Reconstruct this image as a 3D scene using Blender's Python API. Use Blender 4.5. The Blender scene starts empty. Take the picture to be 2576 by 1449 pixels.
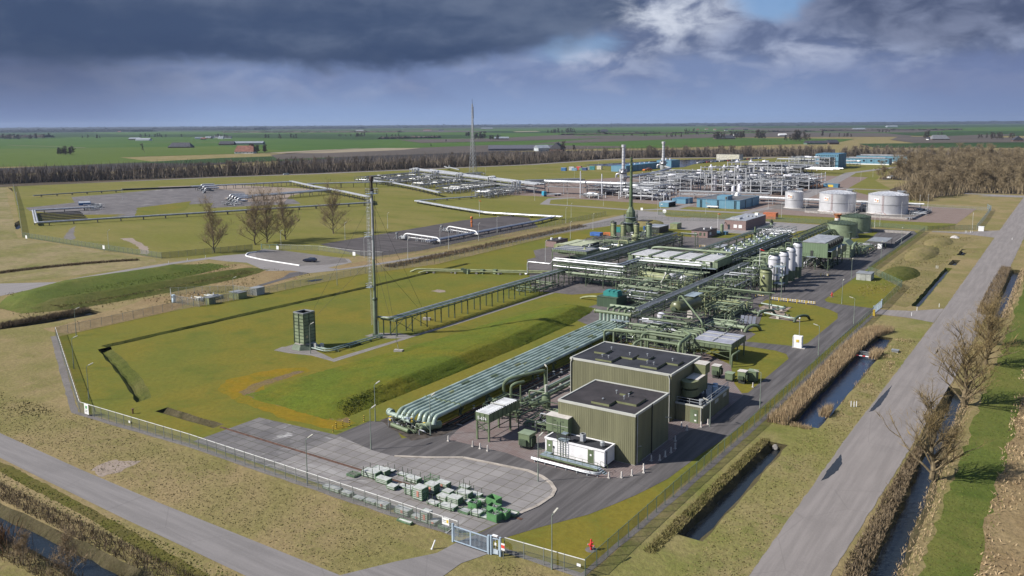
import bpy,bmesh,math,random
from mathutils import Vector,Matrix
from mathutils.geometry import tessellate_polygon
R=math.radians
SC=bpy.context.scene
COL=SC.collection
random.seed(7)
#camera, sky, sun, exposure
CAM=Vector((50.85,-107.3,50.0))
F_PX,YP,ROLL,PITCH=2104.0,600.0,0.0066,R(7.8075)
ca,sa=math.cos(R(56)),math.sin(R(56))
def _w(v):return Vector((v[0]*sa-v[1]*ca,v[0]*ca+v[1]*sa,v[2]))
_r,_u=Vector((1,0,0)),Vector((0,math.sin(PITCH),math.cos(PITCH)))
_f=Vector((0,math.cos(PITCH),-math.sin(PITCH)))
_c,_s=math.cos(ROLL),math.sin(ROLL)
CU,CV,CF=_w(_r*_c-_u*_s),_w(_r*_s+_u*_c),_w(_f)
cd=bpy.data.cameras.new("camera");cam=bpy.data.objects.new("camera",cd);COL.objects.link(cam)
M=Matrix((CU,CV,-CF)).transposed().to_4x4();M.translation=CAM
cam.matrix_world=M
cd.sensor_width=36;cd.lens=36*F_PX/2576;cd.shift_y=-(724.5-YP)/2576
cd.clip_start=1;cd.clip_end=60000
SC.camera=cam
SC.view_settings.view_transform='Standard';SC.view_settings.look='None'
SC.view_settings.exposure=0.56;SC.view_settings.gamma=1
SC.render.engine='CYCLES'
SC.cycles.use_denoising=True;SC.cycles.max_bounces=6;SC.cycles.diffuse_bounces=2;SC.cycles.transparent_max_bounces=24
SC.cycles.volume_bounces=0;SC.cycles.sample_clamp_indirect=4
SKYK=0.70
SUN_EL,SUN_DIR=R(38),Vector((-0.719,-0.695,0))
sl=bpy.data.lights.new("sun",'SUN');so=bpy.data.objects.new("sun",sl);COL.objects.link(so)
sl.energy=5.0;sl.angle=R(0.53);sl.color=(1.0,0.955,0.88)
sv=Vector((SUN_DIR.x*math.cos(SUN_EL),SUN_DIR.y*math.cos(SUN_EL),math.sin(SUN_EL)))
so.rotation_euler=(-sv).to_track_quat('-Z','Y').to_euler()
so.location=(0,0,300)
class NT:
 """small helper around a node tree"""
 def __init__(s,tree):s.t=tree;s.n=tree.nodes;s.l=tree.links
 def new(s,typ,**kw):
  n=s.n.new(typ)
  for k,v in kw.items():setattr(n,k,v)
  return n
 def put(s,sock,v):
  if v is None:return
  if isinstance(v,bpy.types.NodeSocket):s.l.new(v,sock)
  elif isinstance(v,(tuple,list))and sock.type=='RGBA':sock.default_value=(*v[:3],1)
  else:sock.default_value=v
 def m(s,op,a,b=None,c=None,clamp=False):
  n=s.new('ShaderNodeMath',operation=op,use_clamp=clamp)
  for i,v in enumerate((a,b,c)):s.put(n.inputs[i],v)
  return n.outputs[0]
 def ss(s,v,lo,hi):
  n=s.new('ShaderNodeMapRange',interpolation_type='SMOOTHSTEP');s.put(n.inputs[0],v);s.put(n.inputs[1],lo);s.put(n.inputs[2],hi)
  n.inputs[3].default_value=0;n.inputs[4].default_value=1
  return n.outputs[0]
 def mix(s,f,a,b,mode='MIX'):
  n=s.new('ShaderNodeMix',data_type='RGBA',blend_type=mode);s.put(n.inputs[0],f);s.put(n.inputs[6],a);s.put(n.inputs[7],b)
  return n.outputs[2]
 def noise(s,vec,scale,detail=3,rough=0.55,dist=0.0):
  n=s.new('ShaderNodeTexNoise');s.put(n.inputs['Vector'],vec);n.inputs['Scale'].default_value=scale
  n.inputs['Detail'].default_value=detail;n.inputs['Roughness'].default_value=rough;n.inputs['Distortion'].default_value=dist
  return n.outputs['Fac']
 def xyz(s,vec):
  n=s.new('ShaderNodeSeparateXYZ');s.put(n.inputs[0],vec);return n.outputs
 def vec(s,x,y,z=0.0):
  n=s.new('ShaderNodeCombineXYZ')
  for i,v in enumerate((x,y,z)):s.put(n.inputs[i],v)
  return n.outputs[0]
 def scale(s,vec,sc):
  n=s.new('ShaderNodeVectorMath',operation='MULTIPLY');s.put(n.inputs[0],vec);n.inputs[1].default_value=sc
  return n.outputs[0]
 def pos(s):return s.new('ShaderNodeNewGeometry').outputs['Position']
 def obj(s):return s.new('ShaderNodeTexCoord').outputs['Object']
 def ramp(s,f,stops):
  n=s.new('ShaderNodeValToRGB');s.put(n.inputs[0],f);e=n.color_ramp.elements
  while len(e)<len(stops):e.new(0.5)
  for i,(p,c)in enumerate(stops):e[i].position=p;e[i].color=(*c,1)
  return n.outputs[0]
W=bpy.data.worlds.new("World");SC.world=W;W.use_nodes=True
N=NT(W.node_tree);N.n.clear()
sky=N.new('ShaderNodeTexSky',sky_type='NISHITA');sky.sun_disc=False
sky.sun_elevation=SUN_EL;sky.sun_rotation=math.atan2(sv.x,sv.y);sky.altitude=0;sky.air_density=1.0;sky.dust_density=0.6;sky.ozone_density=1.5
dirv=N.new('ShaderNodeTexCoord').outputs['Generated']
dx,dy,dz=N.xyz(dirv)
ax,ay=CF.x/math.hypot(CF.x,CF.y),CF.y/math.hypot(CF.x,CF.y)
fwd=N.m('ADD',N.m('MULTIPLY',dx,ax),N.m('MULTIPLY',dy,ay))
rgt=N.m('SUBTRACT',N.m('MULTIPLY',dx,ay),N.m('MULTIPLY',dy,ax))
az=N.m('MULTIPLY',N.m('ARCTAN2',rgt,fwd),57.2958)
el=N.m('MULTIPLY',N.m('ARCSINE',dz),57.2958)
cv=N.vec(az,N.m('MULTIPLY',el,1.7),0.0)
n1=N.noise(cv,0.13,6,0.52,0.2)
n2=N.noise(N.scale(cv,(1,1.15,1)),0.34,7,0.56,0.35)
n3=N.noise(N.scale(cv,(0.5,1.5,1)),0.09,5,0.5)
w1=N.m('SUBTRACT',n1,0.5);w2=N.m('SUBTRACT',n2,0.5);w3=N.m('SUBTRACT',n3,0.5)
def lin(c):return tuple(((v/255)/12.92 if v/255<=0.04045 else((v/255+0.055)/1.055)**2.4)*SKYK for v in c)
def blob(a0,ra,e0,re,warp=1.0):
 da=N.m('DIVIDE',N.m('ADD',N.m('SUBTRACT',az,a0),N.m('MULTIPLY',w2,9*warp)),ra)
 de=N.m('DIVIDE',N.m('ADD',N.m('SUBTRACT',el,e0),N.m('MULTIPLY',w1,6*warp)),re)
 return N.m('SQRT',N.m('ADD',N.m('MULTIPLY',da,da),N.m('MULTIPLY',de,de)))
veil=N.mix(N.ss(el,-0.2,3.6),lin((140,163,203)),lin((119,137,176)))
veil=N.mix(N.m('MULTIPLY',N.ss(N.m('ADD',n2,N.m('MULTIPLY',w3,0.8)),0.40,0.70),N.m('MULTIPLY',N.ss(el,0.8,2.6),0.6)),veil,lin((150,162,192)))
veil=N.mix(N.m('MULTIPLY',N.ss(n1,0.45,0.68),N.m('MULTIPLY',N.ss(el,0.5,3.0),0.45)),veil,lin((98,112,152)))
veil=N.mix(N.m('MULTIPLY',N.ss(N.m('ADD',az,N.m('MULTIPLY',w1,8)),-16,-29),0.7),veil,N.mix(N.ss(el,0,3.5),lin((104,118,158)),lin((74,83,112))))
veil=N.mix(N.m('MULTIPLY',N.ss(az,16,31),0.5),veil,lin((98,110,150)))
bil=N.m('ADD',N.m('MULTIPLY',n2,0.7),N.m('MULTIPLY',n1,0.3))
cum=N.mix(N.ss(bil,0.36,0.66),lin((90,103,136)),lin((156,168,196)))
m_cum=N.m('MULTIPLY',N.ss(N.m('ADD',N.m('ADD',el,N.m('MULTIPLY',w1,4.5)),N.m('MULTIPLY',w2,2.4)),3.0,4.7),N.ss(N.m('ADD',az,N.m('MULTIPLY',w2,8)),1.5,7))
skyc=N.mix(N.m('MULTIPLY',m_cum,0.85),veil,cum)
m_gry=N.m('MULTIPLY',N.ss(blob(28,9.5,7.0,2.6,0.8),1.25,0.65),0.7)
skyc=N.mix(m_gry,skyc,N.mix(N.ss(bil,0.36,0.66),lin((70,81,108)),lin((106,115,142))))
gap=N.m('MAXIMUM',N.ss(blob(16.8,2.4,8.0,1.3,0.45),1.35,0.55),N.m('MULTIPLY',N.ss(blob(4.0,2.6,5.0,1.0,0.5),1.4,0.4),0.75))
blue=N.mix(0.6,N.scale(sky.outputs[0],(0.10,0.10,0.10)),lin((56,112,184)))
skyc=N.mix(N.m('MULTIPLY',gap,0.9),skyc,blue)
m_wht=N.m('MULTIPLY',N.ss(blob(10.2,5.4,7.2,2.9,0.55),1.2,0.3),N.ss(bil,0.36,0.62))
skyc=N.mix(N.m('MULTIPLY',m_wht,0.9),skyc,lin((214,220,232)))
m_wh2=N.m('MULTIPLY',N.ss(blob(20.0,3.2,4.6,1.1,0.5),1.25,0.3),N.ss(bil,0.40,0.62))
skyc=N.mix(N.m('MULTIPLY',m_wh2,0.6),skyc,lin((178,186,208)))
m_wh3=N.m('MULTIPLY',N.ss(blob(5.5,3.0,4.2,0.8,0.4),1.3,0.3),N.ss(bil,0.42,0.62))
skyc=N.mix(N.m('MULTIPLY',m_wh3,0.6),skyc,lin((184,192,214)))
edge=N.m('ADD',N.m('ADD',el,N.m('MULTIPLY',w2,1.5)),N.m('MULTIPLY',w1,2.6))
rise=N.ss(az,-6,9)
m_drk=N.m('MULTIPLY',N.ss(edge,N.m('ADD',3.3,N.m('MULTIPLY',rise,1.9)),N.m('ADD',4.5,N.m('MULTIPLY',rise,2.4))),N.ss(N.m('ADD',N.m('ADD',az,N.m('MULTIPLY',w1,10)),N.m('MULTIPLY',w2,5)),8.6,5.2))
dark=N.mix(N.ss(N.m('ADD',n3,N.m('MULTIPLY',w2,0.3)),0.38,0.68),lin((62,79,110)),lin((96,110,136)))
dark=N.mix(N.m('MULTIPLY',N.ss(edge,6.2,4.3),0.65),dark,lin((54,71,103)))
dark=N.mix(N.m('MULTIPLY',N.ss(edge,6.8,9.2),0.6),dark,lin((106,118,142)))
skyc=N.mix(N.m('MULTIPLY',m_drk,0.96),skyc,dark)
upc=N.mix(N.m('MULTIPLY',N.ss(n3,0.42,0.62),0.55),N.scale(sky.outputs[0],(0.10,0.10,0.10)),lin((120,132,165)))
fin=N.mix(N.ss(el,12,24),skyc,upc)
bg=N.new('ShaderNodeBackground');bg.inputs[1].default_value=1.0
N.put(bg.inputs[0],fin)
N.l.new(bg.outputs[0],N.new('ShaderNodeOutputWorld').inputs[0])
#materials
MATS={}
def mat(name,col,rough=0.7,metal=0.0,var=0.18,sc=0.6,bump=0.0,bsc=8.0,col2=None,spec=0.4,streak=False):
 if name in MATS:return MATS[name]
 m=bpy.data.materials.new(name);m.use_nodes=True;MATS[name]=m
 n=NT(m.node_tree);b=n.n['Principled BSDF']
 p=n.pos()
 if streak:p=n.scale(p,(1,1,0.15))
 f=n.noise(p,sc,4,0.6)
 c2=col2 or tuple(v*(1-2*var)for v in col)
 c1=tuple(min(v*(1+var),0.95)for v in col)
 n.put(b.inputs['Base Color'],n.mix(n.ss(f,0.3,0.7),c2,c1))
 b.inputs['Roughness'].default_value=rough;b.inputs['Metallic'].default_value=metal
 b.inputs['Specular IOR Level'].default_value=spec
 if bump:
  bn=n.new('ShaderNodeBump');bn.inputs['Strength'].default_value=bump;bn.inputs['Distance'].default_value=0.2
  n.put(bn.inputs['Height'],n.noise(n.pos(),bsc,5,0.65));n.l.new(bn.outputs[0],b.inputs['Normal'])
 return m
def grass(name,c1,c2,c3,big=0.035,mid=0.35,fine=2.2,bump=0.6,patch=(0.52,0.7),st=(1,1,1),speck=0.5):
 """turf: c1 main, c2 second tone in broad patches, c3 dry or dark tufts"""
 if name in MATS:return MATS[name]
 m=bpy.data.materials.new(name);m.use_nodes=True;MATS[name]=m
 n=NT(m.node_tree);b=n.n['Principled BSDF'];p=n.scale(n.pos(),st)
 a=n.noise(p,big,6,0.6,0.4);d=n.noise(p,mid,6,0.68);e=n.noise(p,fine,5,0.75)
 c=n.mix(n.ss(a,patch[0]-0.16,patch[1]),c1,c2)
 c=n.mix(n.m('MULTIPLY',n.ss(n.m('ADD',n.m('MULTIPLY',d,0.7),n.m('MULTIPLY',e,0.3)),0.47,0.66),0.75),c,c3)
 dk=n.m('ADD',1-0.5*speck,n.m('MULTIPLY',n.ss(e,0.28,0.72),speck))
 mm=n.new('ShaderNodeVectorMath',operation='SCALE');n.put(mm.inputs[0],c);n.put(mm.inputs['Scale'],dk)
 n.put(b.inputs['Base Color'],mm.outputs[0]);b.inputs['Roughness'].default_value=0.95;b.inputs['Specular IOR Level'].default_value=0.1
 bn=n.new('ShaderNodeBump');bn.inputs['Strength'].default_value=bump;bn.inputs['Distance'].default_value=0.35
 n.put(bn.inputs['Height'],n.m('ADD',n.m('MULTIPLY',e,0.6),d));n.l.new(bn.outputs[0],b.inputs['Normal'])
 return m
def asphalt(name,col,axis='y',wear=0.13,crack=True):
 if name in MATS:return MATS[name]
 m=bpy.data.materials.new(name);m.use_nodes=True;MATS[name]=m
 n=NT(m.node_tree);b=n.n['Principled BSDF'];p=n.pos()
 st=n.scale(p,(1.0,0.06,1)if axis=='y' else(0.06,1.0,1))
 s1=n.noise(st,0.9,5,0.6);s2=n.noise(p,0.12,6,0.62);s3=n.noise(p,5.0,3,0.7)
 c=n.mix(n.ss(s1,0.35,0.68),tuple(v*(1-wear)for v in col),tuple(v*(1+wear*0.7)for v in col))
 c=n.mix(n.m('MULTIPLY',n.ss(s2,0.5,0.72),0.35),c,tuple(v*0.7 for v in col))
 c=n.mix(n.m('MULTIPLY',n.ss(s3,0.45,0.8),0.3),c,tuple(v*1.5 for v in col))
 if crack:
  v=n.new('ShaderNodeTexVoronoi',feature='DISTANCE_TO_EDGE');n.put(v.inputs['Vector'],n.mix(0.08,p,n.new('ShaderNodeTexNoise').outputs['Color']));v.inputs['Scale'].default_value=0.07
  c=n.mix(n.m('MULTIPLY',n.ss(v.outputs[0],0.006,0.001),0.3),c,tuple(v_*0.6 for v_ in col))
 n.put(b.inputs['Base Color'],c);b.inputs['Roughness'].default_value=0.88;b.inputs['Specular IOR Level'].default_value=0.25
 return m
def blocks(name,c1,c2,joint,sx,sy,jw=0.06,stain=None):
 """slabs or pavers in a square grid with dark joints and blotchy stains"""
 if name in MATS:return MATS[name]
 m=bpy.data.materials.new(name);m.use_nodes=True;MATS[name]=m
 n=NT(m.node_tree);b=n.n['Principled BSDF'];p=n.pos();x,y,z=n.xyz(p)
 wob=n.m('MULTIPLY',n.m('SUBTRACT',n.noise(p,0.8,2),0.5),0.06)
 u=n.m('DIVIDE',n.m('ADD',x,wob),sx);v=n.m('DIVIDE',n.m('ADD',y,wob),sy)
 fu=n.m('ABSOLUTE',n.m('SUBTRACT',n.m('FRACT',u),0.5));fv=n.m('ABSOLUTE',n.m('SUBTRACT',n.m('FRACT',v),0.5))
 j=n.m('MAXIMUM',n.m('GREATER_THAN',fu,0.5-jw/sx),n.m('GREATER_THAN',fv,0.5-jw/sy))
 wn=n.new('ShaderNodeTexWhiteNoise',noise_dimensions='2D');n.put(wn.inputs[0],n.vec(n.m('FLOOR',u),n.m('FLOOR',v)))
 f=n.m('ADD',n.m('MULTIPLY',wn.outputs[0],0.16),n.m('MULTIPLY',n.noise(p,0.16,8,0.68,0.6),1.0))
 c=n.mix(n.ss(f,0.38,0.82),c1,c2)
 if stain is not None:
  c=n.mix(n.ss(n.noise(p,0.09,8,0.66,1.2),stain[1],stain[2]),c,stain[0])
 n.put(b.inputs['Base Color'],n.mix(n.m('MULTIPLY',j,0.8),c,joint))
 b.inputs['Roughness'].default_value=0.9;b.inputs['Specular IOR Level'].default_value=0.2
 return m
def cladding(name,col,axis_pitch=0.3,depth=0.5,streak=0.2):
 """vertical ribbed sheeting: works on every wall by mixing x and y by the wall's normal"""
 if name in MATS:return MATS[name]
 m=bpy.data.materials.new(name);m.use_nodes=True;MATS[name]=m
 n=NT(m.node_tree);b=n.n['Principled BSDF']
 g=n.new('ShaderNodeNewGeometry');x,y,z=n.xyz(g.outputs['Position']);nx,ny,nz=n.xyz(g.outputs['True Normal'])
 u=n.m('ADD',n.m('MULTIPLY',x,n.m('GREATER_THAN',n.m('ABSOLUTE',ny),0.7)),n.m('MULTIPLY',y,n.m('GREATER_THAN',n.m('ABSOLUTE',nx),0.7)))
 fr=n.m('FRACT',n.m('DIVIDE',u,axis_pitch))
 rib=n.ss(n.m('ABSOLUTE',n.m('SUBTRACT',fr,0.5)),0.14,0.26)
 dirt=n.noise(n.scale(g.outputs['Position'],(1,1,0.12)),0.9,5,0.6)
 c=n.mix(n.ss(dirt,0.3,0.75),tuple(v*(1-streak)for v in col),tuple(v*(1+streak*0.5)for v in col))
 c=n.mix(n.m('MULTIPLY',rib,0.22),c,tuple(v*0.55 for v in col))
 n.put(b.inputs['Base Color'],c);b.inputs['Roughness'].default_value=0.55
 bn=n.new('ShaderNodeBump');bn.inputs['Strength'].default_value=depth;bn.inputs['Distance'].default_value=0.05
 n.put(bn.inputs['Height'],rib);bn.invert=True;n.l.new(bn.outputs[0],b.inputs['Normal'])
 return m
def seethrough(name,col,cover,pitch=None):
 """wire mesh: only the share COVER of the surface is wire"""
 if name in MATS:return MATS[name]
 m=bpy.data.materials.new(name);m.use_nodes=True;MATS[name]=m
 n=NT(m.node_tree);b=n.n['Principled BSDF'];b.inputs['Base Color'].default_value=(*col,1);b.inputs['Roughness'].default_value=0.6
 tr=n.new('ShaderNodeBsdfTransparent');ms=n.new('ShaderNodeMixShader')
 wn=n.noise(n.pos(),0.5,2)
 n.put(ms.inputs[0],n.m('MULTIPLY',n.m('ADD',wn,0.5),cover))
 n.l.new(tr.outputs[0],ms.inputs[1]);n.l.new(b.outputs[0],ms.inputs[2])
 n.l.new(ms.outputs[0],n.n['Material Output'].inputs[0])
 return m
def water_mat(name,col=(0.012,0.016,0.02),rip=0.3):
 if name in MATS:return MATS[name]
 m=bpy.data.materials.new(name);m.use_nodes=True;MATS[name]=m
 n=NT(m.node_tree);b=n.n['Principled BSDF'];b.inputs['Base Color'].default_value=(*col,1);b.inputs['Roughness'].default_value=0.06;b.inputs['IOR'].default_value=1.33
 bn=n.new('ShaderNodeBump');bn.inputs['Strength'].default_value=rip;bn.inputs['Distance'].default_value=0.1
 n.put(bn.inputs['Height'],n.noise(n.scale(n.pos(),(1.0,2.2,1)),2.0,3));n.l.new(bn.outputs[0],b.inputs['Normal'])
 return m
class MB:
 def __init__(s):s.v=[];s.f=[]
 def add(s,vs,fs):
  o=len(s.v);s.v+=[tuple(v)for v in vs];s.f+=[tuple(i+o for i in f)for f in fs];return s
 def box(s,x0,x1,y0,y1,z0,z1):
  return s.add([(x0,y0,z0),(x1,y0,z0),(x1,y1,z0),(x0,y1,z0),(x0,y0,z1),(x1,y0,z1),(x1,y1,z1),(x0,y1,z1)],[(3,2,1,0),(4,5,6,7),(0,1,5,4),(1,2,6,5),(2,3,7,6),(3,0,4,7)])
 def cbox(s,x,y,z,w,d,h):return s.box(x-w/2,x+w/2,y-d/2,y+d/2,z,z+h)
 def rbox(s,x,y,z,w,d,h,a):
  c_,s_=math.cos(a),math.sin(a)
  q=[(x+u*c_-v*s_,y+u*s_+v*c_)for u,v in((-w/2,-d/2),(w/2,-d/2),(w/2,d/2),(-w/2,d/2))]
  return s.prism(q,z,z+h)
 def prism(s,poly,z0,z1):
  n=len(poly)
  return s.add([(p[0],p[1],z0)for p in poly]+[(p[0],p[1],z1)for p in poly],[tuple(range(n-1,-1,-1)),tuple(range(n,2*n))]+[(i,(i+1)%n,n+(i+1)%n,n+i)for i in range(n)])
 def beam(s,p,q,w,h=None):
  h=h or w;p,q=Vector(p),Vector(q);d=(q-p).normalized()
  up=Vector((0,0,1))if abs(d.z)<0.95 else Vector((0,1,0))
  a=d.cross(up).normalized()*w/2;b=a.cross(d).normalized()*h/2
  return s.add([p-a-b,p+a-b,p+a+b,p-a+b,q-a-b,q+a-b,q+a+b,q-a+b],[(0,1,2,3),(7,6,5,4),(0,4,5,1),(1,5,6,2),(2,6,7,3),(3,7,4,0)])
 def cyl(s,p,q,r,n=8,r2=None,caps=True):
  r2=r if r2 is None else r2;p,q=Vector(p),Vector(q);d=(q-p).normalized()
  up=Vector((0,0,1))if abs(d.z)<0.95 else Vector((0,1,0))
  a=d.cross(up).normalized();b=a.cross(d).normalized()
  cs=[(math.cos(2*math.pi*i/n),math.sin(2*math.pi*i/n))for i in range(n)]
  vs=[p+(a*c+b*t)*r for c,t in cs]+[q+(a*c+b*t)*r2 for c,t in cs]
  fs=[(i,n+i,n+(i+1)%n,(i+1)%n)for i in range(n)]
  if caps:fs+=[tuple(range(n)),tuple(range(2*n-1,n-1,-1))]
  return s.add(vs,fs)
 def tube(s,path,r,n=8,bend=None,caps=True):
  """pipe along a polyline, corners rounded with radius bend"""
  P=[Vector(p)for p in path];Q=[P[0]]
  bend=r*2.2 if bend is None else bend
  for i in range(1,len(P)-1):
   a,b=P[i-1]-P[i],P[i+1]-P[i];k=min(bend,a.length*0.45,b.length*0.45)
   a.normalize();b.normalize();A,B=P[i]+a*k,P[i]+b*k
   for t in(0,0.33,0.67,1):Q.append(A*(1-t)**2+P[i]*2*t*(1-t)+B*t*t)
  Q.append(P[-1]);vs=[];ref=None
  for i,p in enumerate(Q):
   d=(Q[min(i+1,len(Q)-1)]-Q[max(i-1,0)]).normalized()
   if ref is None:ref=d.cross(Vector((0,0,1))if abs(d.z)<0.9 else Vector((0,1,0))).normalized()
   a=(ref-d*ref.dot(d));a=a.normalized()if a.length>1e-4 else d.orthogonal().normalized();ref=a;b=d.cross(a)
   vs+=[p+(a*math.cos(2*math.pi*k/n)+b*math.sin(2*math.pi*k/n))*r for k in range(n)]
  fs=[(i*n+k,i*n+(k+1)%n,(i+1)*n+(k+1)%n,(i+1)*n+k)for i in range(len(Q)-1)for k in range(n)]
  if caps:fs+=[tuple(range(n-1,-1,-1)),tuple(range((len(Q)-1)*n,len(Q)*n))]
  return s.add(vs,fs)
 def lathe(s,x,y,prof,n=24):
  vs=[];fs=[]
  for r,z in prof:vs+=[(x+r*math.cos(2*math.pi*k/n),y+r*math.sin(2*math.pi*k/n),z)for k in range(n)]
  m=len(prof)
  fs=[(i*n+k,i*n+(k+1)%n,(i+1)*n+(k+1)%n,(i+1)*n+k)for i in range(m-1)for k in range(n)]
  fs+=[tuple(range(n-1,-1,-1)),tuple(range((m-1)*n,m*n))]
  return s.add(vs,fs)
 def hvessel(s,p,q,r,n=16):
  """horizontal drum with domed ends"""
  p,q=Vector(p),Vector(q);d=(q-p).normalized();a=d.cross(Vector((0,0,1))).normalized();b=a.cross(d)
  st=[(-0.5,0.05),(-0.45,0.4),(-0.3,0.75),(-0.12,0.95),(0,1)]
  rings=[(p+d*t*r,r*k)for t,k in st]+[(q-d*t*r,r*k)for t,k in reversed(st)]
  vs=[]
  for c,rr in rings:vs+=[c+(a*math.cos(2*math.pi*k/n)+b*math.sin(2*math.pi*k/n))*rr for k in range(n)]
  m=len(rings)
  return s.add(vs,[(i*n+k,(i+1)*n+k,(i+1)*n+(k+1)%n,i*n+(k+1)%n)for i in range(m-1)for k in range(n)]+[tuple(range(n)),tuple(range(m*n-1,(m-1)*n-1,-1))])
 def quad(s,a,b,c,d):return s.add([a,b,c,d],[(0,1,2,3)])
 def ball(s,x,y,z,r,n=10):
  return s.lathe(x,y,[(max(r*math.cos(t),0.001),z+r*math.sin(t))for t in[(-90+180*i/6)*math.pi/180 for i in range(7)]],n)
SMOOTH=('pipe','vessel','tank','column','drum','header','silo','chimney','shell','dome','stack','manifold','mast')
def link(name,mb,m,parent=None,smooth=None):
 me=bpy.data.meshes.new(name)
 v=mb.v
 if parent is not None:off=Vector(parent.location)
 elif v:
  xs,ys,zs=zip(*v);off=Vector(((min(xs)+max(xs))/2,(min(ys)+max(ys))/2,min(zs)))
 else:off=Vector((0,0,0))
 me.from_pydata([(a-off.x,b-off.y,c-off.z)for a,b,c in v],[],mb.f);me.update()
 if smooth if smooth is not None else False:
  me.polygons.foreach_set('use_smooth',[True]*len(me.polygons));me.set_sharp_from_angle(angle=R(40))
 me.materials.append(m)
 o=bpy.data.objects.new(name,me);COL.objects.link(o)
 if parent is not None:
  o.parent=parent
  if parent.type=='MESH':o.location=(0,0,0)
 else:o.location=off
 return o
def sub(name,mb,m,part,smooth=None):
 """sub-part: its own mesh under a part (parts sit at the thing's origin)"""
 root=part.parent;me=bpy.data.meshes.new(name);off=Vector(root.location)
 me.from_pydata([(a-off.x,b-off.y,c-off.z)for a,b,c in mb.v],[],mb.f);me.update();me.materials.append(m)
 if smooth:me.polygons.foreach_set('use_smooth',[True]*len(me.polygons));me.set_sharp_from_angle(angle=R(40))
 o=bpy.data.objects.new(name,me);COL.objects.link(o);o.parent=part
 return o
def tag(o,label,cat,group=None):
 o['label']=label;o['category']=cat
 if group:o['group']=group
 return o
def thing(name,label,cat,loc=(0,0,0),group=None):
 o=bpy.data.objects.new(name,None);COL.objects.link(o);o.location=loc;o.empty_display_size=0.5
 return tag(o,label,cat,group)
def single(name,mb,m,label,cat,group=None,smooth=None):return tag(link(name,mb,m,None,smooth),label,cat,group)
def struct(name,mb,m,kind='structure',smooth=None):
 o=link(name,mb,m,None,smooth);o['kind']=kind;return o
def copy_thing(src,loc,label=None,group=None,rz=None):
 r=src.copy();COL.objects.link(r);r.location=loc
 if rz is not None:r.rotation_euler=(0,0,rz)
 if label:r['label']=label
 if group:r['group']=group
 for ch in list(src.children):
  c=ch.copy();COL.objects.link(c);c.parent=r
  for g in list(ch.children):
   d=g.copy();COL.objects.link(d);d.parent=c
 return r
def PX(x,y,z=0.0):
 """survey: the point of the plane at height z seen at photo position x, y (2576 px wide overview)"""
 r=CU*(x-1288)+CV*(YP-y)+CF*F_PX
 t=(z-CAM.z)/r.z
 return(CAM.x+r.x*t,CAM.y+r.y*t)
G_ROUGH=grass('rough_grass',(0.155,0.140,0.050),(0.225,0.172,0.088),(0.118,0.116,0.034),big=0.05,mid=0.10,fine=1.3,bump=0.9,patch=(0.46,0.64),speck=0.45)
G_VERGE=grass('verge_grass',(0.150,0.146,0.044),(0.220,0.176,0.086),(0.100,0.116,0.026),big=0.06,mid=0.12,fine=1.4,bump=0.9,patch=(0.48,0.66),speck=0.45)
G_LAWN=grass('moss_lawn',(0.110,0.116,0.021),(0.146,0.122,0.020),(0.080,0.098,0.017),big=0.03,mid=0.12,fine=1.1,bump=0.35,patch=(0.5,0.66),speck=0.3)
G_FARLAWN=grass('mown_lawn',(0.128,0.126,0.028),(0.165,0.142,0.046),(0.092,0.104,0.020),big=0.012,mid=0.05,fine=0.5,bump=0.2,st=(0.6,1.4,1),speck=0.3)
G_GREEN=grass('green_turf',(0.075,0.100,0.020),(0.115,0.115,0.030),(0.050,0.074,0.013),big=0.04,mid=0.2,fine=1.6,bump=0.7)
G_BANK=grass('bank_turf',(0.075,0.085,0.018),(0.10,0.095,0.030),(0.035,0.050,0.010),big=0.05,mid=0.5,fine=2.0,bump=1.0)
G_STRAW=grass('straw',(0.24,0.18,0.095),(0.20,0.14,0.075),(0.15,0.11,0.05),big=0.08,mid=0.4,fine=1.7,bump=1.0)
G_MOSS=grass('brown_moss',(0.15,0.11,0.045),(0.13,0.095,0.06),(0.16,0.115,0.012),big=0.12,mid=0.5,fine=2.2,bump=0.3)
G_TAN=grass('tan_grass',(0.195,0.155,0.075),(0.150,0.132,0.050),(0.115,0.110,0.035),big=0.06,mid=0.3,fine=1.2,bump=0.9)
SOIL=grass('ditch_soil',(0.060,0.050,0.026),(0.095,0.080,0.045),(0.04,0.04,0.016),big=0.2,mid=0.8,fine=2.5,bump=1.0)
GRAVEL=grass('gravel',(0.14,0.128,0.122),(0.18,0.165,0.155),(0.10,0.092,0.085),big=0.06,mid=0.5,fine=4.0,bump=0.3)
SANDY=grass('sandy_dirt',(0.26,0.21,0.175),(0.22,0.18,0.15),(0.20,0.16,0.12),big=0.2,mid=0.6,fine=2.5,bump=0.2)
ASPH_R=asphalt('old_asphalt_along',(0.195,0.175,0.165),'y')
ASPH_L=asphalt('old_asphalt_across',(0.175,0.162,0.158),'x')
ASPH_D=asphalt('dark_asphalt',(0.090,0.083,0.083),'y',wear=0.3)
ASPH_N=asphalt('pale_asphalt',(0.20,0.185,0.18),'y')
YARD=asphalt('black_cinder_yard',(0.075,0.066,0.066),'x',wear=0.45)
CONC=blocks('concrete_slabs',(0.16,0.148,0.145),(0.235,0.22,0.213),(0.075,0.068,0.04),2.05,2.05,0.05,stain=((0.30,0.29,0.283),0.60,0.74))
CONC_D=blocks('dark_concrete_slabs',(0.10,0.094,0.096),(0.165,0.155,0.153),(0.05,0.048,0.03),2.05,2.05,0.05,stain=((0.36,0.35,0.345),0.58,0.68))
PAVE=blocks('clinker_paving',(0.155,0.115,0.108),(0.185,0.160,0.155),(0.09,0.07,0.065),0.42,1.2,0.03)
PAVE2=blocks('plant_paving',(0.085,0.076,0.075),(0.135,0.12,0.117),(0.08,0.07,0.068),1.0,1.0,0.03)  # paving darkened: shade under the plant is put into its colour
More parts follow.
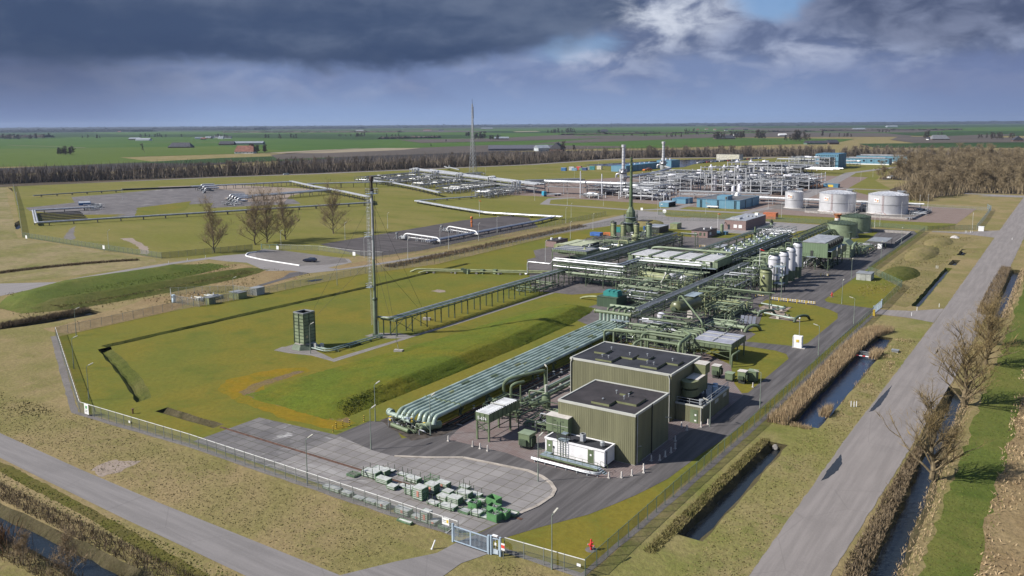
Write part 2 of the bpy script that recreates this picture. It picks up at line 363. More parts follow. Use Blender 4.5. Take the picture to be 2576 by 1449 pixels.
TILE=blocks('path_tiles',(0.17,0.155,0.15),(0.21,0.195,0.185),(0.10,0.095,0.06),0.9,0.9,0.04)
BROWNPAVE=blocks('brown_brick_yard',(0.17,0.125,0.105),(0.20,0.155,0.135),(0.12,0.09,0.08),1.5,1.5,0.04)
WATER=water_mat('water')
def sheet(name,outer,m,z=0.0,holes=(),kind='structure'):
 polys=[[Vector((p[0],p[1],0))for p in outer]]+[[Vector((p[0],p[1],0))for p in h]for h in holes]
 tri=tessellate_polygon(polys);pts=[p for l in polys for p in l]
 mb=MB();mb.v=[(p.x,p.y,z)for p in pts]
 for t in tri:
  a,b,c=(pts[i]for i in t)
  mb.f.append(tuple(t)if(b-a).cross(c-a).z>0 else(t[0],t[2],t[1]))
 me=bpy.data.meshes.new(name);me.from_pydata(mb.v,[],mb.f);me.materials.append(m)
 o=bpy.data.objects.new(name,me);COL.objects.link(o);o['kind']=kind
 return o
def wob(poly,amp,step,seed=1,close=True):
 """the same outline with a naturally uneven edge"""
 rr=random.Random(seed);out=[];n=len(poly)
 for i in range(n if close else n-1):
  a,b=poly[i],poly[(i+1)%n];L=math.hypot(b[0]-a[0],b[1]-a[1]);k=max(1,min(60,int(L/step)))
  for j in range(k):
   t=j/k;out.append((a[0]+(b[0]-a[0])*t+rr.uniform(-amp,amp),a[1]+(b[1]-a[1])*t+rr.uniform(-amp,amp)))
 if not close:out.append(poly[-1])
 return out
HOLES=[]
def ditch(line,depth=1.0,seed=1,bank=SOIL,wet=True,wm=None):
 """line: stations (x_left_edge, x_left_water, x_right_water, x_right_edge, y). Cuts the ground, lines the banks, fills the water."""
 rr=random.Random(seed);st=[]
 for i in range(len(line)-1):
  a,b=line[i],line[i+1];L=math.hypot(b[4]-a[4],b[1]-a[1]);k=max(1,int(L/2.5))
  for j in range(k):
   t=j/k;st.append([a[q]+(b[q]-a[q])*t+(rr.uniform(-0.22,0.22)if q<4 else 0)for q in range(5)])
 st.append(list(line[-1]))
 hole=[(s[0],s[4])for s in st]+[(s[3],s[4])for s in reversed(st)]
 HOLES.append(hole)
 mb=MB();n=len(st)
 e=0.0
 for s in st:
  mb.v+=[(s[0],s[4],0),(s[0]*0.4+s[1]*0.6,s[4],-depth*0.55),(s[1],s[4],-depth-0.05),(s[2],s[4],-depth-0.05),(s[3]*0.4+s[2]*0.6,s[4],-depth*0.55),(s[3],s[4],0)]
 for i in range(n-1):
  for k in range(5):mb.f.append((i*6+k,i*6+k+1,i*6+6+k+1,i*6+6+k))
 for i in(0,n-1):mb.f.append(tuple(i*6+k for k in range(6)))
 struct('ditch_bank_terrain',mb,bank)
 if wet:
  w=[(s[1]-0.12,s[4])for s in st]+[(s[2]+0.12,s[4])for s in reversed(st)]
  sheet('water',w,wm or WATER,-depth)
 return st
def ditch_x(line,**k):
 """a ditch running along x: stations (y_low_edge, y_low_water, y_high_water, y_high_edge, x)"""
 global HOLES
 n0=len(bpy.data.objects);h0=len(HOLES);before=set(o.name for o in bpy.data.objects)
 ditch(line,**k)
 HOLES[h0]=[(y,x)for x,y in HOLES[h0]]
 for o in bpy.data.objects:
  if o.name not in before:
   lx,ly=o.location.x,o.location.y;o.location=(ly,lx,o.location.z)
   for v in o.data.vertices:v.co.x,v.co.y=v.co.y,v.co.x
   o.data.flip_normals()
ditch([(13.4,14.3,18.3,18.8,30.3),(13.2,14.2,18.4,18.9,45),(13.0,14.2,18.1,18.7,72),(13.2,14.4,17.9,18.5,90),(14.2,15.3,17.5,18.2,99.5)],0.6,2,wm=water_mat('canal_water',(0.018,0.034,0.065),0.35))  # blue of the reflected sky is put into the canal's base colour
ditch([(12.4,13.6,15.6,16.6,-16),(12.5,13.8,15.5,16.7,-5),(12.5,13.9,15.5,16.6,10),(12.9,14.2,15.4,16.5,20.3)],1.1,3)
ditch([(33.0,34.6,37.2,38.2,-40),(32.9,34.6,37.1,38.2,-13),(33.2,34.9,37.0,38.1,7),(33.0,34.8,36.7,38.0,22),(33.4,34.8,36.2,37.7,66)],1.2,4)
ditch([(34.4,35.7,37.6,38.6,136.5),(34.2,35.5,37.8,39.0,180),(34.4,35.6,37.9,39.0,219)],1.0,5)
ditch([(16.0,16.5,17.5,18.2,139),(15.9,16.4,17.3,18.0,175),(15.8,16.3,17.3,18.0,211)],0.8,6,bank=G_BANK)
ditch([(15.8,16.6,17.9,18.4,218),(15.8,16.6,17.8,18.4,231)],0.8,7)
ditch([(15.8,16.5,17.6,18.4,244),(15.8,16.5,17.6,18.4,262)],0.8,8)
ditch_x([(-65.5,-63.9,-61.2,-59.2,-120),(-63.0,-61.4,-58.6,-57.4,-60),(-62.2,-60.6,-58.3,-57.2,-48),(-62.6,-61.0,-58.0,-56.8,-20),(-62.6,-61.0,-58.0,-56.8,30)],depth=1.0,seed=9)
ditch([(-173.4,-172.2,-169.5,-168.8,-10),(-173,-171.5,-166.8,-166,0),(-173,-171,-165.8,-165,15)],0.7,10)
ditch([(-688,-684,-679,-676,236),(-470,-466,-461,-458,150),(-392,-388,-383,-380,96)],1.2,11)
LAWN_H=len(HOLES)
ditch([(-132.4,-131.6,-130.8,-129.9,-5),(-132.0,-131.2,-130.2,-129.2,38),(-130.8,-130.0,-129.2,-128.2,80),(-130.4,-129.7,-129,-128.2,132)],0.55,12,bank=G_BANK,wet=False)
ditch_x([(-7.0,-6.2,-5.8,-4.2,-130),(-12.8,-11.8,-11.2,-9.4,-115),(-18.6,-17.6,-17.0,-14.9,-100),(-23.6,-23.0,-22.4,-20.6,-88.6)],depth=0.7,seed=13,bank=G_BANK,wet=False)
ditch_x([(-24.4,-23.9,-23.3,-22.2,-81.4),(-24.2,-23.7,-23.1,-22.0,-65.6)],depth=0.5,seed=14,bank=SOIL,wet=False)
LAWN_HOLES=HOLES[LAWN_H:]
OUT=30000
sheet('ground',[(-OUT,-260),(OUT,-260),(OUT,OUT),(-OUT,OUT)],G_ROUGH,0,HOLES)
#mown land inside the two fences
sheet('plant_lawn',[(-91.6,-31.6),(-62.3,-30.2),(-28.6,-30.2),(8.1,-30.4),(8.3,-4),(8.9,31),(8.8,84),(9.2,126),(9.3,165),(-1.2,183),(-4.6,187),(-4.6,311),(-60,311),(-134,290),(-142,216),(-138,124),(-147,94),(-148,51),(-151,26),(-149.5,-5.5)],G_LAWN,0.02,LAWN_HOLES)
sheet('far_lawn',[(-698,244),(-498,152),(-347,82),(-278,80.5),(-236,80),(-205,100),(-176,122),(-166.5,150),(-164,235),(-157.5,302),(-116,314),(-30,318),(-3,322),(4,345),(5,438),(-28,452),(-92,662),(-112,1000),(-235,1135),(-428,1000),(-520,742),(-640,420),(-705,247)],G_FARLAWN,0.03)
sheet('verge_field',[(9,-60),(23.8,-60),(23.7,122),(11,123),(8.9,84),(9,8)],G_VERGE,0.01,[h for h in HOLES[:2]])
sheet('left_field',wob([(-700,-30),(-240,14),(-229,34),(-226,60),(-228,72),(-238,77),(-280,77.5),(-347,79.5),(-500,149),(-700,240)],.6,8,5),grass('mottled_field',(0.135,0.128,0.040),(0.215,0.172,0.095),(0.090,0.105,0.024),big=.03,mid=.08,fine=.5,bump=.5,patch=(.45,.62)),0.011)
sheet('right_field',wob([(39.4,-60),(46.5,-60),(45.5,0),(46.5,64),(48,140),(60,330),(40.0,330),(40.0,130),(39.6,60)],.45,2,2),G_GREEN,0.012)
sheet('straw_field',wob([(45.8,-62),(140,-60),(140,90),(60,140),(47,120),(45.6,64),(44.6,0)],0.5,3,3),G_STRAW,0.015)
sheet('straw_field',wob([(-0.5,178),(9,140),(15.4,136),(15.2,215),(14.6,262),(18,300),(-3,305),(-2,240)],0.8,4,4),G_TAN,0.014)
sheet('straw_field',wob([(-148,-2),(-149,20),(-155,33),(-168,52),(-172,30),(-163,10),(-160,-4)],1.2,4,6),G_STRAW,0.014)
sheet('straw_field',wob([(-157,62),(-158,78),(-165,83),(-175,92),(-188,84),(-200,88),(-206,78),(-196,64),(-185,55),(-172,55)],0.8,4,7),G_STRAW,0.014)
sheet('straw_field',wob([(-159,98),(-163,97),(-166.5,106),(-163,135),(-159.5,150),(-156.5,235),(-158,237),(-161,150),(-157,120)],0.3,3,8),G_STRAW,0.034)
sheet('dirt_path',wob([(-66,-44.9),(-62.4,-45.3),(-62.0,-42.5),(-63.0,-39.0),(-66.6,-40.8),(-67.2,-43)],0.35,0.8,9),SANDY,0.012)
sheet('moss_patch',wob([(-86,-6),(-84,4),(-79,9),(-76.5,7),(-77,-4),(-72,-7.4),(-56,-6),(-52,-8),(-47.5,-9.4),(-47,-13.6),(-58,-14.6),(-72,-13.4),(-83,-11)],.5,1.2,45),grass('orange_moss',(0.185,0.125,0.010),(0.13,0.115,0.014),(0.20,0.12,0.012),big=.12,mid=.4,fine=1.2,bump=.3,speck=.3),0.028)
sheet('mossy_path',wob([(-79.6,-5),(-79,6),(-77.2,6.5),(-76.6,-6),(-74.5,-8.6),(-66,-8.2),(-54,-7.2),(-49.5,-8.4),(-48.2,-10.2),(-55,-10.8),(-70,-10.6),(-77.4,-9.8)],0.22,0.7,10),G_MOSS,0.032)
sheet('tread_path',wob([(-140,-56.4),(-77,-52.6),(-50,-53.6),(-30,-55.4),(0,-56.5),(0,-54.5),(-30,-53.4),(-50,-51.9),(-77,-50.6),(-140,-52)],0.15,1.0,11),grass('tread_turf',(0.105,0.10,0.022),(0.12,0.10,0.035),(0.06,0.06,0.018),big=0.1,mid=0.5,fine=2.4,bump=1.0,st=(2.2,0.5,1)),0.01)
#roads
sheet('road',wob([(23.6,-120),(31.2,-120),(31.3,-15.7),(32.3,18),(33.8,70),(34.2,150),(34.3,200),(34.2,323),(33.6,400),(33.4,560),(23.4,560),(23.4,401),(23.8,239),(24.0,127),(23.4,26),(23.8,-20)],.1,1.4,77),ASPH_R,0.035)
sheet('road',[(-400,-28),(-160,-37),(-120,-42),(-93,-44.9),(-68,-45.6),(-48,-45.8),(-14.4,-45.5),(-11.2,-39.9),(-8.4,-35.7),(-8.0,-32.5),(-3.2,-32.5),(-4.6,-36),(-4.6,-39.4),(-1,-45.6),(24,-45.6),(24,-51.4),(-23,-51.4),(-48,-51),(-70,-50.4),(-82,-50),(-120,-47.6),(-160,-43),(-400,-36)],ASPH_L,0.037)
sheet('road',wob([(-500,-16),(-234.6,20.4),(-225.3,28.2),(-221.5,31.6),(-223.4,41.6),(-224.6,66),(-223.9,82),(-222.0,95.7),(-217.4,105.1),(-222,115.5),(-211,117.5),(-174,116),(-167.2,111),(-166.2,98),(-160.8,98.2),(-159.2,105.4),(-157,120),(-153,150),(-149.6,206),(-154,306),(-157,330),(-142,331),(-131,311),(-118,309),(-117,313),(-100,314),(-70,315),(-48,313.5),(-52,290),(-60,262),(-110,262),(-134,272),(-143,235),(-148.6,150),(-154.0,118),(-158.4,98),(-163.4,87),(-168.5,87),(-172.7,87),(-180,82),(-200,90),(-209,88),(-219,87.5),(-220.5,72),(-216.5,44),(-217.3,27.2),(-213.3,10.5),(-225,-6),(-500,-36)],0.1,8,12),ASPH_N,0.036)
sheet('road',wob([(-168.5,87),(-163.4,87),(-163.0,81),(-158.8,62.2),(-160.9,62.5),(-164.5,76),(-170,84)],0.05,4),ASPH_D,0.045)
sheet('parking',wob([(-216,112),(-213,117),(-200,117.2),(-176,116),(-168.5,110.5),(-172,101),(-178,95.6),(-206,99),(-215,106)],0.1,6,13),GRAVEL,0.046)
sheet('road',[(-600,380),(-745,241),(-700,241),(-645,405),(-597,499),(-502,760),(-484,952),(-430,1010),(-310,1108),(-246,1137),(-228,1140),(-120,1010),(-88,672),(-84,672),(-108,1014),(-222,1152),(-250,1149),(-318,1120),(-440,1020),(-494,958),(-514,760),(-608,499),(-657,405)][1:],ASPH_N,0.06)
sheet('road',wob([(-240,378),(-243,372),(-226,334),(-200,334),(-157,329),(-157,334),(-200,338.5),(-222,339.5),(-236,364),(-228,386),(-232,388)],0.1,6),ASPH_N,0.055)
sheet('road',wob([(-157,330),(-144,342),(-98,345),(-85.8,348),(-84,352),(-106,352),(-140,350),(-143,383),(-147,384),(-148,352),(-157,338)],0.1,6),ASPH_N,0.056)
sheet('plant_pavement',[(-262,384),(-170,372),(-140,366),(-100,366),(-92,350),(-22,350),(4,352),(5,437),(-30,440),(-90,545),(-105,700),(-200,720),(-300,600),(-330,470),(-300,380)],BROWNPAVE,0.04)
sheet('road',wob([(-104,352),(-98,352),(-90,400),(-100,520),(-128,760),(-95,1000),(-102,1000),(-138,760),(-112,520),(-98,400)],0.1,20),ASPH_N,0.062)
sheet('orange_gravel',wob([(-128,545),(-108,548),(-104,590),(-130,590)],0.6,6),grass('orange_gravel',(0.30,0.15,0.075),(0.26,0.14,0.08),(0.22,0.12,0.07),mid=0.3,fine=1.0,bump=0.1),0.07)
sheet('road',wob([(-340.7,856),(-331,958),(-300,1085),(-308,1090),(-345,958),(-352,856)],0.2,30),ASPH_N,0.068)
sheet('road',wob([(8.6,123.4),(11.6,123.6),(18,123.4),(23.9,121),(23.9,140),(17,132.4),(10.7,130.0),(8.6,130.2)],0.05,2),ASPH_R,0.04)
sheet('road',wob([(-1.8,316),(10,319.5),(23.7,334),(23.7,305),(12,311.5),(3.6,313),(-2,312)],0.05,3),ASPH_R,0.04)
sheet('road',wob([(-3,530),(23.5,533),(23.5,548),(-60,556),(-100,560),(-100,553),(-60,549),(3,543)],0.05,6),ASPH_N,0.05)
sheet('plant_road',wob([(-8.0,-32.6),(-3.2,-32.6),(-4.7,-30.3),(-1.5,-23.5),(1.8,-17.4),(4.4,-9),(5.9,-1.6),(6.6,10),(7.6,22),(7.8,88),(8.7,123),(8.7,130.3),(2,130.6),(-2.5,131.2),(-4.6,132.4),(-5.9,135),(-6.1,170),(-6.2,302),(-9,311.5),(-30,311.5),(-36,306),(-22,300),(-20,250),(-20,126.3),(-6.2,126),(-1.5,122.6),(1.4,119),(2.8,113),(2.8,84),(1.4,80),(-9.7,78),(-9.6,74.2),(-1.5,74),(1.4,72.4),(2.8,69),(3.0,42),(1.4,40.5),(-4,40.5),(-14,62),(-26,60),(-34,14),(-31.6,-2.6),(-36,-10.6),(-42.7,-5.5),(-46,-7.6),(-46,-15.2),(-36.4,-16.8),(-32.1,-16.7),(-27.6,-14.4),(-23,-11.4),(-12.1,-10.1),(-9.4,-10.7),(-7.3,-11.8),(-5.6,-13.4),(-4.9,-15.4),(-5.0,-19),(-5.9,-22.5),(-7.3,-30)],0.04,3,14),ASPH_D,0.04)
sheet('concrete_pad',[(-63.2,-16.6),(-63.2,-29.7),(-45,-29.8),(-45,-15.3),(-46.2,-15.2)],CONC_D,0.042)
sheet('concrete_pad',[(-45,-29.8),(-10.5,-29.9),(-7.4,-29.6),(-5.9,-22.5),(-5.0,-19),(-4.9,-15.4),(-5.6,-13.4),(-7.3,-11.8),(-9.4,-10.7),(-12.1,-10.1),(-23,-11.4),(-27.6,-14.4),(-32.1,-16.7),(-36.4,-16.8),(-45,-15.3)],CONC,0.044)
kb=MB();kp=[(-5.9,-22.5),(-5.0,-19),(-4.9,-15.4),(-5.6,-13.4),(-7.3,-11.8),(-9.4,-10.7),(-12.1,-10.1),(-23,-11.4),(-27.6,-14.4),(-32.1,-16.7)]
for a,b in zip(kp,kp[1:]):kb.beam((a[0],a[1],0.07),(b[0],b[1],0.07),0.5,0.14)
struct('pad_kerb',kb,mat('kerb_concrete',(0.33,0.29,0.25),0.9,var=0.15))
struct('drain_strip',MB().box(-65,-4.6,-23.45,-22.95,0.02,0.06),mat('rust_grate',(0.10,0.052,0.034),0.9,var=0.25,sc=1.2))
sheet('clinker_pavement',wob([(-32,4.2),(-31.6,0.2),(-29.6,-6.9),(-24,-6.6),(-18.6,-6.3),(-13.4,-7.2),(-2.4,-6.7),(-0.3,-5.4),(1.5,-2.6),(2.4,2),(2.8,8.5),(1.6,12),(0.3,13),(0.3,16),(2.4,20.2),(2.7,22.4),(2.8,40),(-1,46),(-6,58),(-14,64),(-22,62),(-33,58)],0.03,3,15),PAVE,0.05)
for q in([(-83,102),(-70,103),(-62,112),(-58,120),(-30,100),(-19.6,85),(-19.6,126.5),(-19.9,250),(-60,252),(-83,240),(-124,240),(-126,170),(-116,156),(-116,150),(-90,112)],[(-58.5,79),(-30,62),(-20.5,62),(-20,74),(-9.6,74.4),(-9.7,86),(-12.4,88),(-12.4,97),(-15,108),(-19.4,118),(-19.6,126),(-58,121),(-57,100)]):
 sheet('plant_pavement',q,PAVE2 if q[0][0]==-83 else PAVE2,0.047 if q[0][0]==-83 else 0.052)
sheet('pale_gravel_pad',[(-18.2,114.5),(-17.7,119.6),(-10.8,120.2),(-10.6,112),(-4.4,105),(-4.3,104),(-12.2,104),(-12.2,107)],SANDY,0.056)
sheet('path',[(-95.6,14),(-96.4,17),(-93,20),(-88,19),(-85,18.2),(-79.4,16.4),(-78.3,39.6),(-77.4,54),(-76.6,104),(-75.4,104),(-76,54),(-77,39.6),(-77.4,14.8),(-85.2,15.6),(-91,14.2)],TILE,0.034)
sheet('gravel_strip',wob([(-92.6,-32.2),(-62,-30.6),(-28.6,-30.7),(-9,-30.6),(-9,-31.4),(-28,-31.7),(-62,-31.6),(-93.2,-33.2),(-151,-6.8),(-150.6,-5.6)],0.1,2,16),GRAVEL,0.025)
sheet('gravel_strip',wob([(-3,-31.2),(8.6,-31.2),(9.6,-4),(10.2,31),(10,84),(10,122),(9.1,122),(9.2,84),(9.3,31),(8.7,-4),(7.9,-30.2),(-3,-30.4)],0.08,2,17),GRAVEL,0.028)
sheet('cinder_yard',wob([(-212.4,137.7),(-214.4,239.6),(-206,272),(-190,266),(-165,236),(-164.5,146),(-169.8,124.7),(-174.5,124.2)],0.4,6,18),YARD,0.05)
DIRT1=[(-304.4,103.6),(-301.1,107.5),(-283.6,100.1),(-266.5,93.4),(-252.7,84.5),(-250,81.6),(-254.5,81.6),(-265.1,88.8),(-278.1,94.8),(-292,99.6)];DIRT2=[(-361.9,112.3),(-368.5,118.3),(-340,102),(-330.4,97),(-321.2,92.8),(-319,89.3),(-327,90),(-345.6,101.7)]
YARD_G=blocks('yard_slabs',(0.10,0.092,0.095),(0.165,0.152,0.152),(0.07,0.065,0.06),9,6,0.3,stain=((0.24,0.225,0.215),0.6,0.72))
sheet('well_pavement',wob([(-492,154),(-470,146),(-400,149),(-386,162),(-406,200),(-430,190),(-416,235),(-389,213),(-361,261),(-392,282),(-420,262),(-454,330),(-500,340),(-546,322),(-562,330),(-546,244),(-545,212),(-500,190)],0.4,12,19),YARD_G,0.05)
sheet('well_pavement',wob([(-540,320),(-470,305),(-440,262),(-410,250),(-378,262),(-415,300),(-440,352),(-520,352),(-566,345)],0.4,12,20),SANDY,0.055)
for q in([(-404,127),(-424,148),(-398,164),(-394,134)],[(-385,161),(-429,190),(-440,236),(-414,216),(-389,195)]):sheet('yard_lawn',wob(q,.5,5,51),G_LAWN,0.07)
sheet('dirt_path',wob(DIRT1,.4,2,52),SANDY,0.05)
sheet('dirt_path',wob(DIRT2,.5,2,53),GRAVEL,0.05)
sheet('sand_strip',wob([(-582,304),(-565,334),(-555,332),(-572,301)],0.4,6),SANDY,0.06)
for q in([(24.5,61.2),(24.9,54),(24.9,48.2),(24.4,44),(23.9,43.1),(24.0,52)],[(24.3,20.9),(25.2,17.5),(25.3,14.6),(24.8,11),(24.2,9.5),(24.0,14)]):
 sheet('puddle_water',wob(q,0.06,0.7),water_mat('puddle',(0.02,0.02,0.02),0.02),0.05)
def ridge(name,secs,m,seed=1,amp=0.12,k=10):
 """secs: list of (y or frame, [(x, z)...]) cross sections; given as full points [(x,y,z)...]"""
 rr=random.Random(seed);rows=[]
 for a,b in zip(secs,secs[1:]):
  for j in range(k):
   t=j/k;t2=t
   rows.append([tuple(p[i]+(q[i]-p[i])*t2 for i in range(3))for p,q in zip(a,b)])
 rows.append(list(secs[-1]))
 fine=[]
 for r in rows:
  q=[]
  for a,b in zip(r,r[1:]):
   for j in range(4):q.append([a[i]+(b[i]-a[i])*j/4 for i in range(3)])
  q.append(list(r[-1]));fine.append(q)
 n=len(fine[0]);mb=MB()
 for r in fine:
  for i,p in enumerate(r):
   e=0 if i in(0,n-1)else amp
   mb.v.append((p[0]+rr.uniform(-e,e),p[1]+rr.uniform(-e,e),p[2]+(rr.uniform(-e,e)*0.5 if e else-0.05)))
 mb.f=[(i*n+j,i*n+j+1,(i+1)*n+j+1,(i+1)*n+j)for i in range(len(fine)-1)for j in range(n-1)]
 return struct(name,mb,m,smooth=True)
bund=grass('bund_turf',(0.085,0.110,0.014),(0.125,0.112,0.014),(0.060,0.086,0.011),big=0.05,mid=0.25,fine=1.6,bump=0.7)
ridge('grass_bank_terrain',[[(x,y,z*f)for x,z in prof]for y,f,prof in((-11,0.02,[(-76,0),(-72,.3),(-64,.5),(-56,.8),(-54,.8),(-52,.4),(-50.4,0)]),(-4,0.8,[(-76,0),(-71,.6),(-64,1.3),(-56,1.9),(-54,1.8),(-52,.8),(-50.4,0)]),(10,1,[(-75,0),(-70,.5),(-64,1.2),(-56,2),(-53.8,1.9),(-52,.9),(-50.4,0)]),(45,1,[(-71,0),(-68,.4),(-63,1.2),(-57,2),(-54,1.9),(-52,.9),(-50.4,0)]),(72,1,[(-69,0),(-66.5,.5),(-63,1.3),(-58,2),(-55.4,1.9),(-53.4,.9),(-51.6,0)]),(84,0.9,[(-67,0),(-65,.5),(-62,1.3),(-59,2),(-57,1.9),(-55,.9),(-53.4,0)]),(91,0.02,[(-65,0),(-64,.5),(-62,1),(-60,1.2),(-58,1.2),(-56.5,.6),(-55,0)]))],bund,21,0.16,14)
ridge('grass_bank_terrain',[[(x,y,z*f)for x,z in prof]for y,f,prof in((2,0.02,[(-198,0),(-194,1),(-190,1),(-186,.6),(-182,0)]),(12,0.9,[(-212,0),(-206,1.6),(-199,2.6),(-192,1.6),(-180,0)]),(30,1,[(-218.5,0),(-213,1.8),(-207,2.6),(-199,1.2),(-192,0.02)]),(64,1,[(-213,0),(-210,1.6),(-206,2.6),(-199,1.2),(-194,0.02)]),(82,0.02,[(-211,0),(-209,1),(-206,1.2),(-202,.6),(-198,0)]))],G_GREEN,22,0.2,12)
ridge('grass_bank_terrain',[[(x,y,z*f)for x,z in prof]for y,f,prof in((4,0.02,[(-192,0),(-188,1),(-186,1.1),(-183,.6),(-180,0)]),(14,0.9,[(-195,0),(-190,1.4),(-186,2.0),(-181,1.2),(-176,0)]),(40,1,[(-194,0),(-188,1.2),(-184,2.0),(-179,.9),(-174,0)]),(70,1,[(-193,0),(-188,1.0),(-185,1.6),(-180,.7),(-176,0)]),(84,0.02,[(-192,0),(-188,1),(-186,1),(-183,.6),(-180,0)]))],G_BANK,23,0.2,12)
for(x0,x1,y0,y1,h,sd)in((-1,11,176,203,2.0,24),(-1,10,219,262,1.6,25),(0,11,262,292,1.3,26),(16,22,252,262,0.1,27)):
 cx,w=(x0+x1)/2,(x1-x0)/2
 ridge('grass_mound_terrain',[[(cx+w*u*(0.5+0.5*math.sin(t*math.pi)),y0+(y1-y0)*t,h*math.sin(t*math.pi)**0.6*(1-u*u)**0.8+0.0)for u in(-1,-.6,-.2,.2,.6,1)]for t in(0.0,.15,.35,.55,.75,.9,1.0)],G_TAN if sd!=24 else G_BANK,sd,0.18,6)
FIELD={}
def field(kind,pts,z):
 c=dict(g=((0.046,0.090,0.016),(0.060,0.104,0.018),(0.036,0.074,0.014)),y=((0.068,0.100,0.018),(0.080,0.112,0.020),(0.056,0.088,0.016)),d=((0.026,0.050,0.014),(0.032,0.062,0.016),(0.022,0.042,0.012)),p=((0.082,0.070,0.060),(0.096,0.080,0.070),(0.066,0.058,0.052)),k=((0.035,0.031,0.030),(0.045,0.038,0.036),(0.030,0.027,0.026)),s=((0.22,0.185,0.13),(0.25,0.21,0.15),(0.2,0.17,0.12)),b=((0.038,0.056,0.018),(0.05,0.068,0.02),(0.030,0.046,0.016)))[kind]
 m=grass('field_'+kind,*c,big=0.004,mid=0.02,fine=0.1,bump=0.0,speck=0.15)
 sheet({'g':'pasture','y':'pasture','d':'painted_shade_field','p':'ploughed_field','k':'ploughed_field','s':'stubble_field','b':'pasture'}[kind],[PX(*p)for p in pts],m,z)  # kind d: cloud shadow painted as a darker green field colour
field('b',[(-900,348),(600,340),(3400,336),(3400,299.0),(1288,313.0),(-900,327.4)],0.1)
field('g',[(-500,420),(620,384),(1250,372),(1560,352),(2100,338),(3100,330),(3100,314),(1700,319),(800,330),(-500,345)],0.2)
field('y',[(-500,424),(0,420),(420,412),(300,396),(760,382),(560,368),(-500,380)],0.3)
field('k',[(-500,430),(0,424),(330,410),(500,402),(640,398),(640,408),(300,432),(-500,446)],0.4)
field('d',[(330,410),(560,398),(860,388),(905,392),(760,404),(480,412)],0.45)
field('k',[(700,400),(920,392),(1260,382),(1700,378),(2100,376),(2100,392),(1300,400),(700,416)],0.35)
field('p',[(680,390),(905,378),(1240,365),(1560,368),(1560,372),(1250,382),(905,394),(700,402)],0.5)
field('s',[(660,386),(800,378),(960,373),(1060,373),(1010,378),(820,386)],0.6)
field('g',[(1060,370),(1245,360),(1560,346),(1900,347),(2150,350),(2100,360),(1700,372),(1420,376)],0.4)
field('p',[(1320,364),(1560,344),(1960,332),(2300,336),(2290,344),(1800,346),(1560,356)],0.55)
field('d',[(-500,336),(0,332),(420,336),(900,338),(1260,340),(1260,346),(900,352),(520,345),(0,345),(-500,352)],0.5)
field('p',[(1000,352),(1250,348),(1400,340),(1640,338),(1560,346),(1300,355),(1060,360)],0.6)
field('d',[(0,345),(60,344),(180,347),(40,350),(-100,350)],0.7)
field('p',[(2240,352),(2260,344),(2400,344),(2640,348),(2640,358),(2300,360)],0.5)
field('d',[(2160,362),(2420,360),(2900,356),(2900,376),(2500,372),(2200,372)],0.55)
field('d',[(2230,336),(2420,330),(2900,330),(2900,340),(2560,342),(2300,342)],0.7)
field('p',[(2330,345),(2450,340),(2560,338),(2480,348),(2400,350)],0.8)
field('p',[(1860,320),(2200,322),(2380,328),(2300,334),(2000,330),(1800,326)],0.9)
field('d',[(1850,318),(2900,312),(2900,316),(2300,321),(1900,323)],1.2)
field('p',[(900,330),(1100,328),(1300,331),(1100,333)],1.0)
field('s',[(1290,331),(1350,330),(1360,331.5),(1300,333)],1.2)
field('g',[(200,333),(700,331),(900,333),(700,338),(300,339)],0.9)
field('d',[(1200,331),(1500,328),(1700,330),(1500,334),(1250,335)],1.0)
field('g',[(1420,336),(1800,331),(1950,334),(1700,339),(1450,342)],0.8)
for k,(a,b)in enumerate((((20,366),(215,373)),((385,358),(640,360)),((700,388),(905,374)),((1830,352),(2100,345)),((2080,347),(2400,352)))):
 p,q=PX(*a),PX(*b);d=Vector((q[0]-p[0],q[1]-p[1])).normalized()*4;n_=(-d.y,d.x)
 sheet('farm_track',[(p[0]-n_[0],p[1]-n_[1]),(q[0]-n_[0],q[1]-n_[1]),(q[0]+n_[0],q[1]+n_[1]),(p[0]+n_[0],p[1]+n_[1])],SANDY,1.3)
sheet('lake_water',[(-446,786),(-405,950),(-352,1034),(-344,1020),(-333,850),(-318,790),(-325,770),(-410,770)],water_mat('lake',(0.03,0.045,0.07),0.25),0.1)
FLOOR=grass('wood_floor',(0.070,0.055,0.040),(0.09,0.07,0.05),(0.045,0.04,0.025),big=.02,mid=.1,fine=.5,bump=.3)
sheet('wood_floor_terrain',[(-706,214),(-655,398),(-607,503),(-512,761),(-494,958),(-438,1022),(-314,1118),(-240,1152),(-118,1140),(0,1075),(30,1140),(-110,1210),(-260,1215),(-370,1170),(-500,1070),(-560,965),(-575,765),(-668,520),(-718,410),(-775,240)],FLOOR,0.09)
sheet('wood_floor_terrain',wob([(-46,476),(-26,500),(-12,552),(28,562),(30,600),(260,1130),(-110,1130),(-92,680),(-62,668),(-62,560)],1.2,8,61),FLOOR,0.08)
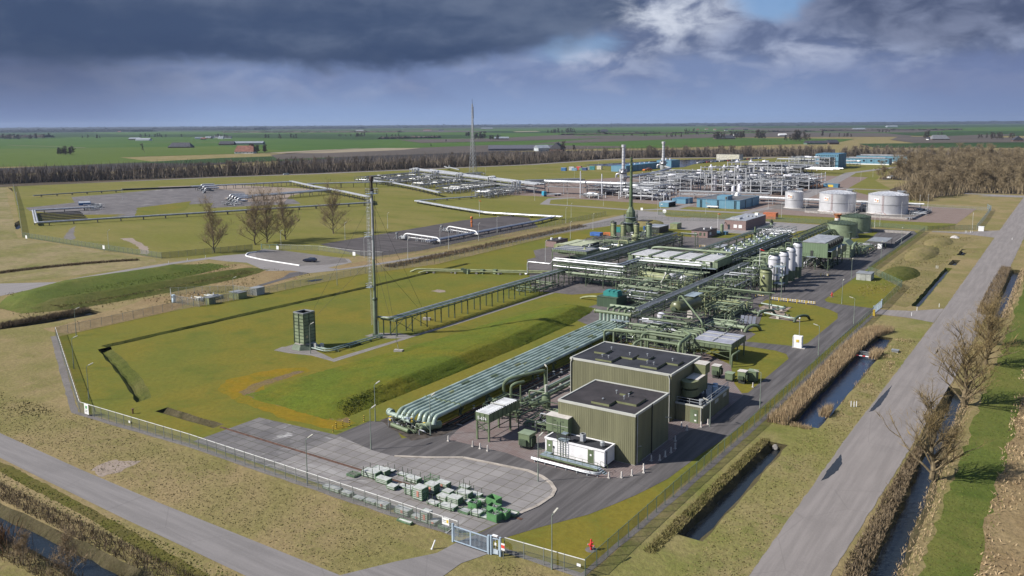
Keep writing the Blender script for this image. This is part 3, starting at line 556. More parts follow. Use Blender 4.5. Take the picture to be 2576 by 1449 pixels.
#colours shared by the plant
OLIVE=cladding('olive_cladding',(0.175,0.172,0.100),0.32,0.9)
OLIVE_P=mat('olive_panel',(0.155,0.165,0.085),0.6,var=0.1)
ROOF=mat('roof_felt',(0.026,0.027,0.034),0.9,var=0.2,sc=0.25)
ROOF2=mat('roof_felt_brown',(0.036,0.031,0.033),0.9,var=0.2,sc=0.25)
TRIM=mat('pale_trim',(0.42,0.42,0.38),0.55,var=0.06)
GREEN=mat('plant_green',(0.125,0.160,0.092),0.5,var=0.14,sc=0.5)
GREEN_D=mat('plant_green_dark',(0.058,0.080,0.050),0.5,var=0.15)
GREEN_L=mat('plant_green_light',(0.195,0.240,0.155),0.5,var=0.12)
GREEN_Y=mat('plant_green_yellow',(0.225,0.245,0.125),0.5,var=0.12)
PIPE_L=mat('bundle_pipe_paint',(0.31,0.375,0.335),0.3,var=0.14,sc=0.35,col2=(0.19,0.24,0.195))
STEEL=mat('grey_steel',(0.22,0.23,0.24),0.5,var=0.12)
GALV=mat('galvanised_steel',(0.42,0.44,0.46),0.42,0.4,var=0.1)
GRATE=mat('walkway_grating',(0.24,0.29,0.33),0.7,var=0.1)
DARK=mat('dark_metal',(0.035,0.038,0.036),0.6,var=0.2)
BLACK=mat('black_opening',(0.012,0.012,0.012),0.9,var=0.1)
WHITE=mat('white_paint',(0.72,0.72,0.72),0.6,var=0.05)
WALLW=mat('white_wall',(0.70,0.69,0.70),0.75,var=0.06,sc=0.8)
ALU=mat('aluminium_jacket',(0.47,0.48,0.50),0.4,0.5,var=0.15,sc=0.8)
ALU_P=mat('pale_metal_sheet',(0.38,0.39,0.41),0.45,0.3,var=0.14)
LILAC=mat('white_vessel_paint',(0.56,0.56,0.60),0.5,var=0.06)
RUST=mat('rusty_pipe',(0.12,0.062,0.038),0.85,var=0.3,sc=0.8)
CONCRETE=mat('concrete',(0.30,0.28,0.265),0.9,var=0.15,sc=1.2)
CONC_P=mat('concrete_pale',(0.46,0.43,0.40),0.9,var=0.12)
YELLOW=mat('yellow_paint',(0.62,0.44,0.06),0.5,var=0.08)
RED=mat('red_paint',(0.45,0.03,0.025),0.45,var=0.1)
ORANGE=mat('orange_paint',(0.52,0.15,0.04),0.55,var=0.12)
BLUE=cladding('blue_cladding',(0.12,0.265,0.365),1.0,0.35,0.1)
BLUE_D=mat('blue_panel',(0.07,0.17,0.26),0.5,var=0.1)
BRICK=mat('pink_brick',(0.235,0.165,0.155),0.9,var=0.14,sc=3.0)
BRICK_O=mat('orange_brick',(0.40,0.13,0.065),0.85,var=0.14,sc=2.0)
GLASS=mat('window_glass',(0.03,0.04,0.05),0.12,var=0.05,spec=0.8)
TEAL=mat('teal_paint',(0.03,0.20,0.19),0.5,var=0.12)
CRATEG=mat('crate_green',(0.115,0.195,0.105),0.6,var=0.2,sc=1.5)
BINFILL=mat('steel_offcuts',(0.30,0.31,0.31),0.6,var=0.35,sc=3.0)
def rail(pts,h=1.0,r=0.03,post=1.5,mb=None):
 """handrail: top and knee tube with posts"""
 mb=mb or MB()
 for a,b in zip(pts,pts[1:]):
  A,B=Vector(a),Vector(b);L=(B-A).length;k=max(1,int(L/post))
  for z in(h,h*0.5):mb.beam(A+Vector((0,0,z)),B+Vector((0,0,z)),r*2)
  for i in range(k+1):
   p=A+(B-A)*i/k;mb.beam(p,p+Vector((0,0,h)),r*2)
 return mb
def ladder(mb,x,y,z0,z1,dx=0.0,dy=0.5,cage=False):
 mb.beam((x,y,z0),(x,y,z1),0.06);mb.beam((x+dx,y+dy,z0),(x+dx,y+dy,z1),0.06)
 z=z0+0.3
 while z<z1:mb.beam((x,y,z),(x+dx,y+dy,z),0.035);z+=0.35
 return mb
def hall(name,label,x0,x1,y0,y1,h,roof,group=None):
 t=thing(name,label,'building',((x0+x1)/2,(y0+y1)/2,0),group)
 link('wall',MB().box(x0,x1,y0,y1,0,h-0.35),OLIVE,t)
 link('roof',MB().box(x0+0.2,x1-0.2,y0+0.2,y1-0.2,h-0.5,h-0.12),roof,t)
 e=MB()
 for q in((x0-.05,x1+.05,y0-.05,y0+.22),(x0-.05,x1+.05,y1-.22,y1+.05),(x0-.05,x0+.22,y0+.22,y1-.22),(x1-.22,x1+.05,y0+.22,y1-.22)):e.box(*q,h-0.36,h)
 link('roof_edge',e,TRIM,t)
 return t
def roof_pad(t,x0,x1,y0,y1,z,roof):
 link('roof_curb',MB().box(x0,x1,y0,y1,z-0.15,z+0.32),OLIVE_P,t)
 link('curb_cover',MB().box(x0-.03,x1+.03,y0+.02,y1+.03,z+0.322,z+0.36),roof,t)
def roof_vent(t,x,y,z):
 link('roof_vent',MB().cyl((x,y,z-.1),(x,y,z+.4),.07,8).cyl((x,y,z+.4),(x,y,z+.55),.16,8),GALV,t)
def pipe_down(t,x,y,z0,z1,m=None,dx=0.0):
 link('downpipe',MB().tube([(x+dx,y,z1),(x+dx,y,z1-.35),(x,y,z1-.7),(x,y,z0)],.085,8,.1),m or TRIM,t,True)
t=hall('ribbed_hall','smaller olive ribbed hall with brown black flat roof, beside the white hut',-13.1,0,0,12.1,7.8,ROOF2)
for q in((-8.1,-5.05,1.4,3.9),(-5.0,-1.6,3.6,7.1),(-6.2,-5.1,7.2,9.3)):roof_pad(t,*q,7.68,ROOF2)
for x,y in((-6.9,7.6),(-4.1,6.2),(-6.9,3.0),(-4.2,4.8)):roof_vent(t,x,y,7.7 if not(-5<x and y>3.6)else 8.05)
pipe_down(t,0.12,0.5,0,7.6,GALV);pipe_down(t,0.12,5.6,0,7.9,DARK)
link('door',MB().box(0.0,0.07,0.8,2.3,0.05,2.3),OLIVE_P,t);link('door_lamp',MB().beam((0.05,0.9,2.7),(0.6,0.9,2.9),.09),TRIM,t)
link('wall_base',MB().box(-13.15,0.06,-0.05,12.15,0.0,0.12),CONCRETE,t)
link('wall_light',MB().beam((0.02,10.8,4.2),(0.8,11.4,4.1),.1),TRIM,t)
t=hall('large_ribbed_hall','larger olive ribbed hall with black flat roof, behind the smaller hall',-22.4,-2.9,19.8,33.1,8.3,ROOF)
for q in((-17.9,-14.7,20.9,24.4),(-15.0,-12.4,24.5,27.3),(-20.3,-18.0,24.9,27.6),(-9.4,-6.3,21.4,25.2),(-6.4,-4.1,25.3,27.8),(-11.9,-9.7,25.4,27.9)):roof_pad(t,*q,8.18,ROOF)
for x,y in((-18.6,28.6),(-17.2,22.3),(-15.9,22.2),(-13.6,26.0),(-10.6,27),(-8.7,22.8),(-7.4,22.7),(-5.6,26.6)):roof_vent(t,x,y,8.2 if(x,y)in((-18.6,28.6),)else 8.5)
pipe_down(t,-22.2,19.66,0,8.3,TRIM,0.25);pipe_down(t,-3.15,19.66,0,8.2,TRIM,-0.2)
t=thing('hall_annex','low olive ribbed annex with railed roof against the larger hall','building',(-0.4,28,0))
ax0,ax1,ay0,ay1,ah=-2.86,2.0,21.6,34.4,3.1
link('wall',MB().box(ax0,ax1,ay0,ay1,0,ah-.25),OLIVE,t)
link('roof',MB().box(ax0+.2,ax1-.2,ay0+.2,ay1-.2,ah-.4,ah-.12),mat('wet_roof',(0.02,0.025,0.04),0.25,var=0.2,sc=0.3),t)
e=MB()
for q in((ax0,ax1+.05,ay0-.05,ay0+.2),(ax0,ax1+.05,ay1-.2,ay1+.05),(ax1-.2,ax1+.05,ay0+.2,ay1-.2)):e.box(*q,ah-.26,ah)
link('roof_edge',e,TRIM,t)
link('railing',rail([(ax0+.2,ay0+.2,ah),(ax1-.15,ay0+.2,ah),(ax1-.15,ay1-.2,ah)],0.9,0.035,2.0),GALV,t)
d=link('door',MB().box(-.15,1.2,ay0-.07,ay0,0.05,2.35),GREEN,t)
sub('notice',MB().box(.65,.95,ay0-.09,ay0-.072,1.3,1.6),WHITE,d);sub('lower_notice',MB().box(.6,.95,ay0-.09,ay0-.072,.35,.6),WHITE,d)
pipe_down(t,1.75,ay0-.12,0,2.9,TRIM)
for y in(27.2,31.2):link('wall_window',MB().box(ax1,ax1+.04,y,y+1.7,2.0,2.6),TRIM,t)
link('roof_fan',MB().cyl((1.3,22.6,3),(1.3,22.6,3.7),.3,10).cyl((1.3,22.6,3.7),(1.3,22.6,3.95),.38,10),GALV,t)
t=thing('air_handling_unit','tall olive ventilation unit with two curved ducts, on the annex roof','ventilation unit',(-1.5,28.5,3.0))
link('casing',MB().box(-2.6,-0.5,25.6,30.2,3.5,6.2),OLIVE_P,t);link('casing_top',MB().box(-2.66,-.44,25.54,30.26,6.202,6.28),CONC_P,t)
link('upper_casing',MB().box(-2.5,-0.5,29.0,31.2,6.29,8.0),OLIVE_P,t);link('upper_top',MB().box(-2.56,-.44,28.94,31.26,8.002,8.08),CONC_P,t)
for q in((-2.4,26),(-.8,26),(-2.4,29.6),(-.8,29.6)):link('stand',MB().box(q[0],q[0]+.2,q[1],q[1]+.2,3,3.5),DARK,t)
for z in(3.6,5.05):
 pts=[];
 for k in range(11):
  a=math.pi*k/10
  pts.append((-1.5+1.5*math.cos(a)*1.0-0.2,25.6-2.3*math.sin(a)**0.8))
 inn=[(-1.7+(p[0]+1.7)*0.35,25.6-(25.6-p[1])*0.35)for p in pts]
 link('curved_duct',MB().prism(pts+list(reversed(inn)),z,z+1.15),OLIVE_P,t)
link('small_tank',MB().cyl((0.6,31.2,3),(0.6,31.2,4.3),.45,12).cyl((0.9,30.0,3),(0.9,30.0,4.2),.45,12),mat('pale_blue_tank',(0.28,0.38,0.5),0.5,var=0.1),t,True)
t=thing('white_switch_hut','white flat roofed hut with two green doors beside the crash barrier','building',(-8.2,-2,0))
link('wall',MB().box(-13.3,-3.2,-3.5,-0.3,0.35,2.6),WALLW,t)
link('roof',MB().box(-13.2,-3.3,-3.4,-.4,2.6,2.74),ROOF,t)
e=MB()
for q in((-13.4,-3.1,-3.6,-3.38),(-13.4,-3.1,-.42,-.2),(-13.4,-13.18,-3.38,-.42),(-3.32,-3.1,-3.38,-.42)):e.box(*q,2.58,2.84)
link('roof_edge',e,WALLW,t)
link('foundation',MB().box(-13.1,-3.4,-3.3,-.5,0,.35),DARK,t)
for x in(-13.0,-5.9):
 d=link('door',MB().box(x,x+.95,-3.56,-3.5,.45,2.45),GREEN,t)
 sub('door_frame',MB().box(x-.07,x,-3.55,-3.5,.4,2.5).box(x+.95,x+1.02,-3.55,-3.5,.4,2.5).box(x-.07,x+1.02,-3.55,-3.5,2.45,2.52),TRIM,d)
 sub('door_sign',MB().box(x+.34,x+.62,-3.585,-3.565,1.55,1.82),WHITE,d)
 link('lamp',MB().box(x+.2,x+.8,-3.62,-3.5,2.53,2.6),WHITE,t)
link('cable_duct',MB().box(-3.19,-3.12,-2.9,-2.75,.2,2.6),DARK,t)
for x in(-11.9,):link('meter_box',MB().box(x,x+.2,-3.6,-3.5,1.4,1.7).box(x+.07,x+.12,-3.56,-3.5,.5,1.4),DARK,t)
t=thing('roof_fan_hood','hexagonal galvanised fan hood on the white hut roof','roof fan',(-7.6,-2.0,2.75))
link('hood',MB().lathe(-7.6,-2.0,[(.52,2.95),(.52,4.0)],6),ALU_P,t);link('rim',MB().lathe(-7.6,-2.0,[(.46,4.0),(.46,4.05),(.3,4.05),(.3,3.9)],6),STEEL,t);link('base',MB().cbox(-7.6,-2,2.74,.9,.9,.22),DARK,t)
t=thing('roof_vent_cowl','small pale vent cowl near the end of the white hut roof','vent',(-4.2,-2.2,2.75))
link('cowl',MB().lathe(-4.2,-2.2,[(.3,2.9),(.36,3.05),(.36,3.5),(.2,3.62)],10),GALV,t);link('base',MB().cbox(-4.2,-2.2,2.74,.4,.4,.2),DARK,t)
t=thing('access_platform','long green railed walkway platform in front of the white hut','walkway',(-8,-4.5,0))
link('deck',MB().box(-13.2,-3.3,-5.4,-4.4,.55,.62).box(-13.2,-12,-4.4,-3.6,.55,.62),GRATE,t)
link('edge_beam',MB().box(-13.2,-3.3,-5.48,-5.4,.4,.66),GREEN,t)
link('railing',rail([(-13.2,-5.4,.62),(-3.3,-5.4,.62)],1.0,0.02,1.2),GREEN,t)
for x in(-13,-10,-7,-4):link('leg',MB().box(x,x+.12,-5.35,-5.2,0,.55),GREEN,t)
st=MB()
for k in range(4):st.box(-3.3+k*.3,-3.02+k*.3,-5.3,-4.5,.5-k*.16,.55-k*.16)
link('steps',st,GRATE,t)
for y in(-5.4,-4.45):link('step_rail',MB().tube([(-3.3,y,.6),(-3.3,y,1.6),(-2.2,y,1.1),(-2.0,y,0)],.03,6,.2),GREEN,t)
link('side_rail',MB().tube([(-13.4,-5.3,0),(-13.4,-5.3,1.5),(-13.4,-4.5,1.5),(-13.4,-4.5,0)],.03,6,.3),GREEN,t)
t=thing('ventilation_box','boxy green ventilation casing with pale top, above the white hut','ventilation unit',(-12.6,-0.6,2.8))
link('casing',MB().box(-14.5,-10.6,-1.3,0.3,2.95,5.4),GREEN,t);link('top',MB().box(-14.56,-10.54,-1.36,.36,5.4,5.5),CONC_P,t)
link('seam',MB().box(-14.5,-10.6,-1.33,-1.3,4.1,4.16),TRIM,t)
for x in(-13.3,-11.9):link('panel_joint',MB().box(x,x+.03,-1.325,-1.3,2.95,5.4),GREEN_D,t)
for x in(-13.1,-11.7):
 for z in(3.6,4.8):
  for u in(x,x+.25):link('latch',MB().box(u,u+.1,-1.36,-1.3,z,z+.1),DARK,t)
link('support_frame',MB().box(-14.4,-10.7,-1.2,-1.05,2.76,2.95).box(-14.4,-10.7,.1,.25,2.76,2.95).box(-14.4,-14.2,-1.05,.1,0,2.95),GREEN_D,t)
link('duct',MB().box(-14.5,-13.2,.3,3.6,3.6,5.2),GREEN,t)
t=thing('caged_ladder','green steel ladder and landing up the front of the white hut','ladder',(-10.5,-4.0,0.6))
link('ladder_rails',ladder(ladder(MB(),-10.9,-3.85,.62,5.8,.45,0),-10.0,-3.85,.62,3.0,.45,0),GREEN_D,t)
link('landing',MB().box(-11,-9.4,-3.8,-2.6,2.9,2.98).box(-10.4,-9.5,-3.8,-2.9,4.0,4.06),GRATE,t)
link('landing_rail',rail([(-11,-3.8,2.98),(-9.4,-3.8,2.98),(-9.4,-2.6,2.98)],1.0,.025,.8),GREEN_D,t)
cg=MB()
for k in range(5):cg.tube([(-10.9,-3.85,3.2+k*.55),(-10.9,-4.35,3.2+k*.55),(-10.45,-4.35,3.2+k*.55),(-10.45,-3.85,3.2+k*.55)],.02,5,.2)
link('cage',cg,GREEN_D,t)
t=thing('crash_barrier','galvanised crash barrier along the road in front of the white hut','crash barrier',(-8,-6.9,0))
link('rail_beam',MB().tube([(-13.6,-7.0,.72),(-4.4,-7.05,.72),(-2.9,-6.8,.72),(-2.3,-6.3,.72)],.11,6,.6).tube([(-13.6,-7.0,.52),(-4.4,-7.05,.52),(-2.9,-6.8,.52),(-2.3,-6.3,.52)],.11,6,.6),GALV,t)
for x in(-13.1,-11.3,-9.5,-7.7,-5.9,-4.2):link('post',MB().box(x,x+.12,-7.0,-6.86,0,.7),GALV,t)
link('post',MB().box(-2.75,-2.63,-6.6,-6.48,0,.7),GALV,t)
def cooler(name,label,x0,x1,y0,y1,z0,z1,legs,m=GREEN,top=ALU_P,slat=0.55,along='x',bands=(),fans=(),braces=True):
 t=thing(name,label,'air cooler',((x0+x1)/2,(y0+y1)/2,0))
 link('bed_casing',MB().box(x0,x1,y0,y1,z0,z1-.12),m,t)
 ra=MB();k=int(((y1-y0)if along=='x' else(x1-x0))/slat)
 for i in range(k):
  if along=='x':ra.cyl((x0+.05,y0+(i+.5)*slat,z1-.12),(x1-.05,y0+(i+.5)*slat,z1-.12),slat*.34,8)
  else:ra.cyl((x0+(i+.5)*slat,y0+.05,z1-.12),(x0+(i+.5)*slat,y1-.05,z1-.12),slat*.34,8)
 link('gap_shade_plate',MB().box(x0+.04,x1-.04,y0+.04,y1-.04,z1-.2,z1-.11),DARK,t)  # dark plate added to paint the shade in the gaps between slats
 link('louvre_slat',ra,top,t,True)
 for b in bands:link('top_bar',MB().box(*b,z1+.13,z1+.24),TRIM,t)
 ri=MB();n=max(3,int((x1-x0)/1.1));mrib=max(3,int((y1-y0)/1.1))
 for i in range(n+1):xx=x0+(x1-x0)*i/n;ri.box(xx-.03,xx+.03,y0-.06,y0,z0,z1-.2)
 for i in range(mrib+1):yy=y0+(y1-y0)*i/mrib;ri.box(x1,x1+.06,yy-.03,yy+.03,z0,z1-.2)
 link('casing_rib',ri,GREEN_D if m is GREEN else m,t)
 for x,y in legs:link('leg',MB().box(x-.13,x+.13,y-.13,y+.13,0,z0),m,t)
 if braces and len(legs)>=4:
  (xa,ya),(xb,yb)=legs[0],legs[1]
  link('brace',MB().beam((xa,ya,z0*.45),(xb,yb,z0*.95),.1).beam((xa,ya,z0*.95),(xb,yb,z0*.45),.1),m,t)
 for fx,fy,fr in fans:link('fan_ring',MB().lathe(fx,fy,[(fr*1.12,z0-.02),(fr,z0-.7),(fr*.96,z0-.7),(fr*1.05,z0-.02)],20),m,t,True)
 return t
t=cooler('air_cooler','narrow green air cooler with ribbed grey top and painted number, on tall legs',-25.9,-23.2,-4.3,4.3,3.2,4.7,[(-25.7,-4.1),(-23.4,-4.1),(-25.7,1.9),(-23.4,1.9)],bands=((-25.9,-23.2,-.1,.1),))
link('bracing',MB().beam((-25.7,-4.1,1.9),(-23.4,-4.1,1.9),.1).beam((-25.7,-4.1,2.4),(-23.4,-4.1,3.2),.1).beam((-25.7,-4.1,1.9),(-25.7,1.9,1.9),.1).beam((-23.4,-4.1,1.9),(-23.4,1.9,1.9),.1),GREEN_D,t)
def text_on(parent,body,size,loc,rot,m,name='lettering'):
 c=bpy.data.curves.new(name,'FONT');c.body=body;c.size=size;c.extrude=0.006;c.align_x='CENTER';c.align_y='CENTER'
 tmp=bpy.data.objects.new(name+'_source',c);COL.objects.link(tmp)
 dg=bpy.context.evaluated_depsgraph_get();me=bpy.data.meshes.new_from_object(tmp.evaluated_get(dg))
 bpy.data.objects.remove(tmp);bpy.data.curves.remove(c)
 me.materials.clear();me.materials.append(m)
 o=bpy.data.objects.new(name,me);COL.objects.link(o)
 o.rotation_euler=rot;o.location=Vector(loc)-(Vector(parent.location)if parent.parent is None else Vector(parent.parent.location));o.parent=parent
 return o
text_on(t,'E-674',.75,(-24.55,-4.37,3.75),(R(90),0,0),WHITE)
t=cooler('air_cooler','wide green air cooler with dark ribbed top, behind the larger olive hall',-14.1,-5.9,57.9,66.8,3.1,4.5,[(-14,58),(-6.1,58),(-6.1,62.3),(-6.1,66.6),(-14,62.3),(-14,66.6)],top=mat('slate_slat',(0.20,0.21,0.26),0.45,0.2,var=0.1),slat=.62,along='x',bands=((-14.1,-5.9,60.7,60.85),(-14.1,-5.9,63.7,63.85),(-10.1,-9.95,57.9,66.8)),fans=((-12,60.2,1.6),(-8,60.2,1.6),(-12,64.4,1.6),(-8,64.4,1.6)))
link('hood_edge',MB().box(-14.16,-5.84,57.8,57.9,3.9,4.2),GREEN_L,t)
link('feed_pipe',MB().tube([(-5.2,56.4,0),(-5.2,56.4,2.6),(-4.6,57.4,3.0),(-4.6,59.2,3.0)],.2,8,.5),GREEN,t,True)
def cabinet(label,x,y,w,d,h,feet=0.5,fin=True,top=None):
 t=thing('transformer_cabinet',label,'transformer cabinet',(x,y,0),'green transformer cabinets')
 link('cabinet_body',MB().cbox(x,y,feet,w,d,h-feet),GREEN,t);link('lid',MB().cbox(x,y,h,w+.16,d+.16,.08),top or GREEN_L,t)
 link('plinth',MB().box(x-w*.4,x+w*.4,y-d*.45,y-d*.2,0,feet).box(x-w*.4,x+w*.4,y+d*.2,y+d*.45,0,feet),DARK,t)
 if fin:
  f=MB()
  for k in range(8):f.box(x+w/2,x+w/2+.35,y-d*.4+k*d*.1,y-d*.4+k*d*.1+.05,feet+.1,h-.5)
  link('cooling_fin',f,GREEN_D,t)
  link('front_box',MB().box(x-w*.32,x+w*.3,y-d/2-.4,y-d/2,feet+.15,h*.66),GREEN_D,t)
 return t
cabinet('green cabinet on dark feet between the ribbed grey cooler and the white hut',-17.2,-2.6,2.0,1.8,2.4,.5)
cabinet('slim pale topped cabinet closest to the annex roof unit',-5.3,48.0,1.5,1.6,2.5,.7,top=CONC_P)
cabinet('low squat cabinet, second from the larger hall',-2.4,47.4,1.5,1.5,1.6,.4,fin=False)
cabinet('pale topped cabinet on thin feet, third from the larger hall',0.1,47.4,1.5,1.5,2.4,.8,top=CONC_P)
cabinet('all green cabinet standing last in the row, next to the lawn edge',1.4,49.6,1.7,1.6,2.1,.2,fin=False)
bsrc=None
for x,y in((-1.2,-5.9),(.3,-4.9),(1.2,-3.4),(1.7,-.6),(2.2,-1.6),(1.3,2.9),(2.3,3.7),(2.4,5.5),(2.5,7.4),(2.4,9.2),(1.2,12.1),(-24.4,-7.1),(-22.9,-7.2),(-21.4,-7.3),(2.8,22.1),(2.3,20.3),(2.7,45.7),(-.4,18.5),(.9,17.6),(-29.0,-7.4)):
 if bsrc is None:
  bsrc=thing('concrete_bollard','pale concrete bollard at the edge of the clinker paving','bollard',(x,y,0),'concrete bollards round the halls')
  link('post',MB().lathe(x,y,[(.13,.12),(.11,.85),(.05,.95)],10),CONC_P,bsrc,True);link('foot',MB().cbox(x,y,.0,.36,.36,.13),CONC_P,bsrc)
 else:copy_thing(bsrc,(x,y,0.05))
def piping(name,label,pipes,m=GREEN,extra=(),cat='piping',sup=True,r=0.15,grp=None):
 """a welded run: pipes = [(path, radius)]"""
 p0=pipes[0][0][0];t=thing(name,label,cat,(p0[0],p0[1],0),grp)
 for path,rr in pipes:link('pipe',MB().tube(path,rr,8),m,t,True)
 for nm,mb,mm in extra:link(nm,mb,mm,t)
 return t
for x,y,lab in((-24.3,14.6,'green cylinder with pale neck beside the smaller hall back corner'),(-24.6,25.6,'slim green cylinder nearer the larger hall corner'),(-23.7,26.3,'slim green cylinder touching the larger hall corner')):
 t=thing('vent_silencer',lab,'silencer',(x,y,0));r=.8 if y<20 else.42
 link('shell',MB().lathe(x,y,[(r,.3),(r,2.4),(r*.5,2.9)],14),GREEN,t,True);link('neck',MB().cyl((x,y,2.9),(x,y,4.2),r*.33,10),TRIM,t,True);link('skirt',MB().cyl((x,y,0),(x,y,.3),r*.7,10),DARK,t)
piping('gooseneck_pipework','tall green goosenecks over the ground pipes left of the smaller hall',[([(-33,14,0),(-33,14,3.2),(-32.4,14.8,3.9),(-29,22,4.3),(-29,22,0)],.3),([(-31.4,14,0),(-31.4,14,2.9),(-30.8,14.6,3.4),(-30,16.2,3.4)],.26),([(-28,12,0),(-28,12,4.2)],.14),([(-26.8,13,0),(-26.8,13,3.2),(-24,13.5,3.2)],.16),([(-33.5,10,1.2),(-28,10,1.2),(-24.5,12,1.5),(-23.5,14.0,1.5)],.42)])
for k,z in enumerate((.5,.75,.55,.6)):
 xx=-29.6+k*1.0
 piping('ground_pipe',['outermost','second','third','innermost'][k]+' low green pipe running to the larger hall back corner',[([(xx,14,z),(xx,36,z),(xx+.5,37,z),(xx+.5,60,z)],.2)],GREEN if k%2 else PIPE_L,[('sleeper',MB().box(xx-.4,xx+.4,18,18.3,0,z-.15),CONCRETE),('sleeper',MB().box(xx-.4,xx+.4,27,27.3,0,z-.15),CONCRETE)])
def skid(name,label,x0,x1,y0,y1,h,n,seed,m=GREEN,m2=None,cat='pipe skid',frame=True,rad=(.06,.16),ground=0.0):
 """a dense welded piping skid: legs, cross pipes, valves with handwheels"""
 rr=random.Random(seed);t=thing(name,label,cat,((x0+x1)/2,(y0+y1)/2,ground));m2=m2 or m
 if frame:
  fr=MB()
  for x in(x0,(x0+x1)/2,x1):
   for y in(y0,y1):fr.box(x-.06,x+.06,y-.06,y+.06,ground,ground+h)
  for z in(h*.5,h):
   for y in(y0,y1):fr.beam((x0,y,ground+z),(x1,y,ground+z),.12)
   for x in(x0,x1):fr.beam((x,y0,ground+z),(x,y1,ground+z),.12)
  link('frame',fr,GREEN_D if m in(GREEN,GREEN_L)else m2,t)
 for i in range(n):
  z=ground+rr.uniform(.25,h*.95);r=rr.uniform(*rad)
  if rr.random()<.5:
   y=rr.uniform(y0,y1);a,b=rr.uniform(x0,x0+(x1-x0)*.4),rr.uniform(x0+(x1-x0)*.5,x1);zz=ground+rr.uniform(.1,h)
   path=[(a,y,ground),(a,y,z),(b,y,z),(b,min(y1,y+rr.uniform(.4,2)),z)]if rr.random()<.6 else[(a,y,z),(b,y,z),(b,y,ground)]
  else:
   x=rr.uniform(x0,x1);a,b=rr.uniform(y0,y0+(y1-y0)*.4),rr.uniform(y0+(y1-y0)*.5,y1)
   path=[(x,a,ground),(x,a,z),(x,b,z),(min(x1,x+rr.uniform(.4,2)),b,z)]if rr.random()<.6 else[(x,a,z),(x,b,z),(x,b,ground)]
  link('pipe',MB().tube(path,r,7),m if rr.random()<.75 else m2,t,True)
 for i in range(max(2,n//4)):
  x,y,z=rr.uniform(x0,x1),rr.uniform(y0,y1),ground+rr.uniform(.4,h)
  link('valve',MB().cyl((x-.22,y,z),(x+.22,y,z),.2,8).cyl((x,y,z),(x,y,z+.5),.05,6).cyl((x,y,z+.5),(x,y,z+.54),.22,10),m2 if rr.random()<.6 else DARK,t)
 return t
skid('pump_skid','tangle of green pumps and pipes between the ribbed cooler and the smaller hall',-22.5,-15.5,3.0,12.0,2.2,26,31,GREEN,ALU_P)
skid('pump_skid','tangle of green pipes behind the ribbed cooler, near the goosenecks',-31.5,-24.5,5.5,12.5,2.0,22,32,GREEN,DARK)
#pipe bundle, flare, trestle, cooling stack
NTH=['outermost','second','third','fourth','fifth','sixth','seventh','innermost']
for i in range(8):
 xa,xb=-40.9+i*1.04,-42.6+i*1.02
 yy=-5.2+(.9 if i>3 else 0)
 t=thing('transport_pipe',NTH[i]+' pale green pipe of the big parallel bundle, counted from the lawn bank','pipe',((xa+xb)/2,33,0),'parallel pipes of the big bundle')
 lo=1.2
 link('pipe',MB().tube([(xa,yy-1.1,lo),(xa,yy,2.4)if i<4 else(xa,yy-.6,2.4),(xa,yy+1.5,2.4),(xb,68.6,2.4),(xb,69.6,2.4),(xb,69.6,4.6)],.37,12,1.0),PIPE_L,t,True)
 rr=random.Random(i)
 for k in range(2):
  y=rr.uniform(2,66);f=(y+3.7)/72;x=xa+(xb-xa)*f
  link('wrap_band',MB().cyl((x,y,2.4),(x+(xb-xa)*.03,y+rr.uniform(1.2,2.6),2.4),.385,12,None,False),GREEN_Y if k else GREEN,t,True)
 fl=MB()
 for y in(1.5,60):f=(y+3.7)/72;x=xa+(xb-xa)*f;fl.cyl((x,y,2.4),(x,y+.12,2.4),.5,12)
 link('flange',fl,GREEN,t)
for k,y in enumerate(range(2,70,8)):
 f=(y+3.7)/72;x0=-41.6-1.7*f;single('pipe_sleeper',MB().box(x0,x0+8.6,y-.15,y+.15,1.7,1.98).box(x0+.3,x0+.6,y-.2,y+.2,0,1.7).box(x0+7.8,x0+8.1,y-.2,y+.2,0,1.7),GREEN_D,'low steel trestle carrying the eight pale green pipes','pipe support','supports under the big bundle')
t=thing('pipe_header','green header with eight risers at the plant end of the big bundle','pipe header',(-39.5,69.6,0))
link('header',MB().tube([(-44.0,69.6,4.7),(-34.6,69.6,4.7)],.46,14),GREEN,t,True);link('end_cap',MB().cyl((-44.2,69.6,4.7),(-44.0,69.6,4.7),.56,14).cyl((-34.6,69.6,4.7),(-34.4,69.6,4.7),.56,14),GREEN_Y,t)
for x in(-43,-39.5,-35.6):link('leg',MB().box(x-.12,x+.12,70.2,70.45,0,4.4),GREEN_D,t)
for k in range(4):x=-40.6+k*1.5;link('upper_branch',MB().tube([(x,69.6,5.0),(x,69.6,5.7),(x+.3,72.6,5.7)],.28,10),GREEN,t,True)
link('upper_header',MB().tube([(-41.6,72.8,5.7),(-35,72.8,5.7)],.42,12),GREEN_L,t,True)
link('platform',MB().box(-39,-34.5,67.4,69,3.4,3.46),GRATE,t);link('platform_rail',rail([(-39,67.4,3.46),(-34.5,67.4,3.46)],1,.025,1.2),GREEN,t)
t=thing('launcher_manifold','green manifold with end drums and valves at the road end of the bundle','pipe manifold',(-38.5,-5.6,0))
link('header',MB().tube([(-43.2,-5.6,1.4),(-37.2,-6.3,1.25)],.42,12),PIPE_L,t,True)
link('end_drum',MB().cyl((-43.6,-5.2,1.5),(-42.6,-5.4,1.5),.62,14),PIPE_L,t,True)
link('trap_barrel',MB().hvessel((-35.2,-6.8,.9),(-33.4,-4.0,.9),.66,14),GREEN_L,t,True)
link('lower_header',MB().tube([(-40.8,-7.6,.5),(-36.4,-8.4,.5)],.36,10),GREEN,t,True)
link('platform',MB().box(-38.4,-37.2,-7.4,-6.2,1.9,1.96),GRATE,t)
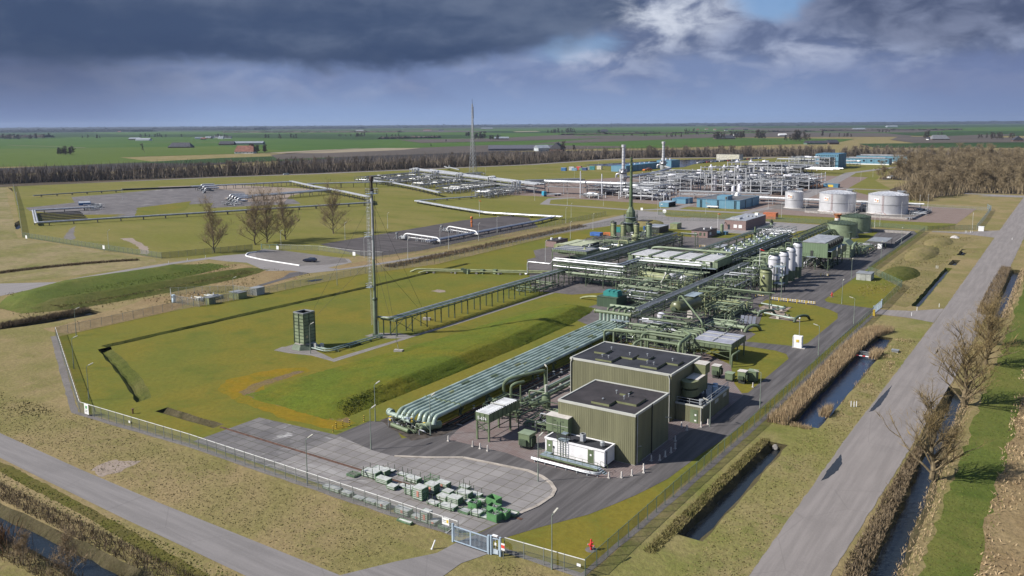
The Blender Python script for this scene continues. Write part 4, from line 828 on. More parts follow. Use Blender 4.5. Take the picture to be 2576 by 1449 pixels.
link('platform_rail',rail([(-38.4,-7.4,1.96),(-37.2,-7.4,1.96),(-37.2,-6.2,1.96)],1.0,.03,.7),GREEN,t)
rr=random.Random(5)
for k in range(26):
 x,y=rr.uniform(-42.5,-34.6),rr.uniform(-8.2,-5.6);z=rr.uniform(.4,1.7)
 link('pipe',MB().tube([(x,y,0),(x,y,z),(x+rr.uniform(.3,1.4),y+rr.uniform(-.4,.4),z),(x+1.2,y+.2,max(.1,z-rr.uniform(.3,1)))],rr.uniform(.05,.13),7),rr.choice((GREEN,GREEN_L,GREEN,ALU_P,DARK)),t,True)
for k in range(9):
 x,y=rr.uniform(-42.5,-34.6),rr.uniform(-8.2,-5.8);z=rr.uniform(.6,1.6)
 link('valve',MB().cyl((x-.2,y,z),(x+.2,y,z),.2,8).cyl((x,y,z),(x,y,z+.5),.05,6).cyl((x,y,z+.5),(x,y,z+.55),.22,10),rr.choice((GREEN_D,GREEN,YELLOW,DARK)),t)
sheet('oily_gravel',wob([(-44.5,-4),(-44.8,-6.2),(-40,-8.4),(-34,-10.4),(-31.4,-6),(-31.0,62),(-34.4,62),(-34.8,-2)],.15,1.5,33),mat('oily_gravel',(0.060,0.048,0.040),0.95,var=0.3,sc=0.9),0.043)
for k in range(4):
 xx=-33.6+k*.62
 t=thing('drain_pipe',['rusty low pipe closest to the big bundle','dark low pipe, second from the big bundle','rusty low pipe, third from the big bundle','dark low pipe farthest from the big bundle'][k],'pipe',(xx,30,0),'low rusty pipes beside the bundle')
 link('pipe',MB().tube([(xx,-3.5+k,.45),(xx-.5,63,.45)],.17,8),RUST if k%2==0 else DARK,t,True)
 fl=MB();va=MB()
 for y in range(2,60,7):fl.cyl((xx-.25,y,.45),(xx-.25,y+.1,.45),.26,8)
 link('flange',fl,DARK,t)
 for y in(6+3*k,27+2*k,46+k):link('valve',MB().cyl((xx-.3,y-.25,.45),(xx-.3,y+.25,.45),.3,8).cyl((xx-.3,y,.45),(xx-.3,y,1.1),.05,6).cyl((xx-.3,y,1.1),(xx-.3,y,1.15),.25,10),STEEL,t)
sp=MB()
for y in range(-1,62,4):sp.box(-34.2,-31.2,y,y+.16,.12,.27)
single('pipe_sleeper',sp,CONCRETE,'low concrete sleepers under the rusty pipes','pipe support')
t=thing('ground_flare','square green panelled stack on a louvred plinth standing on the lawn','ground flare',(-91.5,19.6,0))
x0,x1,y0,y1=-93.1,-89.9,17.9,21.2
link('shaft',MB().add([(x0,y0,1.3),(x1,y0,1.3),(x1,y1,1.3),(x0,y1,1.3),(x0+.06,y0+.06,8.3),(x1-.06,y0+.06,8.3),(x1-.06,y1-.06,8.3),(x0+.06,y1-.06,8.3)],[(0,1,5,4),(1,2,6,5),(2,3,7,6),(3,0,4,7)]),mat('flare_panel',(0.20,0.24,0.15),0.55,var=0.12),t)
link('inner_wall',MB().add([(x0+.2,y0+.2,2),(x1-.2,y0+.2,2),(x1-.2,y1-.2,2),(x0+.2,y1-.2,2),(x0+.2,y0+.2,8.28),(x1-.2,y0+.2,8.28),(x1-.2,y1-.2,8.28),(x0+.2,y1-.2,8.28)],[(4,5,1,0),(5,6,2,1),(6,7,3,2),(7,4,0,3),(0,1,2,3)]),BLACK,t)
rim=MB()
for q in((x0-.06,x1+.06,y0-.06,y0+.22),(x0-.06,x1+.06,y1-.22,y1+.06),(x0-.06,x0+.22,y0+.22,y1-.22),(x1-.22,x1+.06,y0+.22,y1-.22)):rim.box(*q,8.2,8.42)
link('top_rim',rim,STEEL,t)
rb=MB()
for x in(x0,(x0+x1)/2,x1):rb.box(x-.07,x+.07,y0-.1,y0-.0,1.3,8.2)
for y in(y0,(y0+y1)/2,y1):rb.box(x1,x1+.1,y-.07,y+.07,1.3,8.2)
for k in range(9):z=1.6+k*.78;rb.box(x0,x1,y0-.07,y0,z,z+.08).box(x1,x1+.07,y0,y1,z,z+.08)
link('rib',rb,GREEN_D,t)
oc=[]
for k in range(8):a=math.pi/8+k*math.pi/4;oc.append((math.cos(a),math.sin(a)))
cx,cy=(x0+x1)/2,(y0+y1)/2
def octo(r,z):return[(cx+c*r*1.0,cy+s_*r*1.0,z)for c,s_ in oc]
pl=MB();pl.add(octo(3.1,0)+octo(2.3,1.2),[(i,(i+1)%8,8+(i+1)%8,8+i)for i in range(8)]+[tuple(range(8,16))])
link('plinth',pl,mat('plinth_slate',(0.13,0.16,0.13),0.7,var=0.1),t)
lv=MB()
for k in range(5):
 z=.12+k*.24;r=3.14-.8*z/1.2
 q=octo(r,z)
 for i in range(8):lv.beam(q[i],q[(i+1)%8],.1,.09)
link('louvre',lv,GREEN_L,t)
link('plinth_top',MB().add(octo(2.38,1.2)+octo(2.38,1.32),[(i,(i+1)%8,8+(i+1)%8,8+i)for i in range(8)]+[tuple(range(8,16))]),CONCRETE,t)
link('notice',MB().box(x1+.08,x1+.1,18.4,19.0,2.6,3.2),mat('pale_notice',(.5,.42,.25),.6),t)
sheet('plinth_pavement',[(cx+c*4.6,cy+s_*4.2-.4)for c,s_ in oc],TILE,0.046)
for k,(x,y,h)in enumerate(((-88.3,19.6,1.5),(-87.4,20.8,1.3))):
 single('control_box',MB().cbox(x,y,.35,.8,.5,h-.35).cbox(x-.3,y,0,.08,.08,.35).cbox(x+.3,y,0,.08,.08,.35),mat('box_grey',(.45,.45,.42),.6),['grey control box right beside the louvred plinth','grey control box nearer the lamp by the louvred plinth'][k],'control box')
piping('burner_feed','low pale pipes running from the square stack to the flare mast',[([(-89,19,.5),(-84.4,18.6,.5),(-83.2,19.4,.5),(-82.6,36,.5)],.14),([(-89,19.6,.7),(-84.6,19.2,.7),(-83.8,20,.7),(-83.2,36,.7)],.11),([(-88.5,20.4,.6),(-85.0,20.0,.6),(-84.4,20.6,.6),(-83.9,36,.6)],.09)],PIPE_L,[('support',MB().box(-84.2,-82.3,y,y+.12,0,.42),GREEN_D)for y in(21,24.5,28,31.5,35)])
fx,fy=-85.6,36.4
t=thing('flare_mast','tall slim guyed flare mast with sooty tip, rising from the lawn','flare mast',(fx,fy,0))
link('mast',MB().cyl((fx,fy,.3),(fx,fy,9),.52,14,.5,False).cyl((fx,fy,9),(fx,fy,34.6),.35,14,.29,False),mat('mast_green',(0.155,0.19,0.13),.5,var=.15,sc=.3),t,True)
link('collar',MB().lathe(fx,fy,[(.52,8.6),(.6,8.7),(.6,9.0),(.36,9.3)],14).lathe(fx,fy,[(.7,0),(.8,.1),(.8,.35),(.5,.45)],14),GREEN_D,t,True)
link('upper_sleeve',MB().cyl((fx,fy,18.5),(fx,fy,34.6),.355,14,.30,False),ALU_P,t,True)
link('tip',MB().cyl((fx,fy,34.6),(fx,fy,37.2),.3,12).lathe(fx,fy,[(.45,36.9),(.5,37.2),(.5,38.0),(.42,38.1)],12),mat('sooty_tip',(.045,.03,.025),.8,var=.4),t,True)
link('pilot_pipe',MB().tube([(fx-.55,fy,35),(fx-.8,fy,37.4),(fx-.6,fy,38.2),(fx-.3,fy,38)],.06,6).tube([(fx+.5,fy-.3,35),(fx+.7,fy-.3,37.6)],.06,6),DARK,t,True)
link('top_platform',MB().lathe(fx,fy,[(.5,34.0),(1.5,34.0),(1.5,34.1),(.5,34.1)],16),GRATE,t)
pr=MB();ring=[(fx+1.5*math.cos(a*math.pi/6),fy+1.5*math.sin(a*math.pi/6),34.1)for a in range(13)]
link('platform_rail',rail(ring,1.1,.035,.8),GALV,t)
lad=ladder(MB(),fx-.85,fy-.5,2.5,34,.0,.45)
for k in range(26):z=12+k*.85;lad.tube([(fx-.85,fy-.5,z),(fx-1.45,fy-.5,z),(fx-1.45,fy-.05,z),(fx-.85,fy-.05,z)],.025,5,.2)
for a in(0,.22,.45):lad.beam((fx-1.45,fy-.5+a,12),(fx-1.45,fy-.5+a,33.5),.03)
link('caged_ladder',lad,GALV,t)
for z in(11.6,23.8):link('rest_platform',MB().box(fx-2.0,fx-.5,fy-.9,fy+.4,z,z+.08),GRATE,t);link('rest_rail',rail([(fx-.5,fy-.9,z),(fx-2,fy-.9,z),(fx-2,fy+.4,z),(fx-.5,fy+.4,z)],1.0,.03,.7),GALV,t)
link('riser',MB().cyl((fx+.55,fy-.2,.5),(fx+.55,fy-.2,33.5),.07,6).cyl((fx+.4,fy+.5,.5),(fx+.4,fy+.5,33.5),.05,6),DARK,t)
anch=[(-70.9,28.0),(-85.4,55.2),(-104,30.5)]
for k,(x,y)in enumerate(anch):
 single('anchor_block',MB().rbox(x,y,0,2.0,1.0,.62,.35).beam((x,y,.6),(x-(x-fx)*.05,y-(y-fy)*.05,1.6),.06),CONCRETE,['concrete anchor block on the lawn between path and bank','concrete anchor block under the pipe trestle','concrete anchor block behind the square stack'][k],'anchor block')
 g=MB()
 for z in(32.5,19):g.cyl((x,y,.6),(fx,fy,z),.028,5)
 single('guy_wire',g,DARK,['pair of thin guy wires from mast to block by the path','pair of thin guy wires from mast to block under the trestle','pair of thin guy wires from mast to ground past the square stack'][k],'guy wire')
link_m=t
sheet('mast_pavement',[(-87.4,34.4),(-83.6,34.4),(-80.4,36),(-77.6,38),(-77.6,40.4),(-82,41),(-87.4,38)],TILE,0.045)
t=thing('pipe_trestle','long green legged trestle carrying pipes from the flare mast to the plant','pipe trestle',(-81.3,78,0))
gm=(MB().beam((-82.6,37.6,3.9),(-82.6,119,3.9),.14,.3).beam((-80.4,37.6,3.9),(-80.4,119,3.9),.14,.3).beam((-85.0,37.6,3.9),(-80.4,37.6,3.9),.14,.3))
cr=gm
for k in range(33):y=39+k*2.5;cr.beam((-82.6,y,3.9),(-80.4,y,3.9),.1,.16)
link('deck_frame',cr,GREEN,t)
y=38.2
while y<119:
 for x in(-82.5,-80.5):link('leg',MB().box(x-.11,x+.11,y-.11,y+.11,0,3.75),GREEN_D,t)
 y+=5.6
for x in(-84.6,):link('leg',MB().box(x-.1,x+.1,36.2,36.4,0,3.75),GREEN_L,t);link('leg',MB().box(x-.1,x+.1,38.0,38.2,0,3.75),GREEN_L,t)
link('brace',MB().beam((-82.5,38.2,.4),(-82.5,43.8,3.7),.1).beam((-82.5,43.8,.4),(-82.5,49.4,3.7),.1).beam((-80.5,43.8,.4),(-80.5,38.2,3.7),.1).beam((-80.5,49.4,.4),(-80.5,43.8,3.7),.1),GREEN_D,t)
for k,(x,r,m)in enumerate(((-82.2,.26,ALU_P),(-81.5,.17,GREEN_L),(-81.0,.13,PIPE_L),(-80.6,.1,ALU_P))):
 single('trestle_pipe',MB().tube([(fx+.3,fy+.6-k*.1,4.45+.0*k),(x-.3,37.6-k*.3,4.45),(x,38.6+.1*k,4.45),(x,119+k,4.45)]if k<2 else[(x,38,4.3),(x,119,4.3)],r,10,.7),m,['thickest silvery pipe','green pipe next to the thickest','slim pale green pipe','thinnest silvery pipe'][k]+' on top of the flare trestle','pipe',None,True)
def rack(name,label,x0,x1,y0,y1,levels,bay,axis='y',m=GREEN_D,cat='pipe rack',brace=True,tie=True):
 """steel pipe rack: rows of columns, long girders and cross beams"""
 t=thing(name,label,cat,((x0+x1)/2,(y0+y1)/2,0));top=max(levels)
 L=(y1-y0)if axis=='y' else(x1-x0);n=max(1,round(L/bay))
 for i in range(n+1):
  f=i/n
  for s_ in(0,1):
   x,y=((x0,x1)[s_],y0+L*f)if axis=='y' else(x0+L*f,(y0,y1)[s_])
   link('column',MB().box(x-.11,x+.11,y-.11,y+.11,0,top+.15),m,t)
 for z in levels:
  g=MB()
  for s_ in(0,1):
   if axis=='y':x=(x0,x1)[s_];g.beam((x,y0,z),(x,y1,z),.16,.28)
   else:y=(y0,y1)[s_];g.beam((x0,y,z),(x1,y,z),.16,.28)
  c=g;k=n*2
  for i in range(k+1):
   f=i/k
   if axis=='y':c.beam((x0,y0+L*f,z),(x1,y0+L*f,z),.12,.2)
   else:c.beam((x0+L*f,y0,z),(x0+L*f,y1,z),.12,.2)
  link('deck_frame',c,m,t)
 if brace:
  b=MB()
  for i in(0,n//2):
   f,f2=i/n,(i+1)/n
   if axis=='y':
    for x in(x0,x1):b.beam((x,y0+L*f,.3),(x,y0+L*f2,top),.09)
   else:
    for y in(y0,y1):b.beam((x0+L*f,y,.3),(x0+L*f2,y,top),.09)
  link('brace',b,m,t)
 return t
def lay(name,label,group,x0,x1,y0,y1,z,n,axis,mats_,seed,rr_=(.06,.16)):
 """n parallel pipes resting on a rack level"""
 rr=random.Random(seed)
 for i in range(n):
  r=rr.uniform(*rr_);f=(i+.5)/n
  if axis=='y':x=x0+(x1-x0)*f;p=[(x,y0+rr.uniform(-1.5,1),z+r+.12),(x,y1+rr.uniform(-1,1.5),z+r+.12)]
  else:y=y0+(y1-y0)*f;p=[(x0+rr.uniform(-1.5,1),y,z+r+.12),(x1+rr.uniform(-1,1.5),y,z+r+.12)]
  single(name,MB().tube(p,r,8),rr.choice(mats_),label,'pipe',group,True)
MX=(GREEN,GREEN_D,ALU_P,GREEN_D,STEEL)
rack('pipe_rack','green cross rack at the plant end of the flare trestle',-84.5,-60.5,116.2,120,(3.0,5.1,6.7),5.8,'x')
for k,(y,z,r,m)in enumerate(((116.8,6.85,.3,ALU),(118.2,6.85,.22,GREEN_L),(117.4,5.25,.32,GREEN_L),(116.4,5.25,.2,ALU),(119.2,5.25,.2,GREEN),(117.0,3.2,.42,GREEN_L),(118.6,3.2,.25,GREEN))):
 single('rack_pipe',MB().tube([(-84.6,y,z+r),(-60,y,z+r)],r,10),m,['bright pipe on top of the cross rack','green pipe on top of the cross rack','thick green pipe halfway up the cross rack','silver pipe at the front of the cross rack, halfway up','inner green pipe halfway up the cross rack','thick pale green pipe low in the cross rack','slim green pipe low in the cross rack'][k],'pipe',None,True)
single('steam_line',MB().tube([(-98,121,.8),(-97,121,.8),(-97,121,5),(-88,121,5.0),(-86,119.6,7.3),(-62.9,119.6,7.3),(-62.9,134.3,7.3),(-42,134.6,7.3)],.24,10,.8),ALU,'long silver pipe bent round three corners over the cross rack','pipe',None,True)
single('steam_line',MB().tube([(-62.2,119,6.9),(-62.2,133.2,6.9),(-42,133.6,6.9)],.2,10,.8),ALU,'second silver pipe inside the corner behind the cross rack','pipe',None,True)
rack('pipe_rack','short green rack joining cross rack and the long slatted cooler',-63.4,-58.4,120.2,134,(4.6,6.5),4.6)
rack('pipe_rack','long deep green rack crossing the plant past the olive drum',-86,-80.5,122,211,(2.6,4.0,5.3),8.0)
lay('green_pipe','slim pipe lying in the long deep green rack','pipes in the long deep rack',-85.6,-81,122,211,5.35,7,'y',MX,41)
lay('green_pipe','slim pipe lying in the long deep green rack','pipes in the long deep rack',-85.6,-81,122,211,4.05,8,'y',MX,42)
lay('green_pipe','slim pipe lying in the long deep green rack','pipes in the long deep rack',-85.6,-81,124,211,2.65,7,'y',MX,43)
rack('pipe_rack','green goal shaped frame at the far end of the long rack',-80.6,-74,209.4,212,(5.3,),6.4,'x',brace=False)
lay('green_pipe','slim pipe lying on the goal shaped frame','pipes on the goal shaped frame',-80,-74.5,209.6,211.8,5.4,3,'x',MX,44,(.08,.16))
rack('pipe_rack','green rack in front of the white drums, carrying silver pipes',-63,-41,131,135.5,(4.2,6.6),5.5,'x')
lay('silver_pipe','silver pipe on the rack in front of the long slatted cooler','silver pipes before the slatted cooler',-62,-41,131.4,135.2,6.65,4,'x',(ALU,ALU_P,GREEN_L),45,(.12,.24))
lay('silver_pipe','silver pipe on the rack in front of the long slatted cooler','silver pipes before the slatted cooler',-62,-41,131.4,135.2,4.25,4,'x',(GREEN_L,ALU,GREEN),46,(.15,.3))
rack('pipe_rack','green rack with blue grey pipes from the bundle header towards the vessels',-37.7,-34.7,76,158,(2.6,4.4),6.8)
lay('slate_pipe','blue grey pipe on the rack behind the bundle header','pipes on the rack behind the header',-37.4,-35.0,76,158,4.45,5,'y',(STEEL,PIPE_L,ALU_P,STEEL),47,(.07,.13))
lay('slate_pipe','blue grey pipe on the rack behind the bundle header','pipes on the rack behind the header',-37.4,-35.0,76,158,2.65,4,'y',(GREEN,STEEL,GREEN_D),48,(.07,.14))
rack('pipe_rack','tall green rack left of the white vessels, full of pipes',-43.5,-40.5,160,226,(2.0,3.6,5.2,6.2),7.4)
for q,z in enumerate((2.05,3.65,5.25,6.25)):lay('green_pipe','slim pipe in the tall rack beside the white vessels','pipes in the tall rack by the vessels',-43.3,-40.7,160,226,z,4,'y',MX,50+q,(.08,.2))
rack('pipe_rack','green rack at the outer side of the valve block',-58.4,-55.6,150,250,(3.0,5.6),9,brace=False)
lay('green_pipe','slim pipe on the rack outside the valve block','pipes outside the valve block',-58.2,-55.8,150,250,5.65,4,'y',(ALU,GREEN,GREEN_L),55,(.08,.18))
rack('pipe_rack','green box truss bridge leading to the green tanks',-40.6,-37.8,229,279,(3.4,5.2),5.0)
lay('green_pipe','green pipe inside the truss bridge','pipes in the truss bridge',-40.3,-38,229,279,3.45,4,'y',MX,56,(.1,.2))
rack('pipe_rack','low green rack right beside the truss bridge',-36.4,-34,226,276,(2.2,3.4),6.2,brace=False)
lay('green_pipe','green pipe on the low rack beside the truss bridge','pipes beside the truss bridge',-36.2,-34.2,226,276,3.45,4,'y',MX,57,(.1,.2))
rack('pipe_rack','silver pipe cage between the valve block and the brick building',-58,-46,238,252,(2.2,3.6,5.0,6.0),6,'x',STEEL)
for q,z in enumerate((2.25,3.65,5.05)):lay('silver_pipe','silver pipe in the cage near the brick building','silver pipes in the cage',-58,-46,239,251,z,5,'x',(ALU,ALU_P,STEEL),60+q,(.12,.22))
rack('pipe_rack','green rack portal by the beige valve pad',-26.6,-15.4,115,116.4,(3.9,),5.5,'x',brace=False)
lay('green_pipe','green pipe across the portal by the beige pad','pipes on the portal by the pad',-33,-15.5,115.1,116.3,3.95,2,'x',(GREEN,GREEN_L),64,(.14,.2))
t=thing('valve_block','long block of valves with round silver caps between two racks','valve block',(-50,195,0))
link('deck',MB().box(-54.8,-44.4,160,236,3.3,3.42),GRATE,t)
for y in range(162,238,12):
 for x in(-54.4,-44.8):link('column',MB().box(x-.12,x+.12,y-.12,y+.12,0,3.3),GREEN_D,t)
rr=random.Random(77)
for k in range(24):
 y=163+k*3.0;x=-52.6+(k%3)*2.9
 link('valve',MB().cyl((x-.5,y,4.4),(x+.5,y,4.4),.5,10).cyl((x,y,4.4),(x,y,5.4),.16,8).cyl((x+.2,y,5.0),(x+1.1,y-.3,5.4),.34,10),GREEN,t,True)
 link('actuator_cap',MB().cyl((x+1.0,y-.26,5.36),(x+1.35,y-.4,5.5),.4,12),LILAC,t,True)
for k in range(22):
 y=rr.uniform(161,235);z=rr.uniform(3.6,5.2);a=rr.uniform(-54,-50)
 link('pipe',MB().tube([(a,y,3.4),(a,y,z),(a+rr.uniform(3,5),y,z),(a+rr.uniform(4.2,5),y,3.4)],rr.uniform(.1,.28),8),rr.choice((GREEN,ALU,GREEN_L)),t,True)
link('railing',rail([(-44.4,160,3.42),(-44.4,236,3.42)],1,.03,3,rail([(-54.8,160,3.42),(-54.8,236,3.42)],1,.03,3)),GREEN,t)
link('big_pipe',MB().tube([(-52,158,4.6),(-46,158.6,4.6)],.7,12),GREEN_L,t,True);link('big_pipe',MB().tube([(-52.4,159.8,5.8),(-46.5,160.4,5.8)],.45,12),ALU,t,True)
t=cooler('air_cooler','very long green air cooler with white slatted panels in the middle of the plant',-72.8,-41.5,146.2,160,4.1,6.2,[],slat=.5,along='x',m=GREEN_L,top=mat('grey_slat',(.33,.335,.35),.5,.2,var=.12))
for k in range(6):
 for y in(147,159.2):link('leg',MB().box(-72.4+k*6.1-.15,-72.4+k*6.1+.15,y-.15,y+.15,0,4.1),GREEN_D,t)
for k in range(5):link('panel_divider',MB().box(-73.0+k*7.6,-71.9+k*7.6,146,160.2,6.1,6.5),GREEN,t)
link('front_walkway',MB().box(-72.8,-41.5,144.6,146.1,3.9,4.0),GRATE,t);link('walkway_rail',rail([(-72.8,144.6,4.0),(-41.5,144.6,4.0)],1,.03,2.4),GREEN,t)
for k in range(9):link('front_strut',MB().box(-71+k*3.4,-70.7+k*3.4,145.8,146.14,4.2,6.0),DARK,t)
for k in range(8):link('name_plate',MB().box(-69.9+k*3.5,-68.5+k*3.5,146.05,146.13,5.35,5.75),WHITE,t)
for k in range(4):x=-69+k*7.6;link('fan_ring',MB().lathe(x,153,[(3.2,4.08),(2.7,3.3),(2.6,3.3),(3.1,4.08)],20),GREEN,t,True)
single('collector_pipe',MB().tube([(-71,161,2),(-71,161,6.6),(-68,161,7.0),(-42,161,7.0)],.42,10,1.2),GREEN_L,'thick green pipe along the back edge of the long slatted cooler','pipe',None,True)
t=cooler('air_cooler','flat green air cooler with chequered top and cone fans, by the pale green shed',-109,-94.2,156,166.2,2.9,3.9,[(-108.8,156.2),(-94.4,156.2),(-108.8,166),(-94.4,166),(-101.5,156.2),(-101.5,166)],slat=.85,along='y',bands=((-109,-94.2,159,159.3),(-109,-94.2,162.6,162.9)),fans=((-105.4,159,2.3),(-98,159,2.3),(-105.4,163.2,2.3),(-98,163.2,2.3)))
t=thing('boxed_air_cooler','big solid green cooler box on tall braced legs, beyond the white vessels','air cooler',(-21,193,0))
link('casing',MB().box(-25.2,-16.8,183.2,204.5,4.4,9.3),cladding('green_cladding',(0.145,0.205,0.12),.8,.35,.1),t)
link('top_panel',MB().box(-25.3,-17.6,183.1,204.6,9.3,9.5),ALU_P,t)
for k in range(6):link('top_seam',MB().box(-25.3,-17.6,184+k*3.6,184.12+k*3.6,9.5,9.54),STEEL,t)
fb=MB()
for k in range(7):y=184.4+k*2.9;fb.cyl((-17.3,y+1,8.6),(-16.3,y+1,8.6),1.05,12)
link('side_fan',fb,DARK,t,True)
link('side_walkway',MB().box(-16.8,-15.4,183.2,204.5,6.6,6.7),GRATE,t);link('side_panel',MB().box(-15.45,-15.3,183.2,204.5,4.4,6.8),GREEN,t);link('side_floor',MB().box(-16.8,-15.45,183.2,204.5,4.4,4.5),GREEN,t)
for x in(-24.9,-20.8,-16.6):
 for y in(183.6,190.5,197.4,204.2):link('leg',MB().box(x-.18,x+.18,y-.18,y+.18,0,4.4),GREEN_D,t)
link('brace',MB().beam((-24.9,183.6,.3),(-20.8,183.6,4.3),.12).beam((-20.8,183.6,4.3),(-16.6,183.6,.3),.12).beam((-16.6,183.6,.3),(-16.6,190.5,4.3),.12).beam((-16.6,190.5,4.3),(-16.6,197.4,.3),.12).beam((-16.6,197.4,.3),(-16.6,204.2,4.3),.12),GREEN_D,t)
link('porch',MB().box(-23.4,-20.4,181.6,183.1,4.5,4.6),GRATE,t);link('porch_rail',rail([(-25,181.6,4.6),(-19,181.6,4.6)],1.2,.035,.8),GREEN_D,t);link('porch_door',MB().box(-22.4,-21.5,183.08,183.17,4.6,6.6),DARK,t)
link('pedestal',MB().box(-14.5,-14.3,186,186.2,4.5,8).box(-14.5,-14.3,192,192.2,4.5,8),TRIM,t)
def vessel(label,x,y,r,h,white_to,skirt=GREEN,m=LILAC,plat=True,grp=None,cat='vessel',man=True):
 t=thing('process_vessel',label,cat,(x,y,0),grp)
 link('shell',MB().lathe(x,y,[(r,white_to),(r,h*.86),(r*.97,h*.9),(r*.85,h*.945),(r*.6,h*.98),(r*.3,h)],24),m,t,True)
 link('seam_ring',MB().lathe(x,y,[(r*1.005,h*.84),(r*1.02,h*.845),(r*1.02,h*.86),(r*1.005,h*.865)],24),STEEL if m is LILAC else GREEN_D,t)
 link('skirt',MB().lathe(x,y,[(r*1.0,0.02),(r,white_to)],24),skirt,t,True)
 if man:link('manhole',MB().cyl((x-r*.15,y-r*.98,h*.66),(x-r*.18,y-r*1.12,h*.66),.33,12),DARK if m is not LILAC else STEEL,t)
 if plat:
  link('top_platform',MB().lathe(x,y,[(r*.3,h+.1),(r*1.05,h+.1),(r*1.05,h+.18),(r*.3,h+.18)],12),GREEN_D,t)
  link('top_nozzle',MB().tube([(x,y,h*.97),(x,y,h+1.0),(x-1.8,y+.4,h+1.0),(x-1.8,y+.4,h-2)],.2,8,.5),GREEN,t,True)
 return t
vessel('white vessel nearest the olive vessel, the broadest of four',-23.6,146,1.8,10.2,2.4)
vessel('white vessel with green skirt, second from the olive vessel',-22.6,152.6,1.5,10.4,3.2)
vessel('white vessel with green skirt, third from the olive vessel',-22.4,159.4,1.5,11.0,3.4)
vessel('white vessel with green skirt, closest to the boxed cooler',-22.2,166.2,1.5,11.6,3.6)
t=vessel('plain olive vessel with small white plate, in front of the white vessels',-23.2,137,1.75,7.0,.4,GREEN_Y,GREEN_Y)
link('plate',MB().box(-23.5,-23.2,135.2,135.24,4.2,5.3),WHITE,t)
t=thing('vessel_frame','green steel frame with blue grey deck beside the olive vessel','steel frame',(-20.4,139,0))
for x in(-21.2,-18.8):
 for y in(138,141):link('column',MB().box(x-.12,x+.12,y-.12,y+.12,0,7.6),GREEN_D,t)
for z in(2.6,5.0,7.6):link('deck',MB().box(-21.4,-18.6,137.8,141.2,z,z+.1),GRATE,t)
link('railing',rail([(-21.3,137.9,7.7),(-18.7,137.9,7.7),(-18.7,141.1,7.7)],1.0,.03,1),GREEN,t)
single('deck_walkway',MB().box(-27.2,-25.4,142,170,6.6,6.7).box(-27.1,-26.9,142.2,142.4,0,6.6).box(-27.1,-26.9,155,155.2,0,6.6).box(-27.1,-26.9,169,169.2,0,6.6),GREEN_D,'green walkway on posts behind the four white vessels','walkway')
for k in range(8):
 y=144+k*3.4
 single('loop_pipe',MB().tube([(-25.9,y,0),(-25.9,y,8+(k%3)*.7),(-29.5,y+.3,8+(k%3)*.7),(-29.5,y+.3,0)],.24,8,.7),GREEN if k%2 else GREEN_L,'green pipe loop rising behind the four white vessels','pipe','pipe loops behind the white vessels',True)
t=thing('horizontal_vessel','dark green horizontal drum on white pillars with a long slanting pipe','vessel',(-28.4,88,0))
link('shell',MB().hvessel((-29,83.4,4.6),(-27.7,93.4,4.6),1.65,20),mat('olive_dark_vessel',(0.115,0.125,0.062),.35,var=.12),t,True)
link('end_flange',MB().cyl((-29.15,82.2,4.4),(-29.1,82.55,4.4),.7,8),GREEN_D,t)
for y in(84.4,92):link('pillar',MB().box(-29.3,-27.9,y-.4,y+.4,0,3.2),CONC_P,t)
link('slanting_pipe',MB().tube([(-28.8,84.6,6.2),(-28.8,84.6,7.2),(-28.0,84.4,7.6),(-19.2,75.2,4.2),(-18.8,75,3.6),(-18.8,75,0)],.22,10,.5),GREEN,t,True)
link('top_deck',MB().box(-29.6,-26.8,90,96,6.4,6.5),GRATE,t);link('deck_rail',rail([(-29.6,90,6.5),(-29.6,96,6.5),(-26.8,96,6.5)],1,.03,1.2),GREEN,t)
t=thing('horizontal_vessel','olive horizontal drum in front of the white drums','vessel',(-54,126,0))
link('shell',MB().hvessel((-59,126.6,3.5),(-48.8,124.6,3.5),1.3,20),GREEN_Y,t,True)
for x,y in((-57,126.2),(-51,125)):link('pillar',MB().box(x-.35,x+.35,y-.9,y+.9,0,2.4),CONC_P,t)
link('strap',MB().cyl((-54.5,125.72,3.5),(-54.3,125.68,3.5),1.34,20,None,False),GREEN_D,t)
link('outlet_pipe',MB().tube([(-50,124.8,4.7),(-50,124.8,5.3),(-49.4,124.2,5.0),(-50.6,121.4,1.2),(-51.2,120.8,.9),(-54,120.8,.9)],.2,8,.3),TRIM,t,True)
for k,x in enumerate((-49.2,-44.8)):
 t=thing('horizontal_vessel',['white drum inside a wire cage, nearer the olive drum','white drum inside a wire cage, nearer the valve block'][k],'vessel',(x,133,0))
 link('shell',MB().hvessel((x-1.4,130,2.6),(x-1.1,138,2.6),1.35,18),LILAC,t,True);[link('saddle',MB().box(x-2,x-.4,y,y+.6,0,1.5),CONCRETE,t)for y in(131,136)]
 g=MB()
 for i in range(6):g.beam((x-3+i*.8,129.4,.6),(x-3+i*.8,129.4,4.0),.05)
 for z in(.9,1.9,2.9,3.9):g.beam((x-3,129.4,z),(x+1,129.4,z),.05)
 link('cage_mesh',g,GREEN_D,t)
t=thing('process_vessel','white upright vessel standing under the dark green drum','vessel',(-31.2,79.5,0))
link('shell',MB().lathe(-31.2,79.5,[(.9,.2),(.95,3.6),(.5,3.9)],14),LILAC,t,True);link('foot',MB().lathe(-31.2,79.5,[(1.0,0),(1.0,.2)],14),CONCRETE,t)
